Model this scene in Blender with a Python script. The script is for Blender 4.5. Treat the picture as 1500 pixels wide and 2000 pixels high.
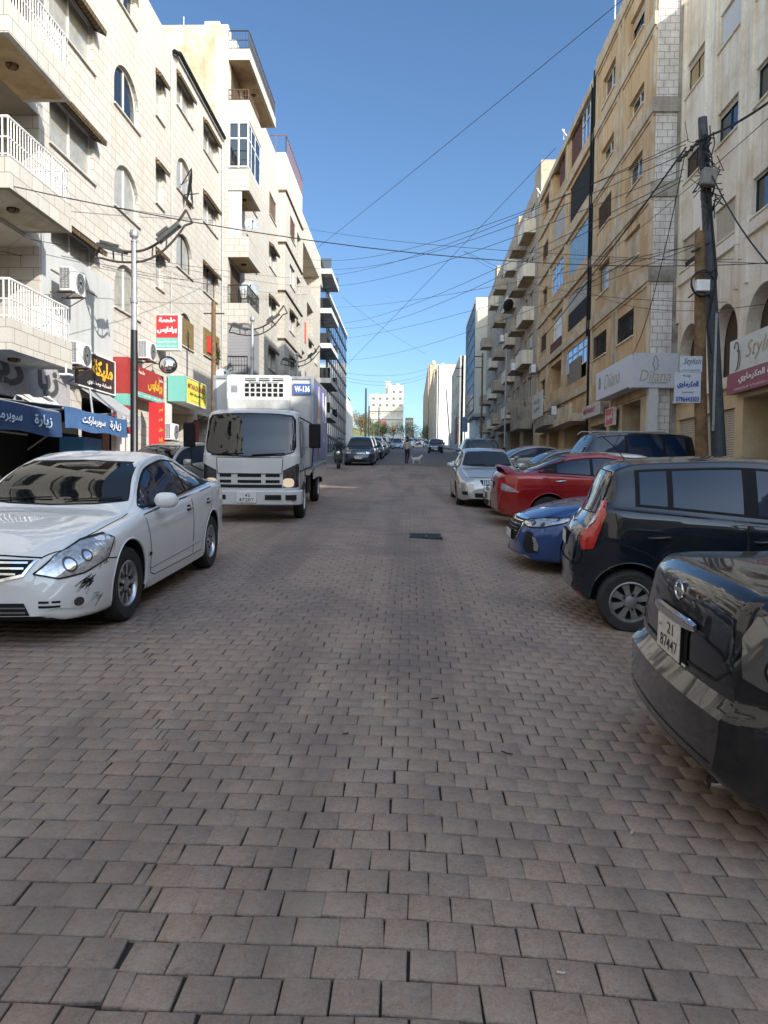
import bpy, bmesh, math, random
import numpy as np
from mathutils import Vector, Matrix, geometry
from mathutils.bvhtree import BVHTree
R=math.radians
random.seed(7); rng=np.random.default_rng(7)
scene=bpy.context.scene
for o in list(bpy.data.objects): bpy.data.objects.remove(o)
col=scene.collection
# ---------------- camera
CAMZ=1.553; SLOPE=0.0553
cam=bpy.data.cameras.new('camera'); camo=bpy.data.objects.new('camera',cam); col.objects.link(camo)
cam.sensor_fit='VERTICAL'; cam.sensor_height=36.0; cam.lens=27.0
cam.clip_start=0.05; cam.clip_end=6000
yaw,pit,roll=R(1.91),R(2.29),R(0.7)
camo.matrix_world=Matrix.Translation((0,0,CAMZ))@Matrix.Rotation(yaw,4,'Z')@Matrix.Rotation(R(90)-pit,4,'X')@Matrix.Rotation(roll,4,'Z')
scene.camera=camo
# ---------------- sun and sky (sun high behind the camera on the right)
SUNV=Vector((1.0,-0.9,0.70)).normalized()
sun_el=math.asin(SUNV.z); sun_az=math.atan2(SUNV.x,SUNV.y)
w=bpy.data.worlds.new('World'); scene.world=w; w.use_nodes=True
nt=w.node_tree; nt.nodes.clear()
sky=nt.nodes.new('ShaderNodeTexSky'); sky.sky_type='NISHITA'; sky.sun_disc=False
sky.sun_elevation=sun_el; sky.sun_rotation=sun_az; sky.altitude=900; sky.air_density=1.0; sky.dust_density=0.35; sky.ozone_density=2.2
hs=nt.nodes.new('ShaderNodeHueSaturation'); hs.inputs['Saturation'].default_value=1.0; hs.inputs['Value'].default_value=1.0
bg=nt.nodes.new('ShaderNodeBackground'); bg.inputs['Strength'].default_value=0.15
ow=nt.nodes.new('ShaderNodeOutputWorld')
# added sky tint: brighter and warmer behind the viewer to lift shade, darker ahead
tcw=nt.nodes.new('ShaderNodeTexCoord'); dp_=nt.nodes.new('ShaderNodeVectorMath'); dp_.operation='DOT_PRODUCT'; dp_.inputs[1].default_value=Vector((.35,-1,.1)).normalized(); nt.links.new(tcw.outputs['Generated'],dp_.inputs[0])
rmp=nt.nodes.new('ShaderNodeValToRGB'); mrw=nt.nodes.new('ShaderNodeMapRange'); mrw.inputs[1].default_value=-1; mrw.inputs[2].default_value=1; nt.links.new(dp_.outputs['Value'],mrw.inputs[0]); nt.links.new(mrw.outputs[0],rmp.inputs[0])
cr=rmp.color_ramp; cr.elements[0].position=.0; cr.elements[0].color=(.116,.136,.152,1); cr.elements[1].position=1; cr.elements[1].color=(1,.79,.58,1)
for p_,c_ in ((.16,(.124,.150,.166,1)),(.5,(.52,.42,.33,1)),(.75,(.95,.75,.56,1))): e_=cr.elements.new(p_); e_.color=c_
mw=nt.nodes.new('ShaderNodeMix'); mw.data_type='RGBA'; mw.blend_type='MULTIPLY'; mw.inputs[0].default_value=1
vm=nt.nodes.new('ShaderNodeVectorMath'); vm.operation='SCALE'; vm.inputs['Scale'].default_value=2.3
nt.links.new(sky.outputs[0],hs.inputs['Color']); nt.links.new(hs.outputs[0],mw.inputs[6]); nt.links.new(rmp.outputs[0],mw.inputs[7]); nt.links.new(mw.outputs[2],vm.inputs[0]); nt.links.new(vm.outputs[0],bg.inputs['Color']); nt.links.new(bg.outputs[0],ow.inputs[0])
sl=bpy.data.lights.new('sun','SUN'); sl.energy=2.0; sl.angle=R(0.5); sl.color=(1.0,0.95,0.87)
so=bpy.data.objects.new('sun',sl); col.objects.link(so); so.rotation_euler=SUNV.to_track_quat('Z','Y').to_euler()
scene.view_settings.view_transform='Standard'; scene.view_settings.look='None'
scene.view_settings.exposure=1.78; scene.view_settings.gamma=1.0
scene.cycles.max_bounces=6; scene.cycles.diffuse_bounces=4; scene.cycles.glossy_bounces=4
scene.cycles.use_denoising=True

# ---------------- helpers
def gz(y,x=0.0):                 # height of the sloping street; it falls a little to the right-hand gutter
    return SLOPE*y-.047-.045*min(max(x,0),2.5)
def tag(o,label=None,cat=None,group=None,kind=None):
    if label: o['label']=label
    if cat: o['category']=cat
    if group: o['group']=group
    if kind: o['kind']=kind
    return o
def empty(name,loc=(0,0,0),label=None,cat=None,group=None,rot=None,parent=None):
    o=bpy.data.objects.new(name,None); col.objects.link(o); o.location=loc; o.empty_display_size=.2
    if rot is not None: o.rotation_euler=rot
    if parent: o.parent=parent
    return tag(o,label,cat,group)
def smooth(me,ang=35):
    me.polygons.foreach_set('use_smooth',[True]*len(me.polygons))
    try: me.set_sharp_from_angle(angle=R(ang))
    except Exception: pass
class MB:
    def __init__(s): s.v=[]; s.f=[]; s.m=[]
    def face(s,pts,mi=0):
        n=len(s.v); s.v+= [tuple(p) for p in pts]; s.f.append(tuple(range(n,n+len(pts)))); s.m.append(mi)
    def box(s,a,b,mi=0,M=None):
        x0,y0,z0=a; x1,y1,z1=b
        if x0>x1:x0,x1=x1,x0
        if y0>y1:y0,y1=y1,y0
        if z0>z1:z0,z1=z1,z0
        P=[(x0,y0,z0),(x1,y0,z0),(x1,y1,z0),(x0,y1,z0),(x0,y0,z1),(x1,y0,z1),(x1,y1,z1),(x0,y1,z1)]
        if M is not None: P=[tuple(M@Vector(p)) for p in P]
        n=len(s.v); s.v+=P
        for q in ((0,3,2,1),(4,5,6,7),(0,1,5,4),(1,2,6,5),(2,3,7,6),(3,0,4,7)): s.f.append(tuple(n+i for i in q)); s.m.append(mi)
    def tube(s,pts,r,n=8,mi=0,cap=True,radii=None):
        pts=[Vector(p) for p in pts]; k=len(pts); base=len(s.v)
        t=(pts[1]-pts[0]).normalized(); up=Vector((0,0,1)) if abs(t.z)<.9 else Vector((1,0,0))
        a=t.cross(up).normalized()
        for i,p in enumerate(pts):
            if i==0: t=pts[1]-pts[0]
            elif i==k-1: t=pts[-1]-pts[-2]
            else: t=(pts[i+1]-pts[i-1])
            t.normalize(); a=(a-t*a.dot(t)).normalized(); b=t.cross(a)
            rr=radii[i] if radii else r
            for j in range(n):
                th=2*math.pi*j/n; s.v.append(tuple(p+(a*math.cos(th)+b*math.sin(th))*rr))
        for i in range(k-1):
            for j in range(n):
                s.f.append((base+i*n+j,base+i*n+(j+1)%n,base+(i+1)*n+(j+1)%n,base+(i+1)*n+j)); s.m.append(mi)
        if cap:
            s.f.append(tuple(base+j for j in range(n))[::-1]); s.m.append(mi)
            s.f.append(tuple(base+(k-1)*n+j for j in range(n))); s.m.append(mi)
    def lathe(s,prof,n=24,mi=0,M=None):      # prof (r,h) about local z
        base=len(s.v); k=len(prof)
        for r,h in prof:
            for j in range(n):
                th=2*math.pi*j/n; p=Vector((r*math.cos(th),r*math.sin(th),h))
                s.v.append(tuple(M@p if M is not None else p))
        for i in range(k-1):
            for j in range(n):
                s.f.append((base+i*n+j,base+i*n+(j+1)%n,base+(i+1)*n+(j+1)%n,base+(i+1)*n+j)); s.m.append(mi)
    def prism(s,poly,ext,M=None,mi=0):        # poly in local xy, extruded along z by ext
        if sum(poly[i][0]*poly[(i+1)%len(poly)][1]-poly[(i+1)%len(poly)][0]*poly[i][1] for i in range(len(poly)))<0: poly=poly[::-1]
        n=len(poly); base=len(s.v); M=M or Matrix()
        lo,hi=(0,ext) if ext>0 else (ext,0)
        for z in (lo,hi):
            for x,y in poly: s.v.append(tuple(M@Vector((x,y,z))))
        s.f.append(tuple(base+i for i in range(n))[::-1]); s.m.append(mi)
        s.f.append(tuple(base+n+i for i in range(n))); s.m.append(mi)
        for i in range(n):
            s.f.append((base+i,base+(i+1)%n,base+n+(i+1)%n,base+n+i)); s.m.append(mi)
    def build(s,name,mats,parent=None,sm=None,bevel=0,fix=False):
        me=bpy.data.meshes.new(name); me.from_pydata(s.v,[],s.f)
        if not isinstance(mats,(list,tuple)): mats=[mats]
        for m in mats: me.materials.append(m)
        me.polygons.foreach_set('material_index',s.m); me.update()
        if fix:
            bm=bmesh.new(); bm.from_mesh(me); bmesh.ops.remove_doubles(bm,verts=bm.verts,dist=1e-5); bmesh.ops.recalc_face_normals(bm,faces=bm.faces); bm.to_mesh(me); bm.free()
        if sm is not None: smooth(me,sm)
        o=bpy.data.objects.new(name,me); col.objects.link(o)
        if parent: o.parent=parent
        if bevel:
            b=o.modifiers.new('bevel','BEVEL'); b.width=bevel; b.segments=2; b.limit_method='ANGLE'; b.angle_limit=R(40)
        return o
def copy_tree(o,parent=None):
    c=o.copy(); col.objects.link(c); c.parent=parent
    if parent is not None: c.matrix_parent_inverse=o.matrix_parent_inverse.copy()
    for ch in list(o.children): copy_tree(ch,c)
    return c
# ---------------- materials
def newmat(name):
    m=bpy.data.materials.new(name); m.use_nodes=True; n=m.node_tree.nodes; return m,n,m.node_tree.links,n['Principled BSDF']
def setc(b,c): b.inputs['Base Color'].default_value=(c[0],c[1],c[2],1)
def simple(name,c,rough=.6,metal=0,coat=0,noise=0.0,nscale=8,emit=None,es=0,spec=.5,bump=0,bscale=60):
    m,n,l,b=newmat(name); setc(b,c); b.inputs['Roughness'].default_value=rough; b.inputs['Metallic'].default_value=metal
    b.inputs['Coat Weight'].default_value=coat; b.inputs['Coat Roughness'].default_value=.04; b.inputs['Specular IOR Level'].default_value=spec
    if noise or bump:
        tc=n.new('ShaderNodeTexCoord')
    if noise:
        t=n.new('ShaderNodeTexNoise'); t.inputs['Scale'].default_value=nscale; t.inputs['Detail'].default_value=6; t.inputs['Roughness'].default_value=.65
        l.new(tc.outputs['Object'],t.inputs['Vector'])
        mr=n.new('ShaderNodeMapRange'); mr.inputs[1].default_value=.3; mr.inputs[2].default_value=.7; mr.inputs[3].default_value=1-noise; mr.inputs[4].default_value=1+noise*.5
        l.new(t.outputs[0],mr.inputs[0])
        mx=n.new('ShaderNodeMix'); mx.data_type='RGBA'; mx.blend_type='MULTIPLY'; mx.inputs[0].default_value=1; mx.inputs[6].default_value=(c[0],c[1],c[2],1)
        l.new(mr.outputs[0],mx.inputs[7]); l.new(mx.outputs[2],b.inputs['Base Color'])
    if bump:
        t2=n.new('ShaderNodeTexNoise'); t2.inputs['Scale'].default_value=bscale; t2.inputs['Detail'].default_value=4
        l.new(tc.outputs['Object'],t2.inputs['Vector']); bp=n.new('ShaderNodeBump'); bp.inputs['Strength'].default_value=bump; bp.inputs['Distance'].default_value=.01
        l.new(t2.outputs[0],bp.inputs['Height']); l.new(bp.outputs[0],b.inputs['Normal'])
    if emit: b.inputs['Emission Color'].default_value=(*emit,1); b.inputs['Emission Strength'].default_value=es
    return m
def stone(name,c1,c2,mort,bw=.6,bh=.3,msize=.006,stain=(.30,.22,.12),samt=.35,sscale=.5,rough=.8,bump=.4,streak=.3,offset=.5,courses=True,drip=None):
    """masonry / render with real courses, blotches and run-off streaks (object space = metres)"""
    m,n,l,b=newmat(name); b.inputs['Roughness'].default_value=rough; b.inputs['Specular IOR Level'].default_value=.25
    tc=n.new('ShaderNodeTexCoord'); sx=n.new('ShaderNodeSeparateXYZ'); l.new(tc.outputs['Object'],sx.inputs[0])
    ad=n.new('ShaderNodeMath'); ad.operation='ADD'; l.new(sx.outputs[0],ad.inputs[0]); l.new(sx.outputs[1],ad.inputs[1])
    cb=n.new('ShaderNodeCombineXYZ'); l.new(ad.outputs[0],cb.inputs[0]); l.new(sx.outputs[2],cb.inputs[1])
    if courses:
        br=n.new('ShaderNodeTexBrick'); br.offset=offset; br.inputs['Scale'].default_value=1; br.inputs['Brick Width'].default_value=bw; br.inputs['Row Height'].default_value=bh
        br.inputs['Mortar Size'].default_value=msize; br.inputs['Mortar Smooth'].default_value=.3; br.inputs['Bias'].default_value=0
        br.inputs['Color1'].default_value=(*c1,1); br.inputs['Color2'].default_value=(*c2,1); br.inputs['Mortar'].default_value=(*mort,1)
        l.new(cb.outputs[0],br.inputs['Vector']); cur=br.outputs['Color']
    else:
        nn=n.new('ShaderNodeTexNoise'); nn.inputs['Scale'].default_value=1.3; nn.inputs['Detail'].default_value=6; l.new(tc.outputs['Object'],nn.inputs['Vector'])
        mx=n.new('ShaderNodeMix'); mx.data_type='RGBA'; mx.inputs[6].default_value=(*c1,1); mx.inputs[7].default_value=(*c2,1)
        mr0=n.new('ShaderNodeMapRange'); mr0.inputs[1].default_value=.35; mr0.inputs[2].default_value=.65; l.new(nn.outputs[0],mr0.inputs[0]); l.new(mr0.outputs[0],mx.inputs[0]); cur=mx.outputs[2]
    def layer(cur,vec,scale,lo,hi,color,amt,detail=7,mode='MIX'):
        t=n.new('ShaderNodeTexNoise'); t.inputs['Scale'].default_value=scale; t.inputs['Detail'].default_value=detail; t.inputs['Roughness'].default_value=.62
        l.new(vec,t.inputs['Vector']); mr=n.new('ShaderNodeMapRange'); mr.inputs[1].default_value=lo; mr.inputs[2].default_value=hi; mr.inputs[3].default_value=0; mr.inputs[4].default_value=amt
        l.new(t.outputs[0],mr.inputs[0]); mx=n.new('ShaderNodeMix'); mx.data_type='RGBA'; mx.blend_type=mode
        l.new(mr.outputs[0],mx.inputs[0]); l.new(cur,mx.inputs[6]); mx.inputs[7].default_value=(*color,1); return mx.outputs[2]
    cur=layer(cur,tc.outputs['Object'],sscale,.48,.72,stain,samt)
    cur=layer(cur,tc.outputs['Object'],9,.5,.8,(stain[0]*.7,stain[1]*.7,stain[2]*.7),samt*.5)
    mp=n.new('ShaderNodeMapping'); mp.inputs['Scale'].default_value=(2.2,.13,1); l.new(cb.outputs[0],mp.inputs['Vector'])
    cur=layer(cur,mp.outputs[0],1.6,.5,.68,drip or (stain[0]*.8,stain[1]*.75,stain[2]*.7),streak)
    l.new(cur,b.inputs['Base Color'])
    if bump:
        t=n.new('ShaderNodeTexNoise'); t.inputs['Scale'].default_value=25; t.inputs['Detail'].default_value=5; l.new(tc.outputs['Object'],t.inputs['Vector'])
        h=t.outputs[0]
        if courses:
            mm=n.new('ShaderNodeMath'); mm.operation='MULTIPLY_ADD'; mm.inputs[1].default_value=-1.2; l.new(br.outputs['Fac'],mm.inputs[0]); l.new(h,mm.inputs[2]); h=mm.outputs[0]
        bp=n.new('ShaderNodeBump'); bp.inputs['Strength'].default_value=bump; bp.inputs['Distance'].default_value=.012; l.new(h,bp.inputs['Height']); l.new(bp.outputs[0],b.inputs['Normal'])
    return m
def glass(name,c=(.012,.016,.02),rough=.03,spec=.9):
    return simple(name,c,rough=rough,spec=spec,bump=.04,bscale=1.3)
M={}
M['lime']=stone('cream limestone cladding',(.50,.475,.43),(.46,.43,.385),(.23,.20,.16),bw=.62,bh=.30,msize=.010,stain=(.42,.36,.27),samt=.40,streak=.28)
M['lime2']=stone('pale limestone tiles',(.48,.46,.415),(.44,.415,.37),(.22,.20,.16),bw=.5,bh=.30,msize=.009,stain=(.45,.38,.27),samt=.3,streak=.25)
M['lime3']=stone('warm limestone cladding',(.64,.58,.47),(.60,.54,.43),(.40,.35,.27),bw=.6,bh=.3,stain=(.45,.33,.2),samt=.4,streak=.35)
M['conc']=stone('weathered grey render',(.50,.47,.40),(.36,.31,.23),(.3,.3,.3),courses=False,stain=(.28,.22,.13),samt=.75,sscale=.9,streak=.45,bump=.8)
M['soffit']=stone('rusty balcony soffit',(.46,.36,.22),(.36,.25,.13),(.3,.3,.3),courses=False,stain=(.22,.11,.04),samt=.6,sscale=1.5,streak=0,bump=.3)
M['ochre']=stone('ochre stained stone',(.58,.39,.21),(.44,.28,.14),(.20,.12,.06),bw=1.2,bh=1.6,msize=.004,stain=(.60,.50,.38),samt=.7,sscale=.6,streak=.7,drip=(.30,.20,.12))
M['ochreb']=stone('stained concrete bands',(.56,.47,.36),(.40,.31,.21),(.3,.3,.3),courses=False,stain=(.40,.25,.10),samt=.6,sscale=.8,streak=.5,drip=(.36,.22,.09))
M['beige']=stone('beige streaked stone panels',(.74,.67,.58),(.68,.60,.49),(.30,.24,.17),bw=1.5,bh=2.4,msize=.003,stain=(.38,.25,.12),samt=.55,sscale=.6,streak=.55,drip=(.40,.27,.14))
M['beigel']=stone('lower amber stone',(.62,.49,.33),(.56,.41,.24),(.30,.24,.17),bw=1.5,bh=2.4,msize=.003,stain=(.36,.22,.09),samt=.6,sscale=.8,streak=.6,drip=(.52,.44,.34))
M['block']=stone('white block pillar',(.64,.585,.545),(.58,.53,.49),(.16,.13,.10),bw=.36,bh=.26,msize=.010,stain=(.22,.17,.13),samt=.45,sscale=1.0,streak=.3,bump=.5)
M['slabc']=stone('dirty concrete slab',(.34,.30,.25),(.27,.23,.19),(.3,.3,.3),courses=False,stain=(.07,.06,.05),samt=.8,sscale=1.1,streak=.4,bump=.6)
M['white']=stone('white painted render',(.58,.575,.55),(.52,.515,.49),(.3,.3,.3),courses=False,stain=(.5,.47,.42),samt=.4,sscale=.4,streak=.3,bump=.2)
M['cream']=stone('cream painted render',(.54,.505,.43),(.50,.46,.38),(.3,.3,.3),courses=False,stain=(.5,.42,.3),samt=.3,sscale=.4,streak=.3,bump=.2)
M['greyr']=stone('grey panel wall',(.40,.38,.36),(.34,.33,.31),(.22,.21,.20),bw=1.2,bh=.6,stain=(.25,.22,.2),samt=.4,streak=.35)
M['bgrey']=stone('brown grey apartment stone',(.42,.35,.28),(.34,.275,.215),(.22,.18,.14),bw=.6,bh=.3,stain=(.2,.15,.1),samt=.45,streak=.4)
M['wglass']=glass('window glass'); M['cglass']=simple('curtained window glass',(.34,.33,.29),rough=.15,spec=.7,noise=.25,nscale=3)
M['bluegl']=simple('blue mirrored glass',(.10,.25,.48),rough=.08,metal=.75,noise=.3,nscale=1.2)
M['bluecur']=simple('pale blue balcony curtain',(.22,.38,.56),rough=.7,noise=.3,nscale=2)
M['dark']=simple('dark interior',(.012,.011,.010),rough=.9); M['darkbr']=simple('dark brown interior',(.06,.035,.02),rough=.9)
M['alu']=simple('white aluminium frame',(.62,.62,.60),rough=.4,noise=.15); M['blackm']=simple('black metal',(.015,.015,.016),rough=.5)
M['rust']=simple('rusty brown metal',(.10,.055,.035),rough=.8,noise=.5,nscale=20); M['greym']=simple('galvanised grey metal',(.32,.33,.34),rough=.5,metal=.4,noise=.3,nscale=12)
M['hood']=stone('shingled window hood',(.16,.11,.06),(.10,.07,.04),(.03,.02,.01),bw=.18,bh=.12,msize=.02,stain=(.05,.03,.02),samt=.4,bump=.5)
M['shut']=stone('beige roller shutter',(.50,.44,.35),(.50,.44,.35),(.20,.16,.12),bw=50,bh=.075,msize=.012,stain=(.34,.25,.16),samt=.2,streak=.2,bump=1.0)
M['shutw']=stone('pale roller shutter',(.60,.60,.60),(.60,.60,.60),(.32,.32,.32),bw=50,bh=.06,msize=.010,stain=(.4,.38,.34),samt=.2,streak=.15,bump=.8)
M['shutg']=stone('grey roller shutter',(.30,.30,.31),(.30,.30,.31),(.16,.16,.17),bw=50,bh=.07,msize=.012,stain=(.2,.2,.2),samt=.2,streak=.15,bump=.8)
M['whitem']=simple('white enamel metal',(.68,.68,.66),rough=.4,noise=.2,nscale=6); M['wood']=simple('weathered timber pole',(.17,.10,.045),rough=.85,noise=.6,nscale=5,bump=.5,bscale=30)
M['cable']=simple('black cable',(.01,.01,.012),rough=.6)
def pcol(name,c,rough=.45,**k):
    if name not in M: M[name]=simple(name,c,rough=rough,**k)
    return M[name]
# ---------------- writing
_AR={'ا':(0xFE8D,2),'ب':(0xFE8F,4),'ة':(0xFE93,2),'ت':(0xFE95,4),'ج':(0xFE9D,4),'ح':(0xFEA1,4),'خ':(0xFEA5,4),'د':(0xFEA9,2),'ذ':(0xFEAB,2),'ر':(0xFEAD,2),'ز':(0xFEAF,2),'س':(0xFEB1,4),'ش':(0xFEB5,4),'ص':(0xFEB9,4),'ط':(0xFEC1,4),'ع':(0xFEC9,4),'غ':(0xFECD,4),'ف':(0xFED1,4),'ق':(0xFED5,4),'ك':(0xFED9,4),'ل':(0xFEDD,4),'م':(0xFEE1,4),'ن':(0xFEE5,4),'ه':(0xFEE9,4),'و':(0xFEED,2),'ى':(0xFEEF,2),'ي':(0xFEF1,4)}
def arab(s):
    if not any(c in _AR for c in s): return s
    out=[]
    for wd in s.split(' '):
        r=''
        for i,c in enumerate(wd):
            if c not in _AR: r+=c; continue
            b,n=_AR[c]; prev=i>0 and wd[i-1] in _AR and _AR[wd[i-1]][1]==4; nx=i<len(wd)-1 and wd[i+1] in _AR and n==4
            r+=chr(b+{(0,0):0,(1,0):1,(0,1):2,(1,1):3}[(int(prev),int(nx))])
        out.append(r[::-1])
    return ' '.join(out[::-1])
def text(name,body,mat,parent,O,U,V,w=None,h=None,bold=0.0,shear=0,thick=.006):
    """flat lettering centred on O, running along U with V up, fitted to width w and height h"""
    cu=bpy.data.curves.new(name,'FONT'); cu.body=arab(body); cu.size=1; cu.align_x='LEFT'; cu.offset=bold; cu.shear=shear; cu.resolution_u=3
    t=bpy.data.objects.new(name,cu); col.objects.link(t); bpy.context.view_layer.update()
    me=bpy.data.meshes.new_from_object(t.evaluated_get(bpy.context.evaluated_depsgraph_get())); bpy.data.objects.remove(t)
    n=len(me.vertices)
    co=np.zeros(n*3); me.vertices.foreach_get('co',co); co=co.reshape(-1,3)
    if n==0: return None
    lo=co.min(0); hi=co.max(0); sx=(w/(hi[0]-lo[0])) if w else None; sy=(h/(hi[1]-lo[1])) if h else None
    sx=sx or sy; sy=sy or sx
    # stagger overlapping glyph sheets by loose part
    bm=bmesh.new(); bm.from_mesh(me); seen=set(); k=0; zs=np.zeros(n)
    for v in bm.verts:
        if v.index in seen: continue
        st=[v]; seen.add(v.index)
        while st:
            a=st.pop(); zs[a.index]=(k%3)*.0012
            for e in a.link_edges:
                b=e.other_vert(a)
                if b.index not in seen: seen.add(b.index); st.append(b)
        k+=1
    bm.free()
    U=Vector(U).normalized(); V=Vector(V).normalized(); N=U.cross(V); O=Vector(O)
    c=(lo+hi)/2; P=[O+U*((p[0]-c[0])*sx)+V*((p[1]-c[1])*sy)+N*(thick+z) for p,z in zip(co,zs)]
    me.vertices.foreach_set('co',np.array([tuple(p) for p in P]).ravel()); me.materials.clear(); me.materials.append(mat); me.update()
    me.name=name
    o=bpy.data.objects.new(name,me); col.objects.link(o); o.parent=parent
    return o
# ---------------- ground
def sheet(name,xs,ys,dz,mat,kind='structure',zf=None):
    mb=MB(); v=[(x,y,(zf or gz)(y,x)+dz) for y in ys for x in xs]; nx=len(xs)
    mb.v=v; mb.f=[(j*nx+i,j*nx+i+1,(j+1)*nx+i+1,(j+1)*nx+i) for j in range(len(ys)-1) for i in range(nx-1)]; mb.m=[0]*len(mb.f)
    return tag(mb.build(name,mat),kind=kind)
M['earth']=simple('dry earth',(.22,.18,.12),rough=.95,noise=.3,nscale=.3)
M['asph']=simple('worn asphalt',(.13,.11,.10),rough=.85,noise=.3,nscale=.7,bump=.4,bscale=40)
M['pave']=simple('grey pavement tiles',(.24,.22,.20),rough=.85,noise=.3,nscale=3)
M['bed']=simple('sandy joint bed',(.022,.017,.014),rough=1)
sheet('ground',[-900,-300,-60,-20,0,20,60,300,900],[-80,-20,0,50,100,210,300,430],-.12,M['earth'])
sheet('road',[-6.9,0,2.5,6.9],[46.9,60,100,150,210,330],.005,M['asph'])
sheet('joint_bed',[-6.9,0,2.5,6.9],[-30,0,10,47],-.011,M['bed'])
# pavers: individual 15 cm blocks in running bond, relaid strip on the left
def pavers():
    P=.1455; rows=[]; 
    rx=np.arange(-6.9,6.9,P); ry=np.arange(-1.5,46.85,P)
    seam=lambda y: np.interp(y,[0,2,2.9,3.1,3.3,3.7,4.2,5,7,12,20,46],[-.86,-.88,-.90,-.94,-1.08,-1.2,-1.42,-1.8,-2.3,-3.2,-5,-9])
    cx=[];cy=[];hx=[];hy=[];rot=[];kind=[]
    for j,y in enumerate(ry):
        off=(j%2)*P/2+rng.normal(0,.004)
        x=rx+off; s=seam(y)
        right=x>s+.02; bnd=(x[right].min() if right.any() else 7)-P/2; sh=.075+.055*math.sin(y*4.1+1)+.015*math.sin(y*13); left=(x-sh+P/2)<bnd-.004
        xr=x[right]; cx+=list(xr); cy+=list(np.full(len(xr),y)+.010*np.sin(xr*1.3+y*.7)+.006*np.sin(xr*3.1)); hx+=[P/2]*len(xr); hy+=[P/2]*len(xr); rot+=[0]*len(xr); kind+=[0]*len(xr)
        xl=x[left]-sh; yl=y+.016-(xl-s)*.008
        cx+=list(xl); cy+=list(np.full(len(xl),0)+yl); hx+=[P/2]*len(xl); hy+=[P/2]*len(xl); rot+=[.008]*len(xl); kind+=[1]*len(xl)
        # closing pieces along the seam
        a=(x[left].max() if left.any() else -7)+P/2-sh; b=(x[right].min() if right.any() else 7)-P/2
        if b-a>.02: cx.append((a+b)/2); cy.append(y+.008); hx.append((b-a)/2-.001); hy.append(P/2-.001); rot.append(rng.normal(0,.03)); kind.append(2)
    cx=np.array(cx);cy=np.array(cy);hx=np.array(hx);hy=np.array(hy);rot=np.array(rot);kind=np.array(kind); n=len(cx)
    cx+=rng.normal(0,.0013,n); cy+=rng.normal(0,.0013,n); rot+=rng.normal(0,.012,n)
    g=.0010+np.abs(rng.normal(0,.0008,n)); hx=hx-g; hy=hy-g-.0008
    z0=.0015*np.sin(cx*1.7+cy*.9)+rng.normal(0,.0004,n); tx=rng.normal(0,.0022,n); ty=rng.normal(0,.0022,n)
    bev=.003
    c,s=np.cos(rot),np.sin(rot)
    V=np.zeros((n,12,3)); cj=rng.normal(0,.0021,(n,4,2))
    for q,(sx,sy) in enumerate(((-1,-1),(1,-1),(1,1),(-1,1))):
        for ring,(ins,dz) in enumerate(((0,-.014),(0,-.0028),(bev,0))):
            lx=sx*(hx-ins)+cj[:,q,0]; ly=sy*(hy-ins)+cj[:,q,1]
            wx=cx+lx*c-ly*s; wy=cy+lx*s+ly*c
            V[:,ring*4+q,0]=wx; V[:,ring*4+q,1]=wy; V[:,ring*4+q,2]=SLOPE*wy-.047-.045*np.clip(wx,0,2.5)+z0+dz+tx*lx+ty*ly
    F=[]
    base=(np.arange(n)*12)[:,None]
    for q in range(4):
        r=(q+1)%4
        F.append(base+np.array([[q,r,4+r,4+q]])); F.append(base+np.array([[4+q,4+r,8+r,8+q]]))
    F.append(base+np.array([[8,9,10,11]]))
    F=np.stack(F,1).reshape(-1,4)
    me=bpy.data.meshes.new('brick_paving'); me.vertices.add(n*12); me.vertices.foreach_set('co',V.ravel())
    me.loops.add(len(F)*4); me.loops.foreach_set('vertex_index',F.ravel().astype(np.int32)); me.polygons.add(len(F)); me.polygons.foreach_set('loop_start',np.arange(len(F))*4); me.update(calc_edges=True)
    tone=rng.normal(0,1,n)*.036; hue=rng.random(n)
    base_c=np.array([.262,.185,.134])[None]*(1+tone)[:,None]
    red=(hue>.93)[:,None]; base_c=np.where(red,base_c*np.array([1.03,.98,.965]),base_c)
    dk=(hue<.10)[:,None]; base_c=np.where(dk,base_c*np.array([.88,.89,.92]),base_c)
    sm=(kind==2)&(rng.random(n)<.4); base_c[sm]=np.array([.27,.18,.115])*(.8+.4*rng.random((sm.sum(),1)))
    near=(np.abs(cx-seam(cy))<.35)&(rng.random(n)<.15); base_c[near]=base_c[near]*np.array([1.07,.98,.90])
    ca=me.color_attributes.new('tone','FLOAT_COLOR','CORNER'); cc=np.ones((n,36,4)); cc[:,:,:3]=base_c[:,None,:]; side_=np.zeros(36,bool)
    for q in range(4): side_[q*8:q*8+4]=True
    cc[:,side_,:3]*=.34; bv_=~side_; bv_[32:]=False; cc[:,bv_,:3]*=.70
    ca.data.foreach_set('color',cc.ravel())
    m,nn,l,b=newmat('concrete pavers'); b.inputs['Roughness'].default_value=.78; b.inputs['Specular IOR Level'].default_value=.35
    at=nn.new('ShaderNodeAttribute'); at.attribute_name='tone'; tc=nn.new('ShaderNodeTexCoord')
    def ns(scale,detail=6,rough=.6):
        t=nn.new('ShaderNodeTexNoise'); t.inputs['Scale'].default_value=scale; t.inputs['Detail'].default_value=detail; t.inputs['Roughness'].default_value=rough; l.new(tc.outputs['Object'],t.inputs['Vector']); return t.outputs[0]
    def mixn(cur,fac,lo,hi,amt,colr,mode='MIX'):
        mr=nn.new('ShaderNodeMapRange'); mr.inputs[1].default_value=lo; mr.inputs[2].default_value=hi; mr.inputs[4].default_value=amt; l.new(fac,mr.inputs[0])
        mx=nn.new('ShaderNodeMix'); mx.data_type='RGBA'; mx.blend_type=mode; l.new(mr.outputs[0],mx.inputs[0]); l.new(cur,mx.inputs[6]); mx.inputs[7].default_value=(*colr,1); return mx.outputs[2]
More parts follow.
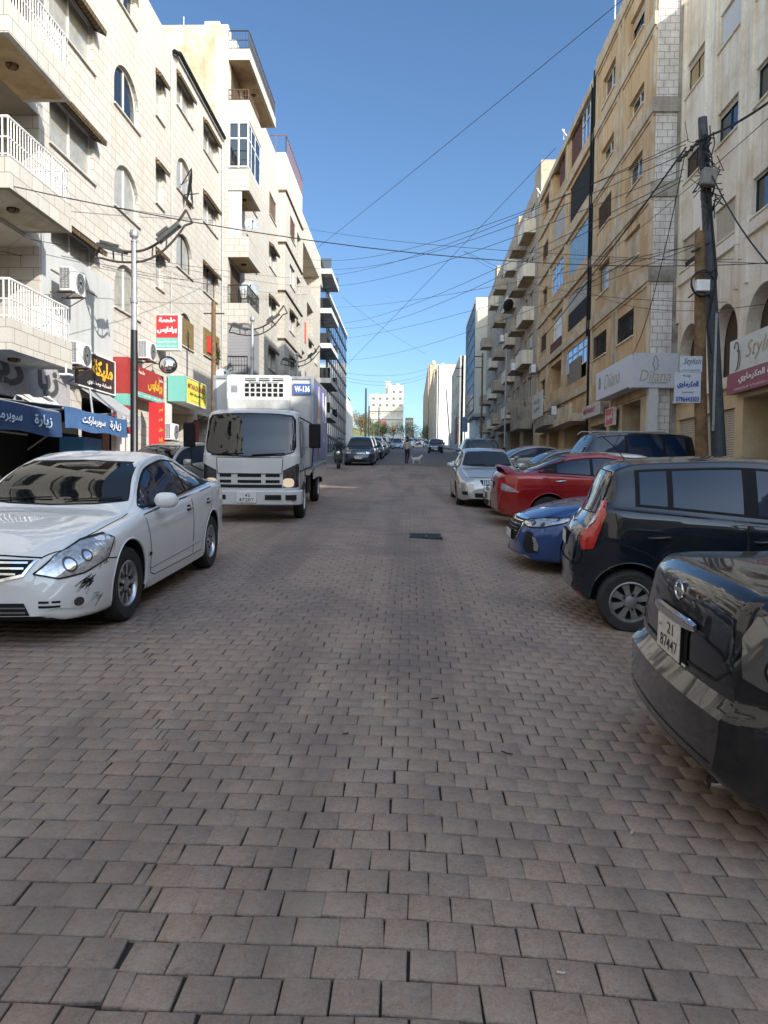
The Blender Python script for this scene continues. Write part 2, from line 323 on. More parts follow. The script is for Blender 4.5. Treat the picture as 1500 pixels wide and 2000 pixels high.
    cur=at.outputs['Color']
    cur=mixn(cur,ns(90,5,.7),.42,.66,.5,(.36,.30,.27))       # aggregate speckle
    cur=mixn(cur,ns(26,7,.72),.45,.68,.45,(.36,.30,.26))
    cur=mixn(cur,ns(38,6,.7),.52,.72,.5,(.12,.095,.085))
    cur=mixn(cur,ns(160,3,.6),.56,.72,.7,(.10,.085,.075))
    cur=mixn(cur,ns(.9,7,.6),.47,.72,.65,(.13,.108,.098))          # big soiled patches
    cur=mixn(cur,ns(2.7,7,.7),.52,.75,.55,(.34,.28,.23))        # dusty patches
    cur=mixn(cur,ns(14,5,.7),.62,.75,.6,(.11,.09,.08))
    mpt=nn.new('ShaderNodeMapping'); mpt.inputs['Scale'].default_value=(1.5,.10,1); l.new(tc.outputs['Object'],mpt.inputs['Vector']); tt=nn.new('ShaderNodeTexNoise'); tt.inputs['Scale'].default_value=1.3; tt.inputs['Detail'].default_value=5; l.new(mpt.outputs[0],tt.inputs['Vector'])
    cur=mixn(cur,tt.outputs[0],.48,.66,.5,(.115,.092,.08))      # soiled wheel tracks
    cur=mixn(cur,ns(1.9,9,.78),.63,.70,.75,(.055,.045,.042))      # oil drips
    # sandy dirt that collects by the parked cars on the right
    sp=nn.new('ShaderNodeSeparateXYZ'); l.new(tc.outputs['Object'],sp.inputs[0])
    mr=nn.new('ShaderNodeMapRange'); mr.inputs[1].default_value=.9; mr.inputs[2].default_value=2.2; l.new(sp.outputs[0],mr.inputs[0])
    pr=nn.new('ShaderNodeMath'); pr.operation='MULTIPLY'; l.new(mr.outputs[0],pr.inputs[0]); l.new(ns(5,8,.75),pr.inputs[1])
    cur=mixn(cur,pr.outputs[0],.22,.5,.75,(.215,.15,.095))
    l.new(cur,b.inputs['Base Color'])
    bp=nn.new('ShaderNodeBump'); bp.inputs['Strength'].default_value=.45; bp.inputs['Distance'].default_value=.004; l.new(ns(140,6,.7),bp.inputs['Height'])
    bp2=nn.new('ShaderNodeBump'); bp2.inputs['Strength'].default_value=.5; bp2.inputs['Distance'].default_value=.01; l.new(ns(22,5,.6),bp2.inputs['Height']); l.new(bp.outputs[0],bp2.inputs['Normal']); l.new(bp2.outputs[0],b.inputs['Normal'])
    me.materials.append(m)
    o=bpy.data.objects.new('brick_paving',me); col.objects.link(o); tag(o,kind='structure')
pavers()
# pavements with kerbs on both sides
def walk(side):
    mb=MB(); ys=[-30,0,20,60,110,210]
    for a,b in zip(ys[:-1],ys[1:]):
        xs=(6.9,13) if side>0 else (-13,-6.9)
        x0,x1=xs
        za,zb=gz(a,side*7),gz(b,side*7)
        P=[(x0,a,za-.1),(x1,a,za-.1),(x1,b,zb-.1),(x0,b,zb-.1),(x0,a,za+.14),(x1,a,za+.14),(x1,b,zb+.14),(x0,b,zb+.14)]
        for q in ((4,5,6,7),(0,1,5,4),(1,2,6,5),(2,3,7,6),(3,0,4,7)): mb.face([P[i] for i in q])
    tag(mb.build('pavement',M['pave']),kind='structure')
walk(1); walk(-1)
def kerb(x):
    mb=MB(); y=-6
    while y<110:
        za,zb=gz(y,x),gz(y+.98,x); w=.16
        P=[(x-w/2,y,za-.1),(x+w/2,y,za-.1),(x+w/2,y+.98,zb-.1),(x-w/2,y+.98,zb-.1),(x-w/2,y,za+.155),(x+w/2,y,za+.155),(x+w/2,y+.98,zb+.155),(x-w/2,y+.98,zb+.155)]
        for q in ((4,5,6,7),(0,1,5,4),(1,2,6,5),(2,3,7,6),(3,0,4,7)): mb.face([P[i] for i in q])
        y+=1.0
    tag(mb.build('kerb',M['conc']),kind='structure')
kerb(6.82); kerb(-6.82)
# sunken drain grate
dg=MB()
z=lambda y: gz(y,.26)
x0,x1,y0,y1=.0,.53,12.45,13.05
for i in range(9):
    yy=y0+.03+i*(y1-y0-.06)/8; dg.box((x0,yy-.014,z(yy)+.002),(x1,yy+.014,z(yy)+.018))
for xx in (x0,x1-.03,(x0+x1)/2): dg.box((xx,y0,z(y0)+.0),(xx+.03,y1,z(y0)+.035))
dg.box((x0-.02,y0-.02,z(y0)-.01),(x1+.02,y1+.02,z(y0)+.006))
tag(dg.build('drain_grate',M['blackm']),'dark iron drain grate set in the brick paving in mid road','drain grate')
# twigs, cigarette ends and scraps on the paving
for k,(x,y,a,l,c) in enumerate([(.17,4.72,.5,.05,(.02,.015,.01)),(.52,3.95,-.6,.07,(.03,.02,.015)),(.48,2.3,.1,.03,(.5,.48,.42)),(-.33,4.1,.8,.04,(.03,.025,.02)),(.95,3.2,1.2,.03,(.45,.42,.36))]):
    mb=MB(); pts=[(x+math.cos(a)*l*(t-.5)+.004*math.sin(t*9+k),y+math.sin(a)*l*(t-.5),gz(y,x)+.006+.002*math.sin(t*7)) for t in (0,.25,.5,.75,1)]
    mb.tube(pts,.0035,6)
    names=['short dark twig lying on the paving in mid road','longer dark twig on the paving right of centre','pale scrap of paper on the nearest pavers','thin dark twig near the left of the road centre','pale cigarette end on the paving near the dark sedan']
    tag(mb.build('twig' if c[0]<.1 else 'litter',pcol('litter%d'%k,c,.9)),names[k],'litter')
# ---------------- cars
def pch(xs,ys,x):
    xs=np.array(xs,float); ys=np.array(ys,float); h=np.diff(xs); d=np.diff(ys)/h; m=np.zeros(len(xs))
    for i in range(1,len(xs)-1):
        if d[i-1]*d[i]>0: w1=2*h[i]+h[i-1]; w2=h[i]+2*h[i-1]; m[i]=(w1+w2)/(w1/d[i-1]+w2/d[i])
    m[0]=d[0]; m[-1]=d[-1]
    x=np.asarray(x,float); i=np.clip(np.searchsorted(xs,x)-1,0,len(xs)-2); t=(x-xs[i])/h[i]
    return (2*t**3-3*t**2+1)*ys[i]+(t**3-2*t**2+t)*h[i]*m[i]+(-2*t**3+3*t**2)*ys[i+1]+(t**3-t**2)*h[i]*m[i+1]
def paint(name,c,metal=0.0,rough=.35,dirt=.15,dust=(.30,.25,.19)):
    m,n,l,b=newmat(name); b.inputs['Metallic'].default_value=metal; b.inputs['Coat Weight'].default_value=1; b.inputs['Coat Roughness'].default_value=.035; b.inputs['Specular IOR Level'].default_value=.12
    tc=n.new('ShaderNodeTexCoord')
    t=n.new('ShaderNodeTexNoise'); t.inputs['Scale'].default_value=2.2; t.inputs['Detail'].default_value=9; t.inputs['Roughness'].default_value=.72; l.new(tc.outputs['Object'],t.inputs['Vector'])
    sp=n.new('ShaderNodeSeparateXYZ'); l.new(tc.outputs['Object'],sp.inputs[0])
    hgt=n.new('ShaderNodeMapRange'); hgt.inputs[1].default_value=.15; hgt.inputs[2].default_value=.75; hgt.inputs[3].default_value=.22; hgt.inputs[4].default_value=0; l.new(sp.outputs[2],hgt.inputs[0])
    ad=n.new('ShaderNodeMath'); ad.operation='ADD'; l.new(t.outputs[0],ad.inputs[0]); l.new(hgt.outputs[0],ad.inputs[1])
    mr=n.new('ShaderNodeMapRange'); mr.inputs[1].default_value=.5; mr.inputs[2].default_value=.8; mr.inputs[4].default_value=dirt*1.3; l.new(ad.outputs[0],mr.inputs[0])
    mx=n.new('ShaderNodeMix'); mx.data_type='RGBA'; l.new(mr.outputs[0],mx.inputs[0]); mx.inputs[6].default_value=(*c,1); mx.inputs[7].default_value=(*dust,1); l.new(mx.outputs[2],b.inputs['Base Color'])
    m2=n.new('ShaderNodeMapRange'); m2.inputs[1].default_value=.35; m2.inputs[2].default_value=.85; m2.inputs[3].default_value=.02; m2.inputs[4].default_value=.02+dirt*.35; l.new(ad.outputs[0],m2.inputs[0]); l.new(m2.outputs[0],b.inputs['Coat Roughness'])
    b.inputs['Roughness'].default_value=rough
    t2=n.new('ShaderNodeTexNoise'); t2.inputs['Scale'].default_value=1.6; t2.inputs['Detail'].default_value=2; l.new(tc.outputs['Object'],t2.inputs['Vector'])
    bp=n.new('ShaderNodeBump'); bp.inputs['Strength'].default_value=.06; bp.inputs['Distance'].default_value=.05; l.new(t2.outputs[0],bp.inputs['Height']); l.new(bp.outputs[0],b.inputs['Coat Normal'])
    return m
M['carglass']=glass('tinted car glass',(.006,.008,.010),rough=.02,spec=.7)
M['carglass2']=simple('bluish side glass',(.006,.018,.045),rough=.03,spec=.45)
M['trim']=simple('black plastic trim',(.010,.010,.011),rough=.55,noise=.3,nscale=15,spec=.15); M['tyre']=simple('tyre rubber',(.022,.021,.020),rough=.85,noise=.4,nscale=12)
M['alloy']=simple('silver alloy',(.48,.48,.49),rough=.3,metal=.85,noise=.25,nscale=9); M['alloyd']=simple('dusty grey wheel cover',(.24,.23,.22),rough=.45,metal=.5,noise=.35,nscale=10)
M['chrome']=simple('chrome',(.75,.75,.76),rough=.1,metal=1); M['lens']=simple('clear lamp lens',(.52,.53,.54),rough=.08,metal=.55,coat=1,noise=.5,nscale=26)
M['lensd']=simple('dark lamp housing',(.05,.05,.055),rough=.12,metal=.3,coat=1,noise=.4,nscale=22); M['smoke']=simple('smoky clear lens',(.10,.10,.10),rough=.10,metal=.4,coat=1,noise=.12,nscale=24); M['redl']=simple('red tail lens',(.42,.012,.010),rough=.15,coat=1,noise=.35,nscale=30)
M['amber']=simple('amber lens',(.75,.22,.03),rough=.2,coat=1); M['liner']=simple('wheel well liner',(.008,.008,.008),rough=.95)
M['plate']=simple('white number plate',(.62,.61,.57),rough=.4,noise=.2,nscale=30); M['ink']=simple('black lettering',(.02,.02,.02),rough=.6)
M['lamplit']=simple('lit headlamp glass',(.62,.54,.42),rough=.25,emit=(1,.66,.38),es=.12)
class Car:
    def __init__(s,name,label,sp,pm,group=None,simpler=False):
        s.sp=sp; s.pm=pm; s.L=sp['L']; s.hw=sp['W']/2; s.root=empty(name,label=label,cat=sp.get('cat','car'),group=group); s.lo=simpler
        s.body()
    def body(s):
        sp=s.sp; L=s.L; hw=s.hw; n=56 if s.lo else 130
        u=np.linspace(0,1,n); st=L*(0.5-0.5*np.cos(np.pi*(u*.86+.07)) - (0.5-0.5*math.cos(math.pi*.07)))/( math.cos(math.pi*.07)); st=(st-st[0])/(st[-1]-st[0])*L
        zt=pch(*zip(*sp['zt']),st); zs=pch(*zip(*sp['zs']),st); zb=pch(*zip(*sp['zb']),st)
        wm=pch(*zip(*sp['wm']),st)*hw; wt=pch(*zip(*sp['wt']),st)*hw; cr=pch(*zip(*sp['cr']),st)
        zs=np.minimum(zs,zt-.03); s.st=st; s.ztf=lambda d:pch(*zip(*sp['zt']),d); s.zsf=lambda d:pch(*zip(*sp['zs']),d); s.crf=lambda d:pch(*zip(*sp['cr']),d)
        m=7 if s.lo else 11; P=[]
        for i in range(n):
            t=zt[i]; g=t-cr[i]; q=zs[i]; b=zb[i]; W=wm[i]; T=min(wt[i],W-.01); zm=sp.get('zmid') or b+(q-b)*.58; in_=min(1,W/hw)
            lip=sp.get('lip',.012)
            key=[(0,b),(W-.16,b),(W-.05,b+.015),(W-.025,b+.07),(W-.012,b+(zm-b)*.5),(W,zm),(W-.006,zm+(q-zm)*.45),(W-.022,q-.055),(W-.042,q-.012),(W-.075,q+.012)]
            gh=max(g-q,0)
            key+= [(W-.075+(T-(W-.075))*.5+.012*min(1,gh/.3),q+.012+(g-q-.012)*.5),(T+.012,g-.03*min(1,gh/.2)),(T-.015,g+cr[i]*.25),(T-.09,g+cr[i]*.52),(T*.6,g+cr[i]*.84),(T*.3,g+cr[i]*.96),(0,t)]
            key=np.array(key); d=np.r_[0,np.cumsum(np.hypot(*np.diff(key,axis=0).T)+1e-4)]
            # catmull-rom through keys
            pts=[]
            for k in range(len(key)-1):
                p0=key[max(k-1,0)];p1=key[k];p2=key[k+1];p3=key[min(k+2,len(key)-1)]
                seg=(2 if s.lo else 4) if 0<k<len(key)-2 else 3
                tt=np.linspace(0,1,seg,endpoint=False)[:,None]
                h=.5*((2*p1)+(-p0+p2)*tt+(2*p0-5*p1+4*p2-p3)*tt**2+(-p0+3*p1-3*p2+p3)*tt**3)
                if k==0 or k==len(key)-2: h=p1+(p2-p1)*tt
                pts.append(h)
            pts.append(key[-1:]); P.append(np.vstack(pts))
        P=np.array(P); k=P.shape[1]
        X=L/2-st
        V=[];
        full=np.concatenate([P, P[:,-2:0:-1]*np.array([-1,1])],axis=1); kk=full.shape[1]
        V=np.zeros((n,kk,3)); V[:,:,0]=X[:,None]; V[:,:,1]=full[:,:,0]; V[:,:,2]=full[:,:,1]
        # plan rounding of nose/tail shape: push centre forward
        bow=sp.get('bow',.10)
        fr=np.clip(1-st/.9,0,1)[:,None]; rr=np.clip(1-(L-st)/.9,0,1)[:,None]
        rel=(np.abs(V[:,:,1])/hw)**2
        V[:,:,0]+= -fr*bow*rel + rr*bow*.9*rel
        # lean of front face / rear face with height
        fl=sp.get('flean',0); rl=sp.get('rlean',0)
        zz=np.clip((V[:,:,2]-.35)/.5,0,1.2)
        V[:,:,0]+= -fr*fl*zz + rr*rl*zz
        # bumper that stands proud below a shelf line
        for (key_,msk) in (('rbump',np.clip(1-(L-st)/.75,0,1)[:,None]),):
            if key_ in sp:
                z0_,am=sp[key_]; sgn=-1; zf_=V[:,:,2]
                V[:,:,0]+=sgn*am*np.clip((z0_-zf_)/.07,0,1)*np.minimum(1,msk*1.25)
        vs=V.reshape(-1,3).tolist(); F=[]
        for i in range(n-1):
            for j in range(kk):
                F.append((i*kk+j,i*kk+(j+1)%kk,(i+1)*kk+(j+1)%kk,(i+1)*kk+j))
        hk=k                                   # half profile count: ring index j (right half) mirrors to kk-j
        for i,sg_ in ((0,1),(n-1,-1)):
            rows=[]; Mc=6 if s.lo else 16
            j0=max(j for j in range(hk-1) if V[i,j,2]<V[i,0,2]+.004)
            for j in range(j0+1,hk-1):
                a_=i*kk+j; b_=i*kk+(kk-j); y_=V[i,j,1]; z_=V[i,j,2]; x0_=L/2-st[i]
                row=[a_]
                for c_ in range(1,Mc):
                    yy=y_*(1-2*c_/Mc); rel_=(abs(yy)/hw)**2; zc=min(max((z_-.35)/.5,0),1.2)
                    if sg_==1: x_=x0_-bow*rel_-fl*zc
                    else:
                        x_=x0_+bow*.9*rel_+rl*zc
                        if 'rbump' in sp: z0_,am=sp['rbump']; x_-=am*min(max((z0_-z_)/.07,0),1)
                    vs.append((x_,yy,z_)); row.append(len(vs)-1)
                row.append(b_); rows.append(row)
            for r0,r1 in zip(rows[:-1],rows[1:]):
                for c_ in range(Mc): F.append((r0[c_],r0[c_+1],r1[c_+1],r1[c_]))
            F.append(tuple([i*kk+(kk-j) for j in range(j0,0,-1)]+[i*kk+j for j in range(0,j0+1)]+rows[0])); F.append(tuple([i*kk+hk-1]+rows[-1][::-1]))
        me=bpy.data.meshes.new('body'); me.from_pydata(vs,[],F); me.update()
        bm=bmesh.new(); bm.from_mesh(me); bmesh.ops.recalc_face_normals(bm,faces=bm.faces)
        s.bvh=BVHTree.FromBMesh(bm)
        bm.to_mesh(me); bm.free()
        o=bpy.data.objects.new('body',me); col.objects.link(o); o.parent=s.root
        me.materials.append(s.pm); me.materials.append(M['liner'])
        # wheel wells
        rw=sp['rw']; s.ax=[L/2-sp['fo'],L/2-sp['fo']-sp['wb']]; ra=rw+sp.get('gap',.055)
        cut=MB()
        for ax in s.ax:
            for sd in (1,-1):
                Mx=Matrix.Translation((ax,sd*(hw-.30),rw+.012))@Matrix.Rotation(R(-90)*sd,4,'X')
                cut.lathe([(0,0),(ra*.9,0),(ra,.02),(ra,.5),(0,.5)],n=40 if not s.lo else 24,M=Mx)
        c=cut.build('cut',M['liner'],fix=True)
        md=o.modifiers.new('b','BOOLEAN'); md.operation='DIFFERENCE'; md.object=c; md.solver='EXACT'
        dg=bpy.context.evaluated_depsgraph_get(); bpy.context.view_layer.update()
        nm=bpy.data.meshes.new_from_object(o.evaluated_get(dg)); nf=len(nm.polygons); print('BODY',s.root.name,len(me.polygons),nf); o.modifiers.clear(); o.data=nm; bpy.data.objects.remove(c)
        nm.materials.clear(); nm.materials.append(s.pm); nm.materials.append(M['liner'])
        for p in nm.polygons:
            cx=p.center; p.material_index=0
            for ax in s.ax:
                if math.hypot(cx.x-ax,cx.z-rw-.012)<ra-.0005 and abs(cx.y)>hw-.32: p.material_index=1
            if abs(p.normal.z)>.8 and cx.z<.3: p.material_index=1
        smooth(nm,32); nm.name='body'
        s.bodyo=o
        for ax in s.ax:          # arch lips and wheels
            for sd in (1,-1):
                mb=MB(); pts=[]
                for t in np.linspace(-14,194,30):
                    p=Vector((ax+ra*math.cos(R(t)),sd*3,rw+.012+ra*math.sin(R(t))))
                    hit=s.bvh.ray_cast(p,Vector((0,-sd,0)))[0]
                    if hit and hit.z>.17: pts.append(hit+Vector((0,-sd*.006,0)))
                if len(pts)>3 and not s.lo:
                    mb.tube(pts,.011,6); mb.build('arch_lip',s.pm if not sp.get('blacklip') else M['trim'],s.root,sm=60)
                s.wheel(ax,sd)
    def wheel(s,ax,sd):
        sp=s.sp; rw=sp['rw']; wd=.205; steer=sp.get('steer',0) if ax==s.ax[0] else 0
        Mx=Matrix.Translation((ax,sd*(s.hw-.035-wd/2),rw))@Matrix.Rotation(R(steer),4,'Z')@Matrix.Rotation(R(-90)*sd,4,'X')
        h=wd/2; rr=sp.get('rim',.62)*rw
        mb=MB(); mb.lathe([(rr-.02,-h+.02),(rr,-h+.008),(rw*.9,-h),(rw-.012,-h+.02),(rw,-h+.05),(rw,h-.05),(rw-.012,h-.02),(rw*.9,h),(rr+.025,h-.004),(rr,h-.012),(rr-.008,h-.03)],n=40 if not s.lo else 20,M=Mx)
        if not s.lo:
            for gq in (-.04,0,.04): mb.lathe([(rw+.0005,gq-.004),(rw+.002,gq),(rw+.0005,gq+.004)],n=40,mi=0,M=Mx)
        t=mb.build('wheel',M['tyre'],s.root,sm=40)
        mb=MB(); mb.lathe([(rr,h-.012),(rr-.012,h-.006),(rr-.022,h-.018),(rr-.028,h-.05),(rr-.03,-h+.03)],n=40 if not s.lo else 20,M=Mx)
        mb.lathe([(0,h-.075),(rr-.03,h-.085)],n=24,mi=1,M=Mx)
        ns=sp.get('spokes',7); sw=sp.get('spw',.030)
        dz=h-.03
        for i in range(ns):
            a=2*math.pi*i/ns+.3
            if sp.get('twin') and not s.lo:
                for da in (-.13,.13):
                    P=[(.03,-.012),(.03,.012),(rr-.02,.014),(rr-.02,-.014)]
                    mb.prism([(x,y) for x,y in P],.022,M=Mx@Matrix.Rotation(a+da,4,'Z')@Matrix.Translation((0,0,dz-.02)))
            else:
                P=[(.03,-sw*.8),(.03,sw*.8),(rr*.55,sw*.75),(rr-.018,sw*1.25),(rr-.018,-sw*1.25),(rr*.55,-sw*.75)]
                mb.prism(P,.024,M=Mx@Matrix.Rotation(a,4,'Z')@Matrix.Translation((0,0,dz-.024)))
        mb.lathe([(rr*.30,dz-.03),(rr*.29,dz+.004),(rr*.2,dz+.010),(.0,dz+.012)],n=20,M=Mx)
        if not s.lo:
            for i in range(5):
                a=2*math.pi*i/5; mb.lathe([(.011,dz-.02),(.011,dz+.014),(0,dz+.016)],n=8,mi=1,M=Mx@Matrix.Translation((math.cos(a)*rr*.36,math.sin(a)*rr*.36,0)))
        mb.build('rim',[M[sp.get('rimmat','alloy')],M['liner']],t,sm=35)
    # project a 2d outline onto the body.  plane: 'side' (x,z, sd), 'front','rear' (y,z), 'top' (x,y) or a custom frame
    def frame(s,plane,sd=1):
        if plane=='side': return Vector((0,sd*4,0)),Vector((1,0,0)),Vector((0,0,1)),Vector((0,-sd,0))
        if plane=='front': return Vector((6,0,0)),Vector((0,1,0)),Vector((0,0,1)),Vector((-1,0,0))
        if plane=='rear': return Vector((-6,0,0)),Vector((0,1,0)),Vector((0,0,1)),Vector((1,0,0))
        if plane=='top': return Vector((0,0,4)),Vector((1,0,0)),Vector((0,1,0)),Vector((0,0,-1))
    def diag(s,fb,sd,ang=45):     # looking at a corner: fb +1 front / -1 rear
        d=Vector((fb*math.cos(R(ang)),sd*math.sin(R(ang)),0)); u=Vector((-fb*math.sin(R(ang)),sd*math.cos(R(ang)),0))
        return d*6,u,Vector((0,0,1)),-d
    def cpatch(s,name,fb,sd,pts,mat,off=.004,parent=None,grid=None):
        q=.70711
        return s.patch(name,s.diag(fb,sd),[((-fb*x+y)*q,z) for x,y,z in pts],mat,off=off,parent=parent,grid=grid)
    def cline(s,name,fb,sd,pts,w,mat,off=.004,parent=None,closed=False):
        q=.70711
        return s.ribbon(name,s.diag(fb,sd),[((-fb*x+y)*q,z) for x,y,z in pts],w,mat,off=off,parent=parent,closed=closed)
    def hit(s,fr,a,b):
        O,U,V,D=fr; p=O+U*a+V*b; h=s.bvh.ray_cast(p,D)
        return h[0] if h[0] is not None else None
    def patch(s,name,fr,poly,mat,off=.003,parent=None,grid=None,thick=0):
        grid=grid or (.06 if s.lo else .035)
        poly=[Vector(p) for p in poly]; B=[]
        for i,p in enumerate(poly):
            q=poly[(i+1)%len(poly)]; k=max(1,int((q-p).length/grid))
            B+= [p+(q-p)*t/k for t in range(k)]
        xs=[p.x for p in B]; ys=[p.y for p in B]; n=len(B); pts=list(B)
        def inside(x,y):
            c=False; j=n-1
            for i in range(n):
                if (B[i].y>y)!=(B[j].y>y) and x<(B[j].x-B[i].x)*(y-B[i].y)/(B[j].y-B[i].y)+B[i].x: c=not c
                j=i
            return c
        gx=np.arange(min(xs)+grid/2,max(xs),grid); gy=np.arange(min(ys)+grid/2,max(ys),grid)
        for x in gx:
            for y in gy:
                if inside(x,y) and min((b-Vector((x,y))).length for b in B)>grid*.45: pts.append(Vector((x,y)))
        vo,eo,fo,_,_,_=geometry.delaunay_2d_cdt(pts,[],[list(range(n))],1,1e-5)
        V=[];bad=set(); D=fr[3]
        for i,p in enumerate(vo):
            h=s.hit(fr,p.x,p.y)
            if h is None: bad.add(i); V.append((0,0,0))
            else: V.append(h-D*off)
        F=[tuple(f) for f in fo if not any(i in bad for i in f)]
        # orient towards the viewer of this frame
        F2=[]
        for f in F:
            a,b,c=[Vector(V[i]) for i in f[:3]]
            F2.append(f if (b-a).cross(c-a).dot(D)<0 else f[::-1])
        used=sorted({i for f in F2 for i in f}); mp={u:i for i,u in enumerate(used)}
        me=bpy.data.meshes.new(name); me.from_pydata([tuple(V[i]) for i in used],[],[tuple(mp[i] for i in f) for f in F2]); me.materials.append(mat); me.update(); smooth(me,50)
        o=bpy.data.objects.new(name,me); col.objects.link(o); o.parent=parent or s.root
        return o
    def ribbon(s,name,fr,pts,w,mat,off=.003,parent=None,closed=False,build=True,mb=None):
        mb=mb or MB(); P=[Vector(p) for p in pts]
        if closed: P.append(P[0])
        Q=[]
        for a,b in zip(P[:-1],P[1:]):
            k=max(1,int((b-a).length/.04)); Q+= [a+(b-a)*t/k for t in range(k)]
        Q.append(P[-1]); D=fr[3]; prev=None
        for i,p in enumerate(Q):
            t=(Q[min(i+1,len(Q)-1)]-Q[max(i-1,0)]); 
            if t.length<1e-9: continue
            t.normalize(); nrm=Vector((-t.y,t.x))*w/2
            h1=s.hit(fr,*(p+nrm)); h2=s.hit(fr,*(p-nrm))
            if h1 is None or h2 is None: prev=None; continue
            cur=(h1-D*off,h2-D*off)
            if prev and (cur[0]-prev[0]).length<.25:
                q=[prev[0],prev[1],cur[1],cur[0]]
                if (q[1]-q[0]).cross(q[2]-q[0]).dot(D)>0: q=q[::-1]
                mb.face(q)
            prev=cur
        if build and mb.f: return mb.build(name,mat,parent or s.root)
        return mb
    def glasshouse(s,doors,xa,xb,rear_w=None,mat=None,chrome=False):
        """side windows between stations xa..xb (distance from nose) split at pillars; doors = list of dicts"""
        mat=mat or M['carglass2']; L=s.L
        top=lambda d: s.ztf(d)-s.crf(d)-s.sp.get('wtop',.035); bot=lambda d: s.zsf(d)+.028
        for sd in (1,-1):
            fr=s.frame('side',sd)
            ds=np.linspace(xa,xb,60); ok=[d for d in ds if top(d)>bot(d)+.01]; a,b=ok[0],ok[-1]
            dd=np.linspace(a,b,26); out=[(L/2-d,top(d)) for d in dd]+[(L/2-d,bot(d)) for d in dd[::-1]]
            s.patch('window_trim',fr,out,M['trim'] ,off=.003)
            if chrome: s.ribbon('window_moulding',fr,[(L/2-d,bot(d)-.004) for d in dd],.012,M['chrome'],off=.006)
            for (w0,w1) in s.sp['wins']:
                w0=max(w0,a+.03); w1=min(w1,b-.03); e=np.linspace(w0,w1,14); ins=.022
                tt=[(L/2-d,max(top(d)-ins,bot(d)+ins+.004)) for d in e]; bb=[(L/2-d,bot(d)+ins) for d in e[::-1]]
                s.patch('side_window',fr,tt+bb,mat,off=.006)
    def door(s,sd,poly,handle=None,hmat=None,hangle=0):
        fr=s.frame('side',sd)
        d=s.patch('door',fr,poly,s.pm,off=.0022)
        s.ribbon('door_gap',fr,poly,.009,M['liner'],off=.0032,parent=d,closed=True)
        if handle:
            hx,hz=handle; h=s.hit(fr,hx,hz)
            if h is not None:
                mb=MB(); L=.10
                pts=[(h.x+L*t,h.y+sd*(.012+.022*(1-(t)**4)),h.z+.006*t) for t in (-1,-.8,-.4,0,.4,.8,1)]
                mb.tube(pts,.011,8,radii=[.006,.011,.012,.012,.012,.011,.006]); mb.build('handle',hmat or s.pm,d,sm=60)
                s.patch('handle_recess',fr,[(hx-.07,hz-.03),(hx+.07,hz-.03),(hx+.06,hz+.03),(hx-.06,hz+.03)],M['trim'],off=.0036,parent=d)
    def mirrors(s,d,z,size=1,mat=None):
        fr=None
        for sd in (1,-1):
            h=s.hit(s.frame('side',sd),s.L/2-d,z)
            if h is None: continue
            mb=MB(); Mx=Matrix.Translation(h+Vector((.0,sd*.14,.07)))@Matrix.Rotation(R(12)*sd,4,'Z')
            prof=[]; 
            for i in range(9):
                t=-1+2*i/8; r=max(0.02,(1-abs(t)**3.2))**.5
                ring=[]
                for j in range(14):
                    a=2*math.pi*j/14; ca,sa=math.cos(a),math.sin(a); e=.7
                    ring.append(Mx@Vector((math.copysign(abs(ca)**e,ca)*.065*r*size*(1.25 if ca>0 else .75)+.0,t*.115*size*sd,math.copysign(abs(sa)**e,sa)*.075*r*size)))
                prof.append(ring)
            for i in range(8):
                for j in range(14): mb.face([prof[i][j],prof[i][(j+1)%14],prof[i+1][(j+1)%14],prof[i+1][j]])
            mb.face(prof[0][::-1]); mb.face(prof[-1])
            o=mb.build('side_mirror',mat or s.pm,s.root,fix=True); smooth(o.data,60)
            mb=MB(); mb.tube([h+Vector((0,-sd*.02,.01)),h+Vector((0,sd*.05,.03)),h+Vector((0,sd*.10,.05))],.02,8); mb.build('mirror_stalk',M['trim'],o,sm=60)
    def place(s,x,y,heading,dz=0):
        """heading: world angle (deg) of the car's nose in plan"""
        n=Vector((0,-SLOPE,1)).normalized()
        f=Vector((math.cos(R(heading)),math.sin(R(heading)),0)); f=(f-n*f.dot(n)).normalized(); l=n.cross(f)
        s.root.matrix_world=Matrix(((f.x,l.x,n.x,x),(f.y,l.y,n.y,y),(f.z,l.z,n.z,gz(y,x)+.004+dz),(0,0,0,1)))
    def plate(s,fr,a,b,w,h,lines,parent=None,tilt=0,off=.012):
        c=s.hit(fr,a,b); 
        if c is None: return
        D=fr[3]; U=fr[1]; V=Vector((0,0,1))
        mb=MB(); N=-D; Ur=V.cross(N).normalized()  # reads left-to-right for the viewer
        q=Matrix(((Ur.x,V.x,N.x,c.x),(Ur.y,V.y,N.y,c.y),(Ur.z,V.z,N.z,c.z),(0,0,0,1)))
        q=q@Matrix.Rotation(R(tilt),4,'X')
        mb.box((-w/2,-h/2,off-.03),(w/2,h/2,off+.004),M=q); mb.box((-w/2-.008,-h/2-.008,off-.03),(w/2+.008,h/2+.008,off),mi=1,M=q)
        p=mb.build('number_plate',[M['plate'],M['trim']],parent or s.root)
        Uq=(q.to_3x3()@Vector((1,0,0))); Vq=(q.to_3x3()@Vector((0,1,0))); Nq=q.to_3x3()@Vector((0,0,1))
        for (tx,cx,cy,tw,th) in lines:
            text('plate_lettering',tx,M['ink'],p,q@Vector((cx,cy,off+.004)),Uq,Vq,w=tw,h=th,bold=.002,thick=.0015)
        return p
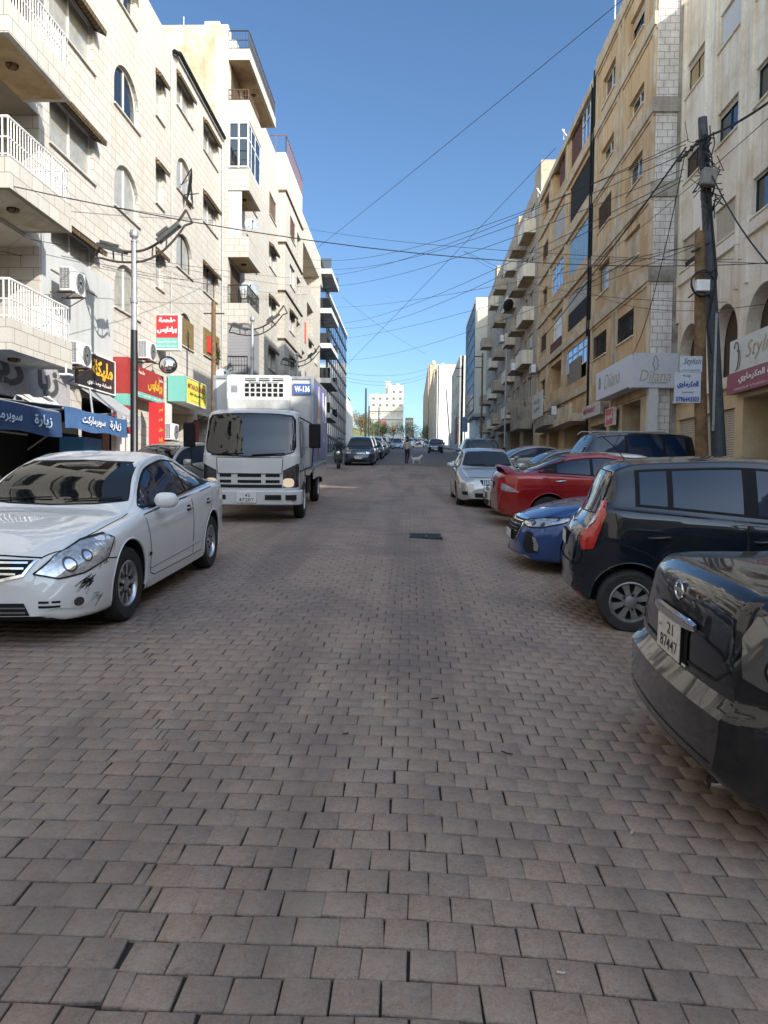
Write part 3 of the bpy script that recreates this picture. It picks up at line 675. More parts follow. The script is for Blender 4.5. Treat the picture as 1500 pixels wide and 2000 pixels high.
    def emblem(s,fr,a,b,r,mat=None,bar=False,name='emblem'):
        c=s.hit(fr,a,b)
        if c is None: return
        D=fr[3]; mb=MB(); N=-D; V=Vector((0,0,1)); Ur=V.cross(N).normalized()
        q=Matrix(((Ur.x,V.x,N.x,c.x),(Ur.y,V.y,N.y,c.y),(Ur.z,V.z,N.z,c.z),(0,0,0,1)))@Matrix.Translation((0,0,.008))
        pts=[q@Vector((r*math.cos(t),r*.82*math.sin(t),0)) for t in np.linspace(0,2*math.pi,21)]
        mb.tube(pts,r*.13,6,cap=False)
        if bar: mb.box((-r*1.1,-r*.17,-.006),(r*1.1,r*.17,.007),M=q)
        mb.build(name,mat or M['chrome'],s.root,sm=50)
def E2(cx,cy,rx,ry,n=16,p=1.0,a0=0):
    o=[]
    for i in range(n):
        t=2*math.pi*i/n+a0; c,s_=math.cos(t),math.sin(t)
        o.append((cx+rx*math.copysign(abs(c)**p,c),cy+ry*math.copysign(abs(s_)**p,s_)))
    return o
def mir(poly): return [(-x,y) for x,y in poly]
def car_spec(L,W,H,wb,fo,dc,r1,r2,dd,hc,hd,b0,b1,kind='sedan',nz=.74,rw=.315,**k):
    """dc cowl, r1/r2 roof front/rear, dd end of rear glass (distances from nose); hc hood, hd deck, b0/b1 belt heights"""
    zt=[(0,.50),(.03,.60),(.09,nz-.06),(.22,nz),(.5,nz+(hc-nz)*.45),(dc-.35,hc-.035),(dc-.04,hc),(dc+.06,hc+.035),(dc+(r1-dc)*.55,hc+(H-hc)*.60),(r1-.08,H-.075),(r1+.15,H-.03),((r1+r2)/2-.1,H),(r2-.3,H-.018)]
    if kind=='sedan': zt+=[(r2,H-.06),((r2+dd)/2,(H-.06)+(hd-H+.06)*.48),(dd-.04,hd+.03),(dd+.08,hd),(L-.14,hd-.015),(L-.05,hd-.08),(L,hd-.30)]
    else: zt+=[(r2,H-.035),(r2+(dd-r2)*.5,H-.09 if dd-r2>.25 else H-.12),(dd,hd),(L-.03,hd-.18),(L,hd-.40)]
    zs=[(0,.40),(.08,nz-.18),(.3,nz-.07),(dc-.3,hc-.10),(dc,hc-.055),(dc+.6,b0),(r2,b1),(dd,b1+.02 if kind!='sedan' else min(b1+.03,hd-.04)),(L-.12,(hd-.07) if kind=='sedan' else b1-.02),(L,.52)]
    zb=[(0,.24),(.12,.19),(.8,.18),(L-.8,.19),(L-.12,.27),(L,.36)]
    wm=[(0,.66),(.05,.76),(.2,.89),(.5,.965),(.95,.992),(L/2,1),(L-.9,.985),(L-.4,.945),(L-.12,.86),(L,.74)]
    wt=[(0,.52),(.2,.66),(.6,.72),(dc,.80),(r1,.655),((r1+r2)/2,.665),(r2,.63)]
    wt+= [(dd,.74),(L-.3,.76),(L,.62)] if kind=='sedan' else [(dd,k.get('wtr',.66)),(L,.66)]
    cr=[(0,.05),(.3,.05),(dc-.1,.045),(dc+.1,.035),(r1,.055),(r2,.055)]+([(dd,.035),(L,.04)] if kind=='sedan' else [(dd,.06),(L,.05)])
    d=dict(L=L,W=W,H=H,wb=wb,fo=fo,zt=zt,zs=zs,zb=zb,wm=wm,wt=wt,cr=cr,rw=rw,wins=[(r1-.75,r1+.62),(r1+.68,r2+.25)],dc=dc,r1=r1,r2=r2,dd=dd,hc=hc,hd=hd,kind=kind,b0=b0,b1=b1); d.update(k)
    return d
PT={}
def pt(n,c,**k):
    if n not in PT: PT[n]=paint(n+' car paint',c,**k)
    return PT[n]
def windscreen(c,mat=None,zl=.03,zu=.072,wl=None,wu=None,wiper=True):
    sp=c.sp; hw=c.hw; wl=wl or sp['wt'][3][1]*hw*.93; wu=wu or .595*hw
    z0=sp['hc']+zl; z1=sp['H']-zu-.03
    P=[(-wl,z0+.03),(-wl*.6,z0+.005),(0,z0-.005),(wl*.6,z0+.005),(wl,z0+.03),(wu+.03,z1-.05),(wu-.03,z1-.005),(0,z1+.012),(-wu+.03,z1-.005),(-wu-.03,z1-.05)]
    g=c.patch('windscreen',c.frame('front'),P,mat or M['carglass'],off=.006,grid=.05)
    c.ribbon('windscreen_seal',c.frame('front'),P,.022,M['trim'],off=.0045,closed=True)
    if wiper and not c.lo:
        mb=MB()
        for y0 in (-.55,.1):
            pts=[c.hit(c.frame('front'),y0+.52*t,z0+.02+.02*t) for t in (0,.25,.5,.75,1)]
            if all(p is not None for p in pts): mb.tube([p+Vector((.015,0,.012)) for p in pts],.007,6)
        if mb.f: mb.build('wipers',M['trim'],c.root)
    return g
def rearglass(c,z0,z1,wl,wu,mat=None):
    P=[(-wl,z0),(0,z0-.015),(wl,z0),(wu+.02,z1-.04),(wu-.04,z1),(0,z1+.01),(-wu+.04,z1),(-wu-.02,z1-.04)]
    c.patch('rear_window',c.frame('rear'),P,mat or M['carglass'],off=.006,grid=.05); c.ribbon('rear_window_seal',c.frame('rear'),P,.022,M['trim'],off=.0045,closed=True)
def gaps(c,lines,plane='side',w=.008,sds=(1,-1)):
    mb=MB()
    for ln in lines:
        for sd in (sds if plane=='side' else (1,)): c.ribbon('',c.frame(plane,sd),ln,w,None,off=.003,mb=mb,build=False)
    if mb.f: mb.build('panel_gaps',M['liner'],c.root)
def sedan_doors(c,hmat=None,hz=None):
    sp=c.sp; L2=c.L/2; rf,rr=c.ax; ra=sp['rw']+.09; bz=lambda d: float(c.zsf(d))-.01
    xb=L2-sp['wins'][1][0]+.03
    f0=rf-ra-.06; sill=.30
    for sd in (1,-1):
        d0=L2-f0
        P=[(f0,.34),(f0-.01,.55),(f0+.03,.75),(f0+.06,bz(d0-.06)),(xb,bz(L2-xb)),(xb,sill),(f0-.12,sill)]
        c.door(sd,P,handle=(xb+.14,(hz or bz(L2-xb)-.10)),hmat=hmat)
        r0=rr+ra*.55
        P=[(xb-.012,bz(L2-xb)),(xb-.012,sill),(rr+ra+.09,sill),(rr+ra+.03,.45),(rr+ra*.78,.62),(rr+ra*.2,.76),(rr-.05,bz(L2-rr+.05))]
        if sp.get('rdoor'): P=sp['rdoor'](c,xb,rr,ra,bz,sill)
        c.door(sd,P,handle=(rr+.22,(hz or bz(L2-rr-.22)-.10)+.01),hmat=hmat)
def plain_front(c,lamp='lens',grille=True,zl=None,lampw=.34):
    sp=c.sp; L2=c.L/2; nz=sp['zt'][3][1]; hw=c.hw; z=zl or nz-.06
    for sd in (1,-1):
        c.cpatch('headlight',1,sd,[(L2-.03,hw*.55,z-.10),(L2-.15,hw*.86,z-.11),(L2-.45,hw,z-.02),(L2-.62,hw,z+.05),(L2-.35,hw*.92,z+.045),(L2-.05,hw*.55,z+.02)],M[lamp],off=.005)
    fr=c.frame('front')
    if grille:
        g=c.patch('grille',fr,[(-.36,z-.11),(.36,z-.11),(.40,z+.0),(-.40,z+.0)],M['trim'],off=.004)
        for k in range(2 if c.lo else 3): c.ribbon('grille_bar',fr,[(-.38,z-.085+k*.035),(.38,z-.085+k*.035)],.008,M['chrome'],off=.009,parent=g)
    c.patch('lower_intake',fr,[(-.45,.25),(.45,.25),(.5,.36),(-.5,.36)],M['trim'],off=.004)
    c.plate(fr,0,.45,.40,.11,[],off=.015)
def plain_rear(c,z0,z1,w=.30,plate_z=.75,txt=None):
    L2=c.L/2; hw=c.hw
    for sd in (1,-1):
        c.cpatch('tail_light',-1,sd,[(-L2+.02,hw*.55,z0),(-L2+.12,hw*.9,z0),(-L2+w,hw,z0+.03),(-L2+w,hw,z1),(-L2+.1,hw*.9,z1),(-L2+.02,hw*.55,z1-.02)],M['redl'],off=.005)
    c.plate(c.frame('rear'),0,plate_z,.40,.12,[],off=.012)

# ---- white sedan, front left
c=Car('sedan','white sedan with a black scuffed bumper, parked at the left before the lorry',car_spec(4.80,1.80,1.435,2.76,.98,1.36,2.20,3.25,4.12,.945,1.07,.91,.98,nz=.745,rw=.325,spokes=9,spw=.020,bow=.13,steer=-3,wtop=.03),pt('white',(.70,.70,.69),dirt=.10,rough=.4))
windscreen(c); c.glasshouse(None,1.3,4.05,chrome=True); rearglass(c,1.14,1.38,.60,.50)
sedan_doors(c,hmat=M['chrome'],hz=.83); c.mirrors(1.72,.92,1.0)
L2=c.L/2
for sd in (1,-1):
    h=c.cpatch('headlight',1,sd,[(L2-.04,.50,.56),(L2-.10,.66,.52),(L2-.24,.80,.545),(L2-.52,.88,.62),(L2-.70,.86,.76),(L2-.66,.80,.80),(L2-.45,.70,.77),(L2-.20,.58,.68)],M['lens'],off=.006)
    c.cline('lamp_outline',1,sd,[(L2-.04,.50,.56),(L2-.10,.66,.52),(L2-.24,.80,.545),(L2-.52,.88,.62),(L2-.70,.86,.76),(L2-.66,.80,.80),(L2-.45,.70,.77),(L2-.20,.58,.68)],.012,M['liner'],off=.007,closed=True,parent=h)
    q=.70711
    for (x,y,z,r,mt) in ((L2-.20,.70,.615,.055,'lensd'),(L2-.20,.70,.615,.040,'chrome'),(L2-.34,.775,.665,.045,'lensd'),(L2-.34,.775,.665,.032,'chrome')):
        c.patch('reflector',c.diag(1,sd),E2((-x+y)*q,z,r,r,16),M[mt],off=.008 if mt=='lensd' else .0095,parent=h,grid=.02)
    c.cpatch('side_reflector',1,sd,[(L2-.60,.88,.64),(L2-.66,.88,.70),(L2-.70,.88,.76),(L2-.66,.88,.72)],M['amber'],off=.009,parent=h)
    # fog lamp, its slots
    f=c.cpatch('fog_lamp_surround',1,sd,[(L2-.05,.55,.335),(L2-.08,.60,.30),(L2-.22,.78,.28),(L2-.30,.83,.32),(L2-.27,.82,.375),(L2-.14,.70,.385),(L2-.06,.60,.36)],c.pm,off=.006)
    for zz in (.315,.35): c.cline('slot',1,sd,[(L2-.04,.52,zz),(L2-.10,.66,zz-.003)],.018,M['liner'],off=.008,parent=f)
    c.patch('fog_ring',c.diag(1,sd),E2((-(L2-.2)+.765)*q,.33,.062,.050,18),M['whitem'],off=.009,parent=f,grid=.02)
    c.patch('fog_lamp',c.diag(1,sd),E2((-(L2-.2)+.765)*q,.33,.044,.036,18),M['lensd'],off=.011,parent=f,grid=.02)
fr=c.frame('front')
g=c.patch('grille',fr,[(-.47,.66),(-.40,.56),(-.20,.515),(.20,.515),(.40,.56),(.47,.66),(0,.675)],M['liner'],off=.005)
for zz,wd in ((.645,.43),(.605,.41),(.565,.36)): c.ribbon('grille_bar',fr,[(-wd,zz-.002),(0,zz+.006),(wd,zz-.002)],.014,M['chrome'],off=.014,parent=g)
c.ribbon('grille_surround',fr,[(-.48,.665),(-.41,.553),(-.20,.505),(.20,.505),(.41,.553),(.48,.665)],.022,M['chrome'],off=.012,parent=g)
c.emblem(fr,0,.60,.055,bar=True)
g=c.patch('lower_intake',fr,[(-.46,.25),(.46,.25),(.42,.345),(-.42,.345)],M['liner'],off=.005)
for zz in (.275,.31): c.ribbon('intake_bar',fr,[(-.43,zz),(.43,zz)],.010,M['alloyd'],off=.011,parent=g)
c.plate(fr,0,.43,.40,.11,[],off=.016)
# hood line, bumper line, moulding, scuffs
gaps(c,[[(L2-.14,-.50),(L2-.30,-.62),(L2-.7,-.70),(L2-1.15,-.745),(L2-1.3,-.74)],[(L2-.14,.50),(L2-.30,.62),(L2-.7,.70),(L2-1.15,.745),(L2-1.3,.74)]],'top',.011)
fd=MB(); c.ribbon('',fr,[(-.50,.672),(-.25,.69),(0,.695),(.25,.69),(.50,.672)],.010,None,mb=fd,build=False); fd.build('bonnet_gap',M['liner'],c.root)
for sd in (1,-1):
    c.cline('bumper_gap',1,sd,[(L2-.52,.89,.615),(L2-.60,.895,.605),(L2-.66,.90,.60)],.010,M['liner'],off=.004)
    s_=c.frame('side',sd); c.ribbon('side_moulding',s_,[(c.ax[0]-.46,.40),(c.ax[1]+.55,.43)],.035,c.pm,off=.010); c.ribbon('moulding_shadow',s_,[(c.ax[0]-.46,.380),(c.ax[1]+.55,.410)],.010,M['trim'],off=.006)
    c.ribbon('sill',s_,[(c.ax[0]-.42,.235),(c.ax[1]+.45,.245)],.06,c.pm,off=.014)
    c.patch('door_badge',s_,[(c.ax[0]-.50,.50),(c.ax[0]-.42,.50),(c.ax[0]-.44,.535),(c.ax[0]-.50,.53)],M['trim'],off=.006)
def scuff(c,fb,sd,cx,cy,cz,n,spread,mat):
    mb=MB(); q=.70711; fr=c.diag(fb,sd)
    for i in range(n):
        u=(-fb*cx+cy)*q+random.gauss(0,spread[0]); z=cz+random.gauss(0,spread[1]); l=random.uniform(.01,.06); a=random.uniform(.1,1.0)
        c.ribbon('',fr,[(u-l*math.cos(a),z-l*math.sin(a)),(u,z+.004),(u+l*math.cos(a),z+l*math.sin(a))],random.uniform(.002,.009),None,off=.0045,mb=mb,build=False)
    mb.build('bumper_scuff',mat,c.root)
scuff(c,1,1,L2-.26,.80,.46,26,(.028,.028),M['trim']); scuff(c,1,1,L2-.44,.87,.59,6,(.05,.006),M['trim']); scuff(c,1,1,L2-.34,.83,.35,8,(.04,.02),M['alloyd'])
c.place(-3.28,7.98,-90)
# ---- black hatchback, right
def hb_rdoor(c,xb,rr,ra,bz,sill):
    return [(xb-.012,bz(c.L/2-xb)),(xb-.012,sill),(rr+ra+.04,sill),(rr+ra+.0,.42),(rr+ra*.80,.62),(rr+ra*.25,.74),(rr-.10,.80),(rr-.16,bz(c.L/2-rr+.16))]
c=Car('hatchback','black hatchback parked tail to the road between the blue car and the dark sedan',car_spec(3.58,1.60,1.575,2.38,.66,.92,1.55,2.98,3.40,1.01,1.02,.99,1.10,kind='hatch',nz=.80,rw=.282,rim=.66,spokes=8,spw=.030,rimmat='alloyd',bow=.09,wtr=.68,rdoor=hb_rdoor,gap=.06),pt('black',(.006,.009,.016),dirt=.10,rough=.25,dust=(.16,.13,.10)))
c.sp['wins']=[(.9,2.00),(2.12,2.70),(2.75,2.98)]
windscreen(c); 
c.glasshouse(None,.85,3.02); rearglass(c,1.06,1.42,.56,.50)
sedan_doors(c,hz=.86); c.mirrors(1.22,.96,1.05)
L2=c.L/2
for sd in (1,-1):
    t=c.cpatch('tail_light',-1,sd,[(-L2+.04,.66,.83),(-L2+.07,.71,.73),(-L2+.15,.77,.75),(-L2+.21,.78,.94),(-L2+.25,.78,1.06),(-L2+.20,.76,1.17),(-L2+.12,.71,1.17),(-L2+.08,.69,1.04)],M['redl'],off=.010)
    c.cpatch('reverse_lamp',-1,sd,[(-L2+.05,.66,.93),(-L2+.09,.70,.91),(-L2+.14,.74,1.00),(-L2+.11,.71,1.05),(-L2+.08,.68,1.03)],M['lens'],off=.014,parent=t)
    gaps(c,[[(-L2+.22,.58),(-L2+.40,.56),(-L2+.43,.50)]],sds=(sd,))
fr=c.frame('rear')
c.ribbon('hatch_gap',fr,[(-.66,1.02),(-.64,.66),(-.50,.60),(.50,.60),(.64,.66),(.66,1.02)],.010,M['liner'],off=.003)
c.patch('bumper_step',fr,[(-.70,.52),(.70,.52),(.72,.60),(-.72,.60)],pt('black',0),off=.012)
c.patch('rear_reflector',fr,[(-.62,.30),(-.42,.30),(-.42,.34),(-.62,.34)],M['redl'],off=.006)
c.plate(fr,0,.78,.36,.12,[],off=.012); c.emblem(fr,0,.94,.05)
tp=MB(); a=c.bvh.ray_cast(Vector((-L2+.55,0,4)),Vector((0,0,-1)))[0]
tp.tube([a,a+Vector((-.10,0,.12)),a+Vector((-.22,0,.22))],.005,6); tp.build('aerial',M['trim'],c.root)
plain_front(c)
c.place(3.30,7.45,-7)
# ---- dark grey sedan, bottom right: rear three-quarter
DG=pt('charcoal',(.009,.010,.013),metal=.3,dirt=.12,rough=.3,dust=(.20,.165,.125))
def _ds(s_): s_['zs'][-1]=(s_['L'],.80); s_['zs'][-2]=(s_['L']-.12,1.02); return s_
c=Car('sedan','dark grey sedan seen from behind at the lower right, number plate 21 87447',_ds(car_spec(4.86,1.79,1.47,2.80,.98,1.36,2.20,3.30,4.10,.965,1.13,.93,1.03,nz=.74,rw=.325,spokes=7,bow=.10,rbump=(.67,.06),zmid=.60)),DG)
c.sp['wins']=[(1.45,2.75),(2.82,3.60)]
windscreen(c); c.glasshouse(None,1.3,4.0); rearglass(c,1.165,1.39,.66,.52); sedan_doors(c,hz=.86,hmat=DG); c.mirrors(1.72,.93,1.1)
L2=c.L/2; fr=c.frame('rear')
plain_front(c)
# boot lid with recess
bt=c.ribbon('boot_gap',fr,[(-.615,1.085),(-.635,.92),(-.60,.78),(-.50,.715),(.50,.715),(.60,.78),(.635,.92),(.615,1.085)],.012,M['liner'],off=.004)
gaps(c,[[(-L2+.10,-.66),(-L2+.45,-.71),(-L2+.80,-.72)],[(-L2+.10,.66),(-L2+.45,.71),(-L2+.80,.72)],[(-L2+.80,-.72),(-L2+.80,.72)]],'top',.011)
rc=c.patch('plate_recess',fr,[(-.225,.88),(-.225,.70),(-.20,.685),(.20,.685),(.225,.70),(.225,.88)],M['trim'],off=.007,parent=bt)
h0=c.hit(fr,0,.88)
mb=MB(); prev=None
ch=MB()
pts=[]
for t in np.linspace(-1,1,15):
    h=c.hit(fr,.30*t,.885); pts.append(h+Vector((-.012,0,0)))
prof=[(0,.026),(-.020,.02),(-.028,-.004),(-.018,-.024),(0,-.028)]
ring=[[p+Vector((dx*(1-.5*abs(t)**6),0,dz*(1-.35*abs(t)**6))) for dx,dz in prof] for p,t in zip(pts,np.linspace(-1,1,15))]
for i in range(14):
    for j in range(4): ch.face([ring[i][j],ring[i+1][j],ring[i+1][j+1],ring[i][j+1]])
ch.face(ring[0]); ch.face(ring[-1][::-1])
ch.build('chrome_handle',M['chrome'],bt,sm=50,fix=True)
c.plate(fr,0,.775,.335,.17,[('21',.03,.042,.085,.055),('87447',.015,-.035,.25,.060),('الاردن',-.12,.035,.05,.022)],parent=bt,off=.014)
c.emblem(fr,0,1.0,.052,bar=True)
c.ribbon('boot_script',fr,[(-.22,.69),(.22,.69)],.012,M['whitem'],off=.010,parent=bt)
for sd in (1,-1):
    t=c.cpatch('tail_light',-1,sd,[(-L2+.06,.64,.93),(-L2+.10,.64,.78),(-L2+.22,.78,.72),(-L2+.48,.87,.745),(-L2+.55,.87,.84),(-L2+.42,.82,1.00),(-L2+.22,.70,1.05),(-L2+.12,.65,1.02)],M['smoke'],off=.007)
    q=.70711; fq=c.diag(-1,sd)
    for (x,y,z,r,mt) in ((-L2+.20,.74,.83,.066,'trim'),(-L2+.20,.74,.83,.052,'chrome'),(-L2+.30,.78,.94,.060,'trim'),(-L2+.30,.78,.94,.046,'amber'),(-L2+.40,.85,.84,.055,'redl')):
        c.patch('lamp_bowl',fq,E2((x+y)*q,z,r*.9,r*.9,18),M[mt],off=.009 if mt in('lens','redl') else .011,parent=t,grid=.02)
# bumper shelf crease and lower lip
c.ribbon('bumper_seam',fr,[(-.72,.40),(.72,.40)],.006,M['liner'],off=.003)
ex=MB(); hx=c.hit(fr,-.48,.33); ex.tube([hx+Vector((.20,0,-.06)),hx+Vector((.03,0,-.065))],.028,14,cap=False); ex.tube([hx+Vector((.19,0,-.06)),hx+Vector((.031,0,-.065))],.024,14,mi=1); ex.build('exhaust_pipe',[M['chrome'],M['liner']],c.root,sm=50)
c.place(3.70,3.70,-1.5)
# ---- blue liftback facing the road
BL=pt('blue',(.012,.055,.20),metal=.35,dirt=.12,rough=.3)
c=Car('liftback','bright blue car nosing out to the road beside the black hatchback',car_spec(4.47,1.82,1.45,2.70,.88,1.28,2.12,3.35,4.30,.96,1.08,.93,1.02,kind='hatch',nz=.74,rw=.325,spokes=5,spw=.05,bow=.16,twin=True,rdoor=lambda c,xb,rr,ra,bz,sill:[(xb-.012,bz(c.L/2-xb)),(xb-.012,sill),(rr+ra+.09,sill),(rr+ra+.03,.45),(rr+ra*.78,.62),(rr+ra*.2,.76),(rr-.05,bz(c.L/2-rr+.05))]),BL)
windscreen(c); c.glasshouse(None,1.25,4.0,chrome=True); sedan_doors(c); c.mirrors(1.65,.93,1.05); rearglass(c,1.10,1.30,.58,.50)
L2=c.L/2; fr=c.frame('front')
for sd in (1,-1):
    h=c.cpatch('headlight',1,sd,[(L2-.03,.46,.66),(L2-.10,.62,.61),(L2-.26,.80,.62),(L2-.50,.88,.68),(L2-.74,.88,.76),(L2-.60,.86,.755),(L2-.34,.76,.735),(L2-.12,.58,.705)],M['lens'],off=.006)
    c.cline('lamp_outline',1,sd,[(L2-.03,.46,.66),(L2-.10,.62,.61),(L2-.26,.80,.62),(L2-.50,.88,.68),(L2-.74,.88,.76),(L2-.60,.86,.755),(L2-.34,.76,.735),(L2-.12,.58,.705)],.016,M['liner'],off=.007,closed=True,parent=h)
    q=.70711
    for x,y in ((L2-.16,.68),(L2-.27,.78)): c.patch('projector',c.diag(1,sd),E2((-x+y)*q,.655,.030,.028,14),M['lensd'],off=.010,parent=h,grid=.02)
    v=c.cpatch('corner_vent',1,sd,[(L2-.10,.62,.56),(L2-.16,.72,.555),(L2-.22,.80,.42),(L2-.22,.80,.30),(L2-.12,.68,.28),(L2-.08,.62,.36)],M['liner'],off=.006)
    c.cpatch('daytime_lamp',1,sd,[(L2-.17,.74,.50),(L2-.20,.78,.49),(L2-.235,.81,.39),(L2-.22,.80,.32),(L2-.19,.76,.33),(L2-.19,.76,.42)],M['alloy'],off=.010,parent=v)
    s_=c.frame('side',sd); c.ribbon('sill',s_,[(c.ax[0]-.42,.235),(c.ax[1]+.45,.245)],.06,M['trim'],off=.008)
g=c.patch('grille',fr,[(-.40,.69),(-.46,.60),(-.44,.48),(-.30,.40),(.30,.40),(.44,.48),(.46,.60),(.40,.69)],M['trim'],off=.005)
for k in range(4): c.ribbon('grille_bar',fr,[(-.40+.02*k*0,.665-.045*k),(.40,.665-.045*k)],.010,M['chrome'],off=.012,parent=g)
c.ribbon('grille_surround',fr,[(-.41,.70),(-.475,.60),(-.45,.475),(-.31,.385),(.31,.385),(.45,.475),(.475,.60),(.41,.70)],.022,M['chrome'],off=.010,closed=True,parent=g)
c.emblem(fr,0,.66,.06); c.plate(fr,0,.47,.40,.11,[],off=.02)
c.patch('lower_lip',fr,[(-.70,.22),(.70,.22),(.66,.255),(-.66,.255)],M['greym'],off=.008)
gaps(c,[[(L2-.10,sg*.42),(L2-.24,sg*.58),(L2-.6,sg*.70),(L2-1.1,sg*.76),(L2-1.25,sg*.76)] for sg in (1,-1)],'top',.011)
gaps(c,[[(L2-.62,.70),(L2-.60,.60),(L2-.52,.55)]])
c.place(3.60,10.45,180)
# ---- red sedan with spoiler, tail to the road
RD=pt('red',(.26,.010,.012),metal=.3,dirt=.10,rough=.3)
c=Car('sedan','glossy red sedan with a boot spoiler, tail to the road beyond the blue car',car_spec(4.55,1.76,1.48,2.635,.93,1.30,2.10,3.15,3.95,.96,1.10,.94,1.03,nz=.74,rw=.32,spokes=7,bow=.10),RD)
windscreen(c); c.glasshouse(None,1.25,3.85); rearglass(c,1.14,1.39,.64,.52); sedan_doors(c,hmat=M['chrome']); c.mirrors(1.66,.93); plain_front(c)
L2=c.L/2; fr=c.frame('rear')
for sd in (1,-1):
    t=c.cpatch('tail_light',-1,sd,[(-L2+.04,.50,.92),(-L2+.05,.54,.80),(-L2+.16,.74,.72),(-L2+.40,.86,.70),(-L2+.44,.86,.735),(-L2+.20,.80,.86),(-L2+.10,.68,.95)],M['redl'],off=.007)
    c.cpatch('reverse_lamp',-1,sd,[(-L2+.10,.66,.76),(-L2+.20,.78,.725),(-L2+.40,.86,.715),(-L2+.28,.82,.80),(-L2+.14,.72,.88),(-L2+.09,.66,.88)],M['lens'],off=.010,parent=t)
sp_=MB(); Q=[]
for t in np.linspace(-1,1,17):
    y=.70*t; lift=.10*(1-abs(t)**3.5); sx=-L2+.10+.12*t*t
    hb=c.bvh.ray_cast(Vector((sx+.05,y,4)),Vector((0,0,-1)))[0] or Vector((sx,y,1.05))
    zz=hb.z+lift
    Q.append([Vector((sx-.03,y,zz+.020)),Vector((sx+.02,y,zz+.032)),Vector((sx+.16,y,zz+.012)),Vector((sx+.16,y,zz-.002)),Vector((sx+.02,y,zz+.004)),Vector((sx-.03,y,zz+.004))])
for i in range(16):
    for j in range(6): sp_.face([Q[i][j],Q[i][(j+1)%6],Q[i+1][(j+1)%6],Q[i+1][j]])
sp_.face(Q[0]); sp_.face(Q[-1][::-1]); sp_.build('spoiler',RD,c.root,sm=40,fix=True)
c.ribbon('boot_gap',fr,[(-.56,1.03),(-.50,.72),(-.42,.66),(.42,.66),(.50,.72),(.56,1.03)],.010,M['liner'],off=.003)
c.plate(fr,0,.82,.40,.12,[],off=.012)
c.place(3.92,15.6,1)
# ---- silver family car facing the camera
SV=pt('silver',(.46,.45,.42),metal=.45,dirt=.18,rough=.35)
c=Car('sedan','silver saloon parked along the road facing the camera, first in line on the right',car_spec(4.35,1.70,1.46,2.54,.86,1.22,2.02,3.15,3.85,.97,1.08,.95,1.02,nz=.78,rw=.30,spokes=6,spw=.04,rimmat='alloyd',bow=.09),SV)
windscreen(c); c.glasshouse(None,1.2,3.75); rearglass(c,1.12,1.36,.60,.50); sedan_doors(c); c.mirrors(1.55,.94,1.05)
L2=c.L/2; fr=c.frame('front')
for sd in (1,-1):
    h=c.cpatch('headlight',1,sd,[(L2-.03,.46,.60),(L2-.12,.70,.58),(L2-.34,.84,.60),(L2-.40,.85,.72),(L2-.18,.76,.735),(L2-.06,.48,.715)],M['lens'],off=.006)
    c.cpatch('indicator',1,sd,[(L2-.30,.82,.61),(L2-.38,.85,.62),(L2-.40,.85,.71),(L2-.30,.82,.71)],M['amber'],off=.009,parent=h)
    c.cpatch('fog_recess',1,sd,[(L2-.07,.55,.33),(L2-.14,.72,.33),(L2-.17,.74,.41),(L2-.08,.56,.42)],M['liner'],off=.006)
g=c.patch('grille',fr,[(-.30,.70),(-.22,.56),(.22,.56),(.30,.70)],M['liner'],off=.005)
for k in range(9): c.ribbon('grille_bar',fr,[(-.2+.05*k,.57),(-.2+.05*k,.69)],.008,M['chrome'],off=.010,parent=g)
c.patch('lower_intake',fr,[(-.40,.27),(.40,.27),(.42,.38),(-.42,.38)],M['liner'],off=.005); c.plate(fr,0,.46,.40,.11,[],off=.015)
c.ribbon('bonnet_gap',fr,[(-.62,.745),(-.3,.755),(.3,.755),(.62,.745)],.010,M['liner'])
c.place(2.0,21.0,-90)
# ---- pale car, mostly hidden between silver and red
c=Car('hatchback','pale silver car nose half hidden between the red sedan and the silver saloon',car_spec(4.1,1.72,1.46,2.55,.86,1.15,1.9,3.3,3.9,.96,1.0,.94,1.04,kind='hatch',nz=.74,rw=.305,bow=.15),pt('palesilver',(.52,.52,.50),metal=.3,dirt=.12),simpler=True)
windscreen(c); c.glasshouse(None,1.15,3.6); plain_front(c); c.place(3.78,17.8,180)
# ---- black off-roader behind red sedan
def suv_spec(L=4.9,W=1.92,H=1.82,**k):
    a=dict(nz=.98,rw=.37,spokes=6,spw=.04,bow=.10,cat='off-road car'); a.update(k)
    return car_spec(L,W,H,L*.58,.92,1.45,2.10,L-.75,L-.25,1.16,1.14,1.12,1.17,kind='hatch',**a)
BK=pt('black2',(.010,.011,.013),dirt=.10,rough=.25,dust=(.16,.13,.10))
c=Car('off_road_car','big black off-road car standing behind the red sedan near the shop fronts',suv_spec(5.05,1.95,1.96),BK)
c.sp['wins']=[(1.4,2.75),(2.82,3.75),(3.82,4.35)]
windscreen(c); c.glasshouse(None,1.4,4.5,chrome=True); c.mirrors(1.85,1.12,1.2); plain_front(c,zl=.90,lamp='lens'); sedan_doors(c,hz=1.02); plain_rear(c,.9,1.1,plate_z=.9)
rk=MB()
for sd in (1,-1): rk.tube([(.7,sd*.60,1.88),(.6,sd*.60,1.955),(-1.3,sd*.60,1.955),(-1.45,sd*.60,1.88)],.018,8)
rk.build('roof_rails',M['greym'],c.root,sm=50)
c.place(5.42,21.4,182)
# ---- grey sedan beyond
GR=pt('grey',(.20,.195,.18),metal=.5,dirt=.18,rough=.35)
c=Car('sedan','grey sedan parked nose to the road just beyond the silver saloon',car_spec(4.6,1.78,1.44,2.7,.9,1.3,2.15,3.2,4.0,.95,1.08,.92,1.0,nz=.73,rw=.315,bow=.13),GR,simpler=True)
windscreen(c); c.glasshouse(None,1.25,3.9); c.mirrors(1.65,.93); plain_front(c); sedan_doors(c); grey_sedan=c
c.place(5.05,26.4,186)
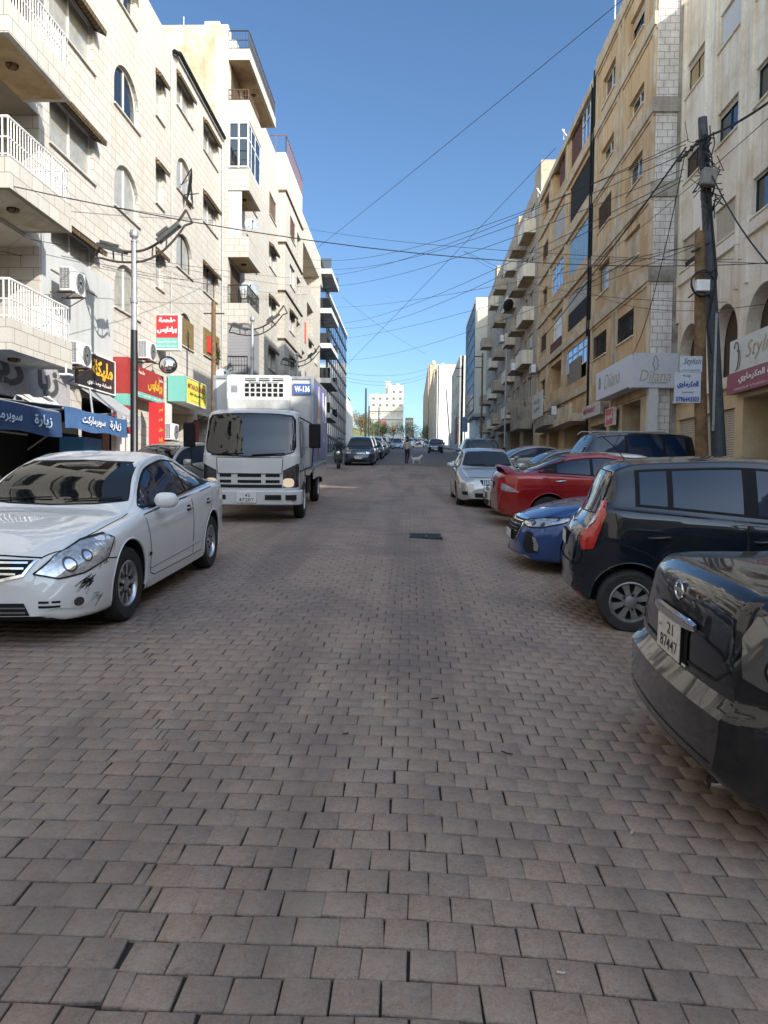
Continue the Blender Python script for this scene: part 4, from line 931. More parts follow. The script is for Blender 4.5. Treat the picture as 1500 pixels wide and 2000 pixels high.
# ---- beige-grey sedan with blue reflecting screen
c=Car('sedan','sandy grey sedan third along the right row, sky shining in its windscreen',car_spec(4.7,1.8,1.50,2.75,.92,1.25,2.15,3.3,4.15,1.0,1.12,.97,1.05,nz=.76,rw=.32,bow=.13),pt('sand',(.30,.285,.25),metal=.45,dirt=.15),simpler=True)
windscreen(c); c.glasshouse(None,1.2,4.05,chrome=True); c.mirrors(1.65,.95); plain_front(c); sand=c
c.place(4.75,31.5,187)
# ---- silver roof seen over the black hatchback
c=Car('sedan','silver sedan parked by the shutters, only its roof showing over the black hatchback',car_spec(4.5,1.74,1.45,2.65,.9,1.28,2.1,3.15,3.95,.95,1.08,.93,1.0,nz=.74,rw=.31,bow=.12),pt('silver',0),simpler=True)
windscreen(c); c.glasshouse(None,1.25,3.85,chrome=True); rearglass(c,1.12,1.36,.6,.5); plain_rear(c,.75,.92); c.place(7.8,23.6,82)
# ---- silver car on the left behind the lorry
c=Car('hatchback','silver car half hidden behind the lorry beside the shops on the left',car_spec(4.2,1.72,1.47,2.6,.84,1.15,1.95,3.3,3.95,.96,1.02,.94,1.03,kind='hatch',nz=.75,rw=.31,spokes=6,spw=.04,bow=.14),pt('silver',0),simpler=True)
windscreen(c); c.glasshouse(None,1.15,3.7); plain_front(c); plain_rear(c,.8,1.0); c.mirrors(1.55,.94); c.place(-5.75,18.4,-112)
# ---- dark minivan facing the camera
c=Car('minivan','dark blue minivan facing the camera behind the lorry, small white plate low on its nose',car_spec(4.6,1.82,1.72,2.8,.85,1.05,1.85,4.05,4.45,1.05,1.1,1.0,1.08,kind='hatch',nz=.92,rw=.31,bow=.12,cat='minivan'),pt('navy',(.012,.03,.05),dirt=.08),simpler=True)
windscreen(c); c.glasshouse(None,1.05,4.2); c.mirrors(1.35,1.03,1.1); plain_front(c,zl=.80); navy=c
L2=c.L/2; c.plate(c.frame('front'),0,.52,.50,.12,[('42 17605',0,0,.42,.07)],off=.02); c.emblem(c.frame('front'),0,.80,.07)
c.place(-3.05,47.4,-90)
# ---- far traffic: copies with their own paint
def copy_car(src,x,y,heading,pm,label,group=None,sc=None,name=None):
    r=src.root.copy(); col.objects.link(r); r.name=name or src.root.name; r['label']=label
    if group: r['group']=group
    for ch in src.root.children:
        k=ch.copy(); col.objects.link(k); k.parent=r
        for j,sl_ in enumerate(k.material_slots):
            if sl_.material==src.pm: sl_.link='OBJECT'; sl_.material=pm
        for g in ch.children:
            q=g.copy(); col.objects.link(q); q.parent=k
    n=Vector((0,-SLOPE,1)).normalized(); f=Vector((math.cos(R(heading)),math.sin(R(heading)),0)); f=(f-n*f.dot(n)).normalized(); l=n.cross(f); s=sc or 1
    r.matrix_world=Matrix(((f.x*s,l.x*s,n.x*s,x),(f.y*s,l.y*s,n.y*s,y),(f.z*s,l.z*s,n.z*s,gz(y,x)+.01),(0,0,0,1)))
    return r
c=Car('off_road_car','black off-road car driving towards the camera on the right lane far up the road',suv_spec(4.7,1.88,1.78),BK,simpler=True)
windscreen(c); c.glasshouse(None,1.4,4.3); c.mirrors(1.85,1.12,1.2); plain_front(c,zl=.90); suv=c; c.place(3.1,96,-90)
pw=pt('white',0); pdg=pt('charcoal',0); pgr=pt('grey',0); ps=pt('silver',0)
copy_car(suv,3.35,38.5,-90,pt('bluegrey',(.10,.14,.19),metal=.4,dirt=.12),'blue grey off-road car parked facing the camera ahead of the silver saloon','cars parked along the right kerb')
copy_car(suv,4.35,45.5,-90,pdg,'dark off-road car second in the far right kerb row','cars parked along the right kerb')
G1='cars parked in line on the left beyond the minivan'
copy_car(navy,-3.2,54.5,-90,pdg,'dark grey minivan parked right behind the navy one',G1)
copy_car(grey_sedan,-3.0,61,-90,BK,'black sedan in the left row beyond the minivans',G1)
copy_car(suv,-3.2,68,-90,pw,'white off-road car in the left row beyond the black sedan',G1)
copy_car(grey_sedan,-3.1,75,-90,pgr,'grey sedan further up the left row',G1)
copy_car(suv,-3.3,83,-90,pt('brown',(.10,.06,.05),dirt=.1),'brown off-road car far up the left row',G1)
copy_car(navy,-3.4,92,-90,BK,'black minivan at the end of the left row',G1)
copy_car(suv,-3.6,101,-90,ps,'silver off-road car at the very end of the left row',G1)
copy_car(navy,-2.0,118,-90,pt('steel',(.16,.22,.28),metal=.4),'steel blue car coming down the middle of the far road')
copy_car(grey_sedan,5.0,54,-90,ps,'silver sedan parked near the lit white wall on the right','cars parked along the right kerb')
copy_car(suv,5.0,62,-90,pgr,'grey off-road car parked further up on the right','cars parked along the right kerb')
G2='distant traffic on the hill'
cl=['white','grey','black','silver','red']
for i,(x,y,s_,p) in enumerate([(-.2,150,suv,pw),(3.5,165,grey_sedan,pgr),(-3.5,160,suv,BK),(1.0,190,suv,pdg),(-2.2,205,navy,pw),(3.8,215,suv,ps),(-4.5,230,grey_sedan,pw),(1.5,240,navy,BK),(4.8,255,suv,pgr),(-1.5,262,suv,BK),(-5,280,grey_sedan,ps),(3,290,suv,pw),(6,310,navy,BK),(-2.6,128,suv,BK),(5.2,140,navy,pgr),(-4.6,176,suv,pdg),(-.5,172,grey_sedan,BK),(.8,222,navy,ps),(-3.2,248,suv,pgr),(4,268,navy,pdg)]):
    copy_car(s_,x,y,-90,p,'small car in the distant traffic up the hill',G2)
# ---------------- facades
class Fc:
    """a facade plane: kind 'L' faces +x, 'R' faces -x, 'S' faces the camera (-y); u horizontal, v up, d outward"""
    def __init__(s,kind,p): s.k=kind; s.p=p
    def P(s,u,v,d=0):
        if s.k=='L': return (s.p+d,u,v)
        if s.k=='R': return (s.p-d,u,v)
        if s.k=='S': return (u,s.p-d,v)
    @property
    def N(s): return {'L':Vector((1,0,0)),'R':Vector((-1,0,0)),'S':Vector((0,-1,0))}[s.k]
    @property
    def U(s):    # reading direction for somebody facing the wall
        return {'L':Vector((0,1,0)),'R':Vector((0,-1,0)),'S':Vector((1,0,0))}[s.k]
    def quad(s,mb,a,mi=0):        # a = list of (u,v,d); orientation fixed towards outward-ish automatically later
        mb.face([s.P(*q) for q in a],mi)
    def box(s,mb,u0,u1,v0,v1,d0,d1,mi=0):
        mb.box(s.P(u0,v0,d0),s.P(u1,v1,d1),mi)
def wallmesh(fc,name,u0,u1,v0,v1,ops,mat,parent,depth=.22,mats=None):
    """ops: (ua,ub,va,vb[,arch][,depth])"""
    mb=MB(); us=sorted({u0,u1,*[o[0] for o in ops],*[o[1] for o in ops]}); vs=sorted({v0,v1,*[o[2] for o in ops],*[o[3] for o in ops]})
    us=[u for u in us if u0-1e-6<=u<=u1+1e-6]; vs=[v for v in vs if v0-1e-6<=v<=v1+1e-6]
    hole=lambda u,v: any(o[0]<u<o[1] and o[2]<v<o[3] for o in ops)
    for a,b in zip(us[:-1],us[1:]):
        st=None
        for c,d in zip(vs[:-1],vs[1:]):
            if hole((a+b)/2,(c+d)/2):
                if st is not None: fc.quad(mb,[(a,st,0),(b,st,0),(b,c,0),(a,c,0)]); st=None
            elif st is None: st=c
        if st is not None: fc.quad(mb,[(a,st,0),(b,st,0),(b,vs[-1],0),(a,vs[-1],0)])
    for o in ops:
        a,b,c,d=o[:4]; arch=len(o)>4 and o[4]; dp=o[5] if len(o)>5 else depth; rm=o[6] if len(o)>6 else 0
        if arch:
            r=(b-a)/2; rise=arch if arch is not True else r; sp=d-rise; N=14
            cv=[((a+b)/2-r*math.cos(math.pi*i/N),sp+rise*math.sin(math.pi*i/N)) for i in range(N+1)]
            for i in range(N):
                p,q=cv[i],cv[i+1]
                fc.quad(mb,[(p[0],p[1],0),(q[0],q[1],0),(q[0],d,0),(p[0],d,0)])
                fc.quad(mb,[(p[0],p[1],0),(q[0],q[1],0),(q[0],q[1],-dp),(p[0],p[1],-dp)],rm)
            fc.quad(mb,[(a,c,0),(a,sp,0),(a,sp,-dp),(a,c,-dp)],rm); fc.quad(mb,[(b,c,0),(b,sp,0),(b,sp,-dp),(b,c,-dp)],rm)
        else:
            fc.quad(mb,[(a,c,0),(a,d,0),(a,d,-dp),(a,c,-dp)],rm); fc.quad(mb,[(b,c,0),(b,d,0),(b,d,-dp),(b,c,-dp)],rm); fc.quad(mb,[(a,d,0),(b,d,0),(b,d,-dp),(a,d,-dp)],rm)
        fc.quad(mb,[(a,c,0),(b,c,0),(b,c,-dp),(a,c,-dp)],rm)
        if dp>.5: fc.quad(mb,[(a,c,-dp),(b,c,-dp),(b,d,-dp),(a,d,-dp)],rm or 1)
    # top and end returns
    fc.quad(mb,[(u0,v1,0),(u1,v1,0),(u1,v1,-.5),(u0,v1,-.5)]); 
    for e in (u0,u1): fc.quad(mb,[(e,v0,0),(e,v1,0),(e,v1,-.6),(e,v0,-.6)])
    return mb.build(name,mats or [mat,M['darkbr']],parent)
def window(fc,o,parent,style='two',frame='alu',pane='wglass',d=-.14,sill=True,hood=0,shutter=0,grille=None,shm='shutw'):
    a,b,c,e=o[:4]; arch=len(o)>4 and o[4]; mb=MB(); t=.05; N=14
    r=(b-a)/2; rise=(arch if arch is not True else r) if arch else 0
    ztop=lambda u: e if not arch else (e-rise)+rise*math.sqrt(max(0,1-((u-(a+b)/2)/r)**2))
    if arch:
        pts=[fc.P((a+b)/2-(r-t/2)*math.cos(math.pi*i/N),e-rise+(rise-t/2)*math.sin(math.pi*i/N),d) for i in range(N+1)]
        mb.tube(pts,t*.55,4); fc.box(mb,a,a+t,c,e-rise,d-.03,d+.03); fc.box(mb,b-t,b,c,e-rise,d-.03,d+.03)
    else:
        fc.box(mb,a,a+t,c+t,e,d-.03,d+.03); fc.box(mb,b-t,b,c+t,e,d-.03,d+.03); fc.box(mb,a+t,b-t,e-t,e,d-.03,d+.03)
    fc.box(mb,a,b,c,c+t,d-.03,d+.032)
    n={'one':1,'two':2,'three':3,'four':4}[style]
    for i in range(1,n):
        u=a+(b-a)*i/n; fc.box(mb,u-t*.55,u+t*.55,c+t,ztop(u)-t,d-.028,d+.034)
    w_=mb.build('window',M[frame],parent)
    pb=MB(); K=12; us=[a+.01+(b-a-.02)*i/K for i in range(K+1)]
    pb.face([fc.P(u,c,d) for u in us]+[fc.P(u,max(ztop(u)-.01,c+.01),d) for u in us[::-1]])
    pb.build('pane',M[pane],w_)
    if sill:
        sb=MB(); fc.box(sb,a-.06,b+.10,c-.05,c,-.02,.07); sb.build('sill',M['lime2'] if fc.k=='L' else M['beige'],w_)
    if hood:
        hb=MB(); hd=hood; hb.face([fc.P(a-.03,e+.10,.005),fc.P(b+.12,e+.10,.005),fc.P(b+.12,e-.12,hd),fc.P(a-.03,e-.12,hd)]); hb.face([fc.P(a-.03,e-.12,hd),fc.P(b+.12,e-.12,hd),fc.P(b+.12,e-.26,hd-.02),fc.P(a-.03,e-.26,hd-.02)])
        hb.face([fc.P(b+.12,e+.10,.005),fc.P(b+.12,e-.12,hd),fc.P(b+.12,e-.26,hd-.02),fc.P(b+.12,e-.1,.005)]); hb.face([fc.P(a-.03,e+.10,.005),fc.P(a-.03,e-.12,hd),fc.P(a-.03,e-.26,hd-.02),fc.P(a-.03,e-.1,.005)]); hb.face([fc.P(a-.03,e-.26,hd-.02),fc.P(b+.12,e-.26,hd-.02),fc.P(b+.12,e-.1,.005),fc.P(a-.03,e-.1,.005)])
        hb.build('hood',M['hood'],w_)
    if shutter:
        s0=e-(e-c)*shutter; sb=MB(); fc.box(sb,a+.01,b-.01,s0,e-.01,d+.035,d+.055); sb.build('shutter',M[shm],w_)
    if grille:
        gb=MB(); k=0
        if grille=='lattice':
            st=.13; W=b-a;H=e-c
            i=-int(H/st)
            while i*st<W:
                for sgn in (1,-1):
                    u0=i*st; p=[(u0,0),(u0+H,H)]
                    ua,ub=max(0,u0),min(W,u0+H)
                    if ub>ua:
                        va,vb=ua-u0,ub-u0
                        if sgn<0: va,vb=H-va,H-vb
                        gb.tube([fc.P(a+ua,c+va,-.03),fc.P(a+ub,c+vb,-.03)],.011,4)
                i+=1
        else:
            nb=max(3,int((b-a)/.11))
            for i in range(nb+1): u=a+(b-a)*i/nb; gb.tube([fc.P(u,c,-.04),fc.P(u,e,-.04)],.009,4)
            for v in np.linspace(c+.05,e-.05,max(3,int((e-c)/.22))): gb.tube([fc.P(a,v,-.045),fc.P(b,v,-.045)],.009,4)
        gb.build('grille',M[grille if grille in M else 'rust'],w_)
    return w_
def balcony(fc,parent,u0,u1,v,d=1.1,ph=.55,rail=.7,rm='whitem',pm='lime2',sof='soffit',step=.11,lamp=True,ends=True,d0=0,thick=.14,rust=False):
    """slab underside at v; solid parapet ph high, bars above"""
    mb=MB(); t=.12
    fc.box(mb,u0,u1,v,v+ph,d-t,d); fc.box(mb,u0,u0+t,v,v+ph,d0,d-t); fc.box(mb,u1-t,u1,v,v+ph,d0,d-t)
    b=mb.build('balcony',M[pm],parent)
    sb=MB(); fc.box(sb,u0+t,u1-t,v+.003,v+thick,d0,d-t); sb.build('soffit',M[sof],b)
    if rail:
        rb=MB(); z0=v+ph; z1=z0+rail
        def bars(p,q):
            n=max(2,int((Vector(q)-Vector(p)).length/step))
            for i in range(n+1):
                x=Vector(p).lerp(Vector(q),i/n); rb.tube([x,x+Vector((0,0,rail))],.011 if i%8 else .02,4)
            for zz in (.06,rail*.5,rail): rb.tube([Vector(p)+Vector((0,0,zz)),Vector(q)+Vector((0,0,zz))],.016 if zz<rail else .028,6)
        bars(fc.P(u0+.06,z0,d-.06),fc.P(u1-.06,z0,d-.06)); bars(fc.P(u0+.06,z0,d0),fc.P(u0+.06,z0,d-.06)); 
        if ends: bars(fc.P(u1-.06,z0,d0),fc.P(u1-.06,z0,d-.06))
        rb.build('railing',M[rm],b)
    if lamp:
        lb=MB(); c=Vector(fc.P((u0+u1)/2-.2,v-.0,d*.5)); lb.lathe([(0,-.07),(.10,-.065),(.13,-.03),(.13,.003)],n=16,M=Matrix.Translation(c)); lb.build('ceiling_lamp',M['hood'],b,sm=40)
    return b
def shell(fc,parent,u0,u1,v0,v1,back,mat,off=.32,roofmat='slabc',name='rear_wall'):
    mb=MB(); fc.box(mb,u0+.25,u1-.25,v0,v1-.35,-back,-off); return mb.build(name,M[mat],parent)
def bldg(name,label,fc,u0,u1,cat='building'):
    return empty(name,label=label,cat=cat)
L9=Fc('L',-9.0)
# ================= left corner block: cream stone with arched windows
B=bldg('apartment_building','long cream stone block on the left, arched windows and balconies over the shops',L9,-30,36.4)
ops=[]; wins=[]
def W(o,**k): ops.append(o); wins.append((o,k))
for v in (6.75,9.82,12.85,15.95):
    W((19.0,21.65,v,v+1.32),hood=.34,pane='cglass' if v<13 else 'wglass',style='two',shutter=0)
for v in (6.75,9.78,12.79): W((23.15,25.25,v,v+1.48,.85),pane='cglass' if v<12 else 'wglass',shutter=.0)
W((23.35,24.95,15.97,17.2),hood=.25,pane='wglass')
for v,h in ((14.2,1.5),(11.2,1.45),(8.3,1.3)): W((26.92,27.75,v,v+h),hood=.22,style='one',pane='cglass')
W((29.3,31.35,15.71,16.92),hood=.18,pane='cglass')
W((29.3,31.4,12.62,14.02,.8),pane='cglass'); W((29.3,31.4,9.68,11.12,.8),frame='blackm',pane='cglass'); W((29.5,31.5,6.80,8.10,.8),pane='cglass')
for i,v in enumerate((15.63,12.62,9.66)): W((33.05,35.4,v,v+1.25),hood=.22,pane='cglass',style='two',frame='alu' if i<2 else 'rust')
W((33.15,35.6,6.95,7.95),pane='darkbr',frame='rust')
for y0 in (-26,-20,-14,-8,-2,4,9.5):          # the rest of the block, beside and behind the viewer
    for v in (6.75,9.82,12.85,15.95): W((y0,y0+2.3,v,v+1.3),hood=.3,pane='cglass')
lg=[(14.2,18.45,v,v+2.55,False,1.7) for v in (4.55,7.65,10.65,13.75)]
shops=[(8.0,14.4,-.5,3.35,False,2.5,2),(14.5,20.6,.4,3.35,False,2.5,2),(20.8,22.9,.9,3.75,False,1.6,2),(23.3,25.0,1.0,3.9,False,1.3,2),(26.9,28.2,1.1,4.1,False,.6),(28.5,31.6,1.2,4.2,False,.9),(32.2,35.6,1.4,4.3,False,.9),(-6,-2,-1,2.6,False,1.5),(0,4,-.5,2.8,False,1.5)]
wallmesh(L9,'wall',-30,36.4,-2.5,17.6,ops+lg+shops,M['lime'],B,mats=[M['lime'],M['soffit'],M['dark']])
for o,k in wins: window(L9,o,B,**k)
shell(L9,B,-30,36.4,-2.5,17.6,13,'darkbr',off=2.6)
sb=MB(); L9.box(sb,36.2,36.39,-2.5,17.4,-12.5,-.31); L9.box(sb,-30,36.19,16.6,17.2,-12.5,-.31); sb.build('roof',M['slabc'],B)
# loggia doors with shutters behind the balconies
for v in (4.55,7.65,10.65,13.75):
    d=MB(); L9.box(d,15.0,17.2,v+.02,v+2.2,-1.69,-1.62); d.build('roller_shutter',M['shut'],B)
for v,rm in ((4.06,'whitem'),(7.20,'whitem'),(10.17,'whitem'),(13.3,'whitem')):
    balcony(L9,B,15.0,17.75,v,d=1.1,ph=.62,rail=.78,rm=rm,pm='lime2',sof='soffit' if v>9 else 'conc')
pp=MB(); pp.tube([L9.P(28.7,17.3,.10),L9.P(29.1,17.42,.16),L9.P(29.3,17.55,.12),L9.P(36.3,17.5,.12)],.085,8); pp.build('roof_pipe',M['trim'],B,sm=50)
dp=MB(); dp.tube([L9.P(28.55,17.2,.05),L9.P(28.6,9.2,.05),L9.P(28.4,6,.05)],.012,5); dp.tube([L9.P(36.2,17.2,.06),L9.P(36.2,5,.06)],.03,6); dp.build('drain_pipe',M['greym'],B)
gp=MB(); L9.box(gp,18.5,22.95,4.98,7.35,0,.03); L9.box(gp,18.5,19.0,7.35,9.2,0,.025); gp.build('grey_render_patch',stone('pale grey render patch',(.47,.48,.47),(.43,.44,.43),(.3,.3,.3),courses=False,stain=(.33,.33,.31),samt=.3,streak=.25),B)
# narrow string of dark broken edging under the first floor
eg=MB(); L9.box(eg,22.97,27.6,5.02,5.08,0,.06); eg.build('string_course',M['hood'],B)
# broken awning frame hanging off an arched window
aw=MB(); c=Vector(L9.P(29.7,12.9,.0))
for p,q in (((0,.2,.0),(.45,0,.55)),((.45,0,.55),(.05,1.5,.9)),((.05,1.5,.9),(0,1.6,.6)),((.45,0,.55),(.1,1.2,-.2)),((.05,.4,-.3),(.5,.8,-.1))):
    aw.tube([c+Vector(p),c+Vector(q)],.022,5)
aw.face([c+Vector((.42,0,.5)),c+Vector((.3,.5,-.05)),c+Vector((.1,.45,-.75)),c+Vector((.3,.05,-.1))]); aw.face([c+Vector((.3,.6,.1)),c+Vector((.1,1.5,-.1)),c+Vector((.1,1.45,-.45)),c+Vector((.25,.65,-.35))])
tag(aw.build('torn_awning',M['blackm']),'torn black awning on a bent frame under an arched window of the cream block','awning')
# ================= second left block
B=bldg('apartment_building','tall pale block on the left with stacked corner balconies, a glazed one among them',None,0,0)
FA=Fc('L',-8.75); FS=Fc('S',36.42)
ops=[];wins=[]
for v in (5.3,8.4,11.5,14.6,17.7): W((47.0,49.3,v,v+1.35),hood=.28 if v!=17.7 else 0,pane='cglass',grille='rust' if v==17.7 else None); 
for v in (6.9,10.0,13.1,16.2,19.3): W((40.6,43.2,v,v+1.4),pane='cglass',hood=.0,grille='rust' if v>16 else None)
wallmesh(FA,'wall',36.42,50.2,0,22.2,ops,M['lime2'],B)
for o,k in wins: window(FA,o,B,**k)
shell(FA,B,36.42,50.2,0,22.2,13,'darkbr')
sw=MB(); sw.box((-21.8,36.43,8),(-8.76,36.60,22.75)); sw.box((-21.8,36.6,22.3),(-9.2,45,22.7)); sw.build('rough_side_wall',M['conc'],B)
rf=MB(); rf.box((-9.9,36.55,22.4),(-9.2,37.4,22.98)); rf.box((-9.2,36.5,21.6),(-8.8,37.2,22.80)); rf.box((-8.8,36.5,21.6),(-8.4,37.2,22.1)); rf.build('roof_tank_house',M['white'],B)
an=MB(); an.tube([(-11.0,36.9,22.6),(-11.0,36.9,23.4)],.02,5); an.build('aerial',M['whitem'],B)
# corner balconies
for i,(v,ph) in enumerate(((8.95,.95),(12.05,.95),(15.15,1.0),(18.35,.95),(21.15,.5),(5.85,.7))):
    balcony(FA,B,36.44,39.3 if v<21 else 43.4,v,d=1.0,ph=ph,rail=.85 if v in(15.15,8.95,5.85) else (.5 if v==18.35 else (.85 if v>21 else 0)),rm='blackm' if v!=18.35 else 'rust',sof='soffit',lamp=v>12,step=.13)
wb=MB()
# glazed enclosure on the fourth balcony
z0,z1=16.2,18.33
for x in (-8.70,-8.25,-7.80): FS.box(wb,x-.035,x+.035,z0,z1,-.10,-.03)
for zz in (16.25,17.55,18.28): FS.box(wb,-8.74,-7.78,zz-.035,zz+.035,-.098,-.028)
for y in (37.1,38.0,39.2): FA.box(wb,y-.035,y+.035,z0,z1,.90,.97)
for zz in (16.25,17.55,18.28): FA.box(wb,36.6,39.2,zz-.035,zz+.035,.902,.972)
e=wb.build('glazed_enclosure',M['whitem'],B); gb=MB(); gb.box((-8.72,36.50,z0),(-7.80,36.505,z1)); gb.box((-7.80,36.52,z0),(-7.795,39.2,z1)); gb.build('pane',M['wglass'],e)
sh=MB(); sh.box((-8.74,36.50,13.0),(-8.1,36.53,15.14)); sh.build('shutter',M['shutw'],B)
sh=MB(); sh.box((-8.74,36.50,6.5),(-7.8,36.53,8.94)); sh.box((-7.81,36.53,6.5),(-7.78,39.2,8.94)); sh.build('grey_shutter',M['shutg'],B)
dk=MB()
for v in (9.9,13.0,16.1,19.3): FA.box(dk,37.0,38.9,v,v+2.0,.005,.03)
dk.build('balcony_door',M['darkbr'],B)
# middle bay
FB=Fc('L',-8.3); ops=[];wins=[]
for i,v in enumerate((5.5,8.6,11.7,14.8,18.0)): W((52.2,54.4,v,v+1.4),hood=.25 if i<3 else 0,pane='cglass',grille='rust' if i==4 else None)
lg=[(55.4,57.3,v,v+1.9,False,1.4) for v in (5.0,8.1,11.2,14.3,17.4)]
wallmesh(FB,'bay_wall',50.21,57.9,0,22.7,ops+lg,M['lime2'],B,mats=[M['lime2'],M['soffit']])
for o,k in wins: window(FB,o,B,**k)
shell(FB,B,50.21,57.9,0,22.7,13,'darkbr',off=1.5)
ls=MB()
for v in (7.6,10.7,13.8,16.9,20.2):
    FB.box(ls,50.15,57.95,v,v+.09,0,.10); ls.box((-8.76,50.10,v),(-8.2,50.2,v+.09))
ls.build('ledge',M['hood'],B)
rr=MB()
for (x0,y0,x1,y1,z0,h) in ((-8.3,50.3,-8.3,57.8,22.7,1.1),(-9.6,50.3,-8.3,50.3,22.7,1.1)):
    a,b=Vector((x0,y0,z0)),Vector((x1,y1,z0)); n=max(2,int((b-a).length/.5))
    for i in range(n+1): p=a.lerp(b,i/n); rr.tube([p,p+Vector((0,0,h))],.025,5)
    rr.tube([a+Vector((0,0,h)),b+Vector((0,0,h))],.035,5)
rr.build('roof_railing',pcol('brown roof railing',(.16,.08,.06),.6),B)
# ================= third left block
B=bldg('apartment_building','pale block on the left with deep loggias and a rounded roof corner',None,0,0)
FC_=Fc('L',-8.45); ops=[(59.5,70,17.2,19.9,False,1.6),(62,66,13.6,15.9,False,1.6),(59.2,61,9.6,11.6,False,1.2),(59.2,61,6.4,8.3,False,1.2)];wins=[]
for v in (5.6,8.7,11.8): W((63,65,v,v+1.3),pane='cglass',hood=.2); W((67,69,v,v+1.3),pane='cglass')
wallmesh(FC_,'wall',57.92,71.0,0,21.9,ops,M['lime2'],B,mats=[M['lime2'],M['soffit']])
for o,k in wins: window(FC_,o,B,**k)
shell(FC_,B,57.92,71,0,21.9,13,'darkbr',off=1.7)
rc=MB(); rc.prism([(0,0)]+[(1.6*math.cos(R(t)),1.6*math.sin(R(t))) for t in range(0,91,10)],1.5,M=Matrix(((0,0,-1,-8.44),(1,0,0,71.0),(0,1,0,19.6),(0,0,0,1)))); rc.build('rounded_corner',M['lime2'],B,fix=True)
rd=MB(); FC_.box(rd,60.6,61.4,12.4,14.0,.0,.03); tag(rd.build('banner',pcol('orange banner',(.55,.10,.04),.6)),'small orange red banner hanging on the third left block','banner')
rd=MB(); FC_.box(rd,60.4,62.6,6.9,9.0,.0,.04); tag(rd.build('banner',pcol('pink banner',(.62,.40,.42),.6)),'faded pink sign on the wall above the third street lamp','sign')
# ================= fourth left: glass front with white balconies
B=bldg('office_building','grey blue block on the left with three white balcony slabs',None,0,0)
FD=Fc('L',-8.6)
wallmesh(FD,'wall',71.02,78.4,0,21.0,[],M['bluegl'],B); shell(FD,B,71.02,78.4,0,21,13,'greyr')
for v in (7.4,10.6,13.8,17.0,20.6):
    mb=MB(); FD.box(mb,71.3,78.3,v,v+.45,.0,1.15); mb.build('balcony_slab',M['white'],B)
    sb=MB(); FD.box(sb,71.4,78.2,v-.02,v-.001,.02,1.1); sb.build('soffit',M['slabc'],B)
    for yy in (71.4,78.2):
        g=MB(); FD.box(g,yy-.03,yy+.03,v+.45,v+1.4,.1,1.1); g.build('balcony_glass',M['wglass'],B)
B=bldg('office_building','blue glass office block with dark horizontal bands at the left end of the row',None,0,0)
FE=Fc('L',-8.55)
wallmesh(FE,'glass_wall',78.42,101,0,20.4,[],M['bluegl'],B); shell(FE,B,78.42,101,0,20.4,13,'white')
bb=MB()
for v in np.arange(4.5,20.3,1.55): FE.box(bb,78.5,101,v,v+.28,.0,.07)
for y in np.arange(80,101,2.2): FE.box(bb,y,y+.05,3,20.2,.0,.04)
bb.build('dark_bands',M['blackm'],B); wc=MB(); wc.box((-20,78.2,0),(-8.5,78.41,20.5)); FE.box(wc,78.4,101,20.4,20.7,-.3,.1); wc.build('white_edge',M['white'],B)
# ================= right: streaked beige block
R10=Fc('R',10.0)
B=bldg('apartment_building','beige stone block on the right with rust streaks and pointed arches over its shops',None,0,0)
ops=[];wins=[]
for r_,(v,h) in enumerate(((15.8,1.15),(12.68,1.08),(9.47,1.12))):
    W((27.5,29.25,v,v+h),pane='darkbr' if r_ else 'soffit',frame='blackm',style='two',sill=True,shutter=.18 if r_<2 else .72,shm='shut',hood=0)
    W((24.55,26.25,v,v+h),pane='wglass' if r_ else 'wglass',frame='blackm',style='two',shutter=.8 if r_==0 else (.15 if r_==1 else .9),shm='shutw' if r_==0 else 'shut')
    W((21.6,23.4,v,v+h),pane='wglass',frame='blackm',shutter=.05)
    W((17.0,19.0,v,v+h),pane='wglass',frame='blackm')
for a,b in ((27.15,29.35),(24.15,26.2),(21.2,23.6),(18,20.4)): W((a,b,5.0,7.35,1.15),pane='darkbr',frame='blackm',style='one',d=-.45,sill=False) ; 
ops=[o if len(o)<5 else (*o[:5],.5) for o in ops]
shops=[(27.2,29.3,.8,4.45,False,.25),(24.2,26.9,.8,4.45,False,.25),(21.0,23.6,.6,4.2,False,2.2),(16,20.5,.4,4.2,False,2.2)]
wallmesh(R10,'wall',14.5,29.6,4.72,19.4,[o for o in ops],M['beige'],B); wallmesh(R10,'shop_wall',14.5,29.6,-.5,4.70,shops,M['beigel'],B,mats=[M['beigel'],M['dark']])
for o,k in wins: window(R10,o,B,**k)
shell(R10,B,14.5,29.6,-.5,19.4,12,'darkbr',off=2.3)
sb=MB(); sb.box((10.35,14.6,18.6),(22,29.5,19.0)); sb.box((10.31,14.3,-.5),(22,14.49,19.2)); sb.box((10.31,29.4,-.5),(22,29.59,19.2)); sb.build('roof',M['slabc'],B)
for a,b in ((27.2,29.3),(24.2,26.9)):
    s_=MB(); R10.box(s_,a+.02,b-.02,.8,3.95,-.20,-.14); s_.build('roller_shutter',M['shut'],B)
    s_=MB(); R10.box(s_,a,b,3.97,4.45,-.22,-.02); s_.build('shutter_box',M['beigel'],B)
pl=MB()
for y in (29.48,27.28,26.45,24.35,23.6,21.35): R10.box(pl,y-.13,y+.02,7.6,19.35,.002,.10)
pl.build('pilasters',M['beige'],B)
ld=MB()
for a,b in ((27.3,29.5),(24.2,26.5),(21.2,23.7)): R10.box(ld,a,b,8.95,9.3,.0,.12)
R10.box(ld,14.6,29.5,4.60,4.71,.0,.14)
ld.build('ledges',M['beige'],B)
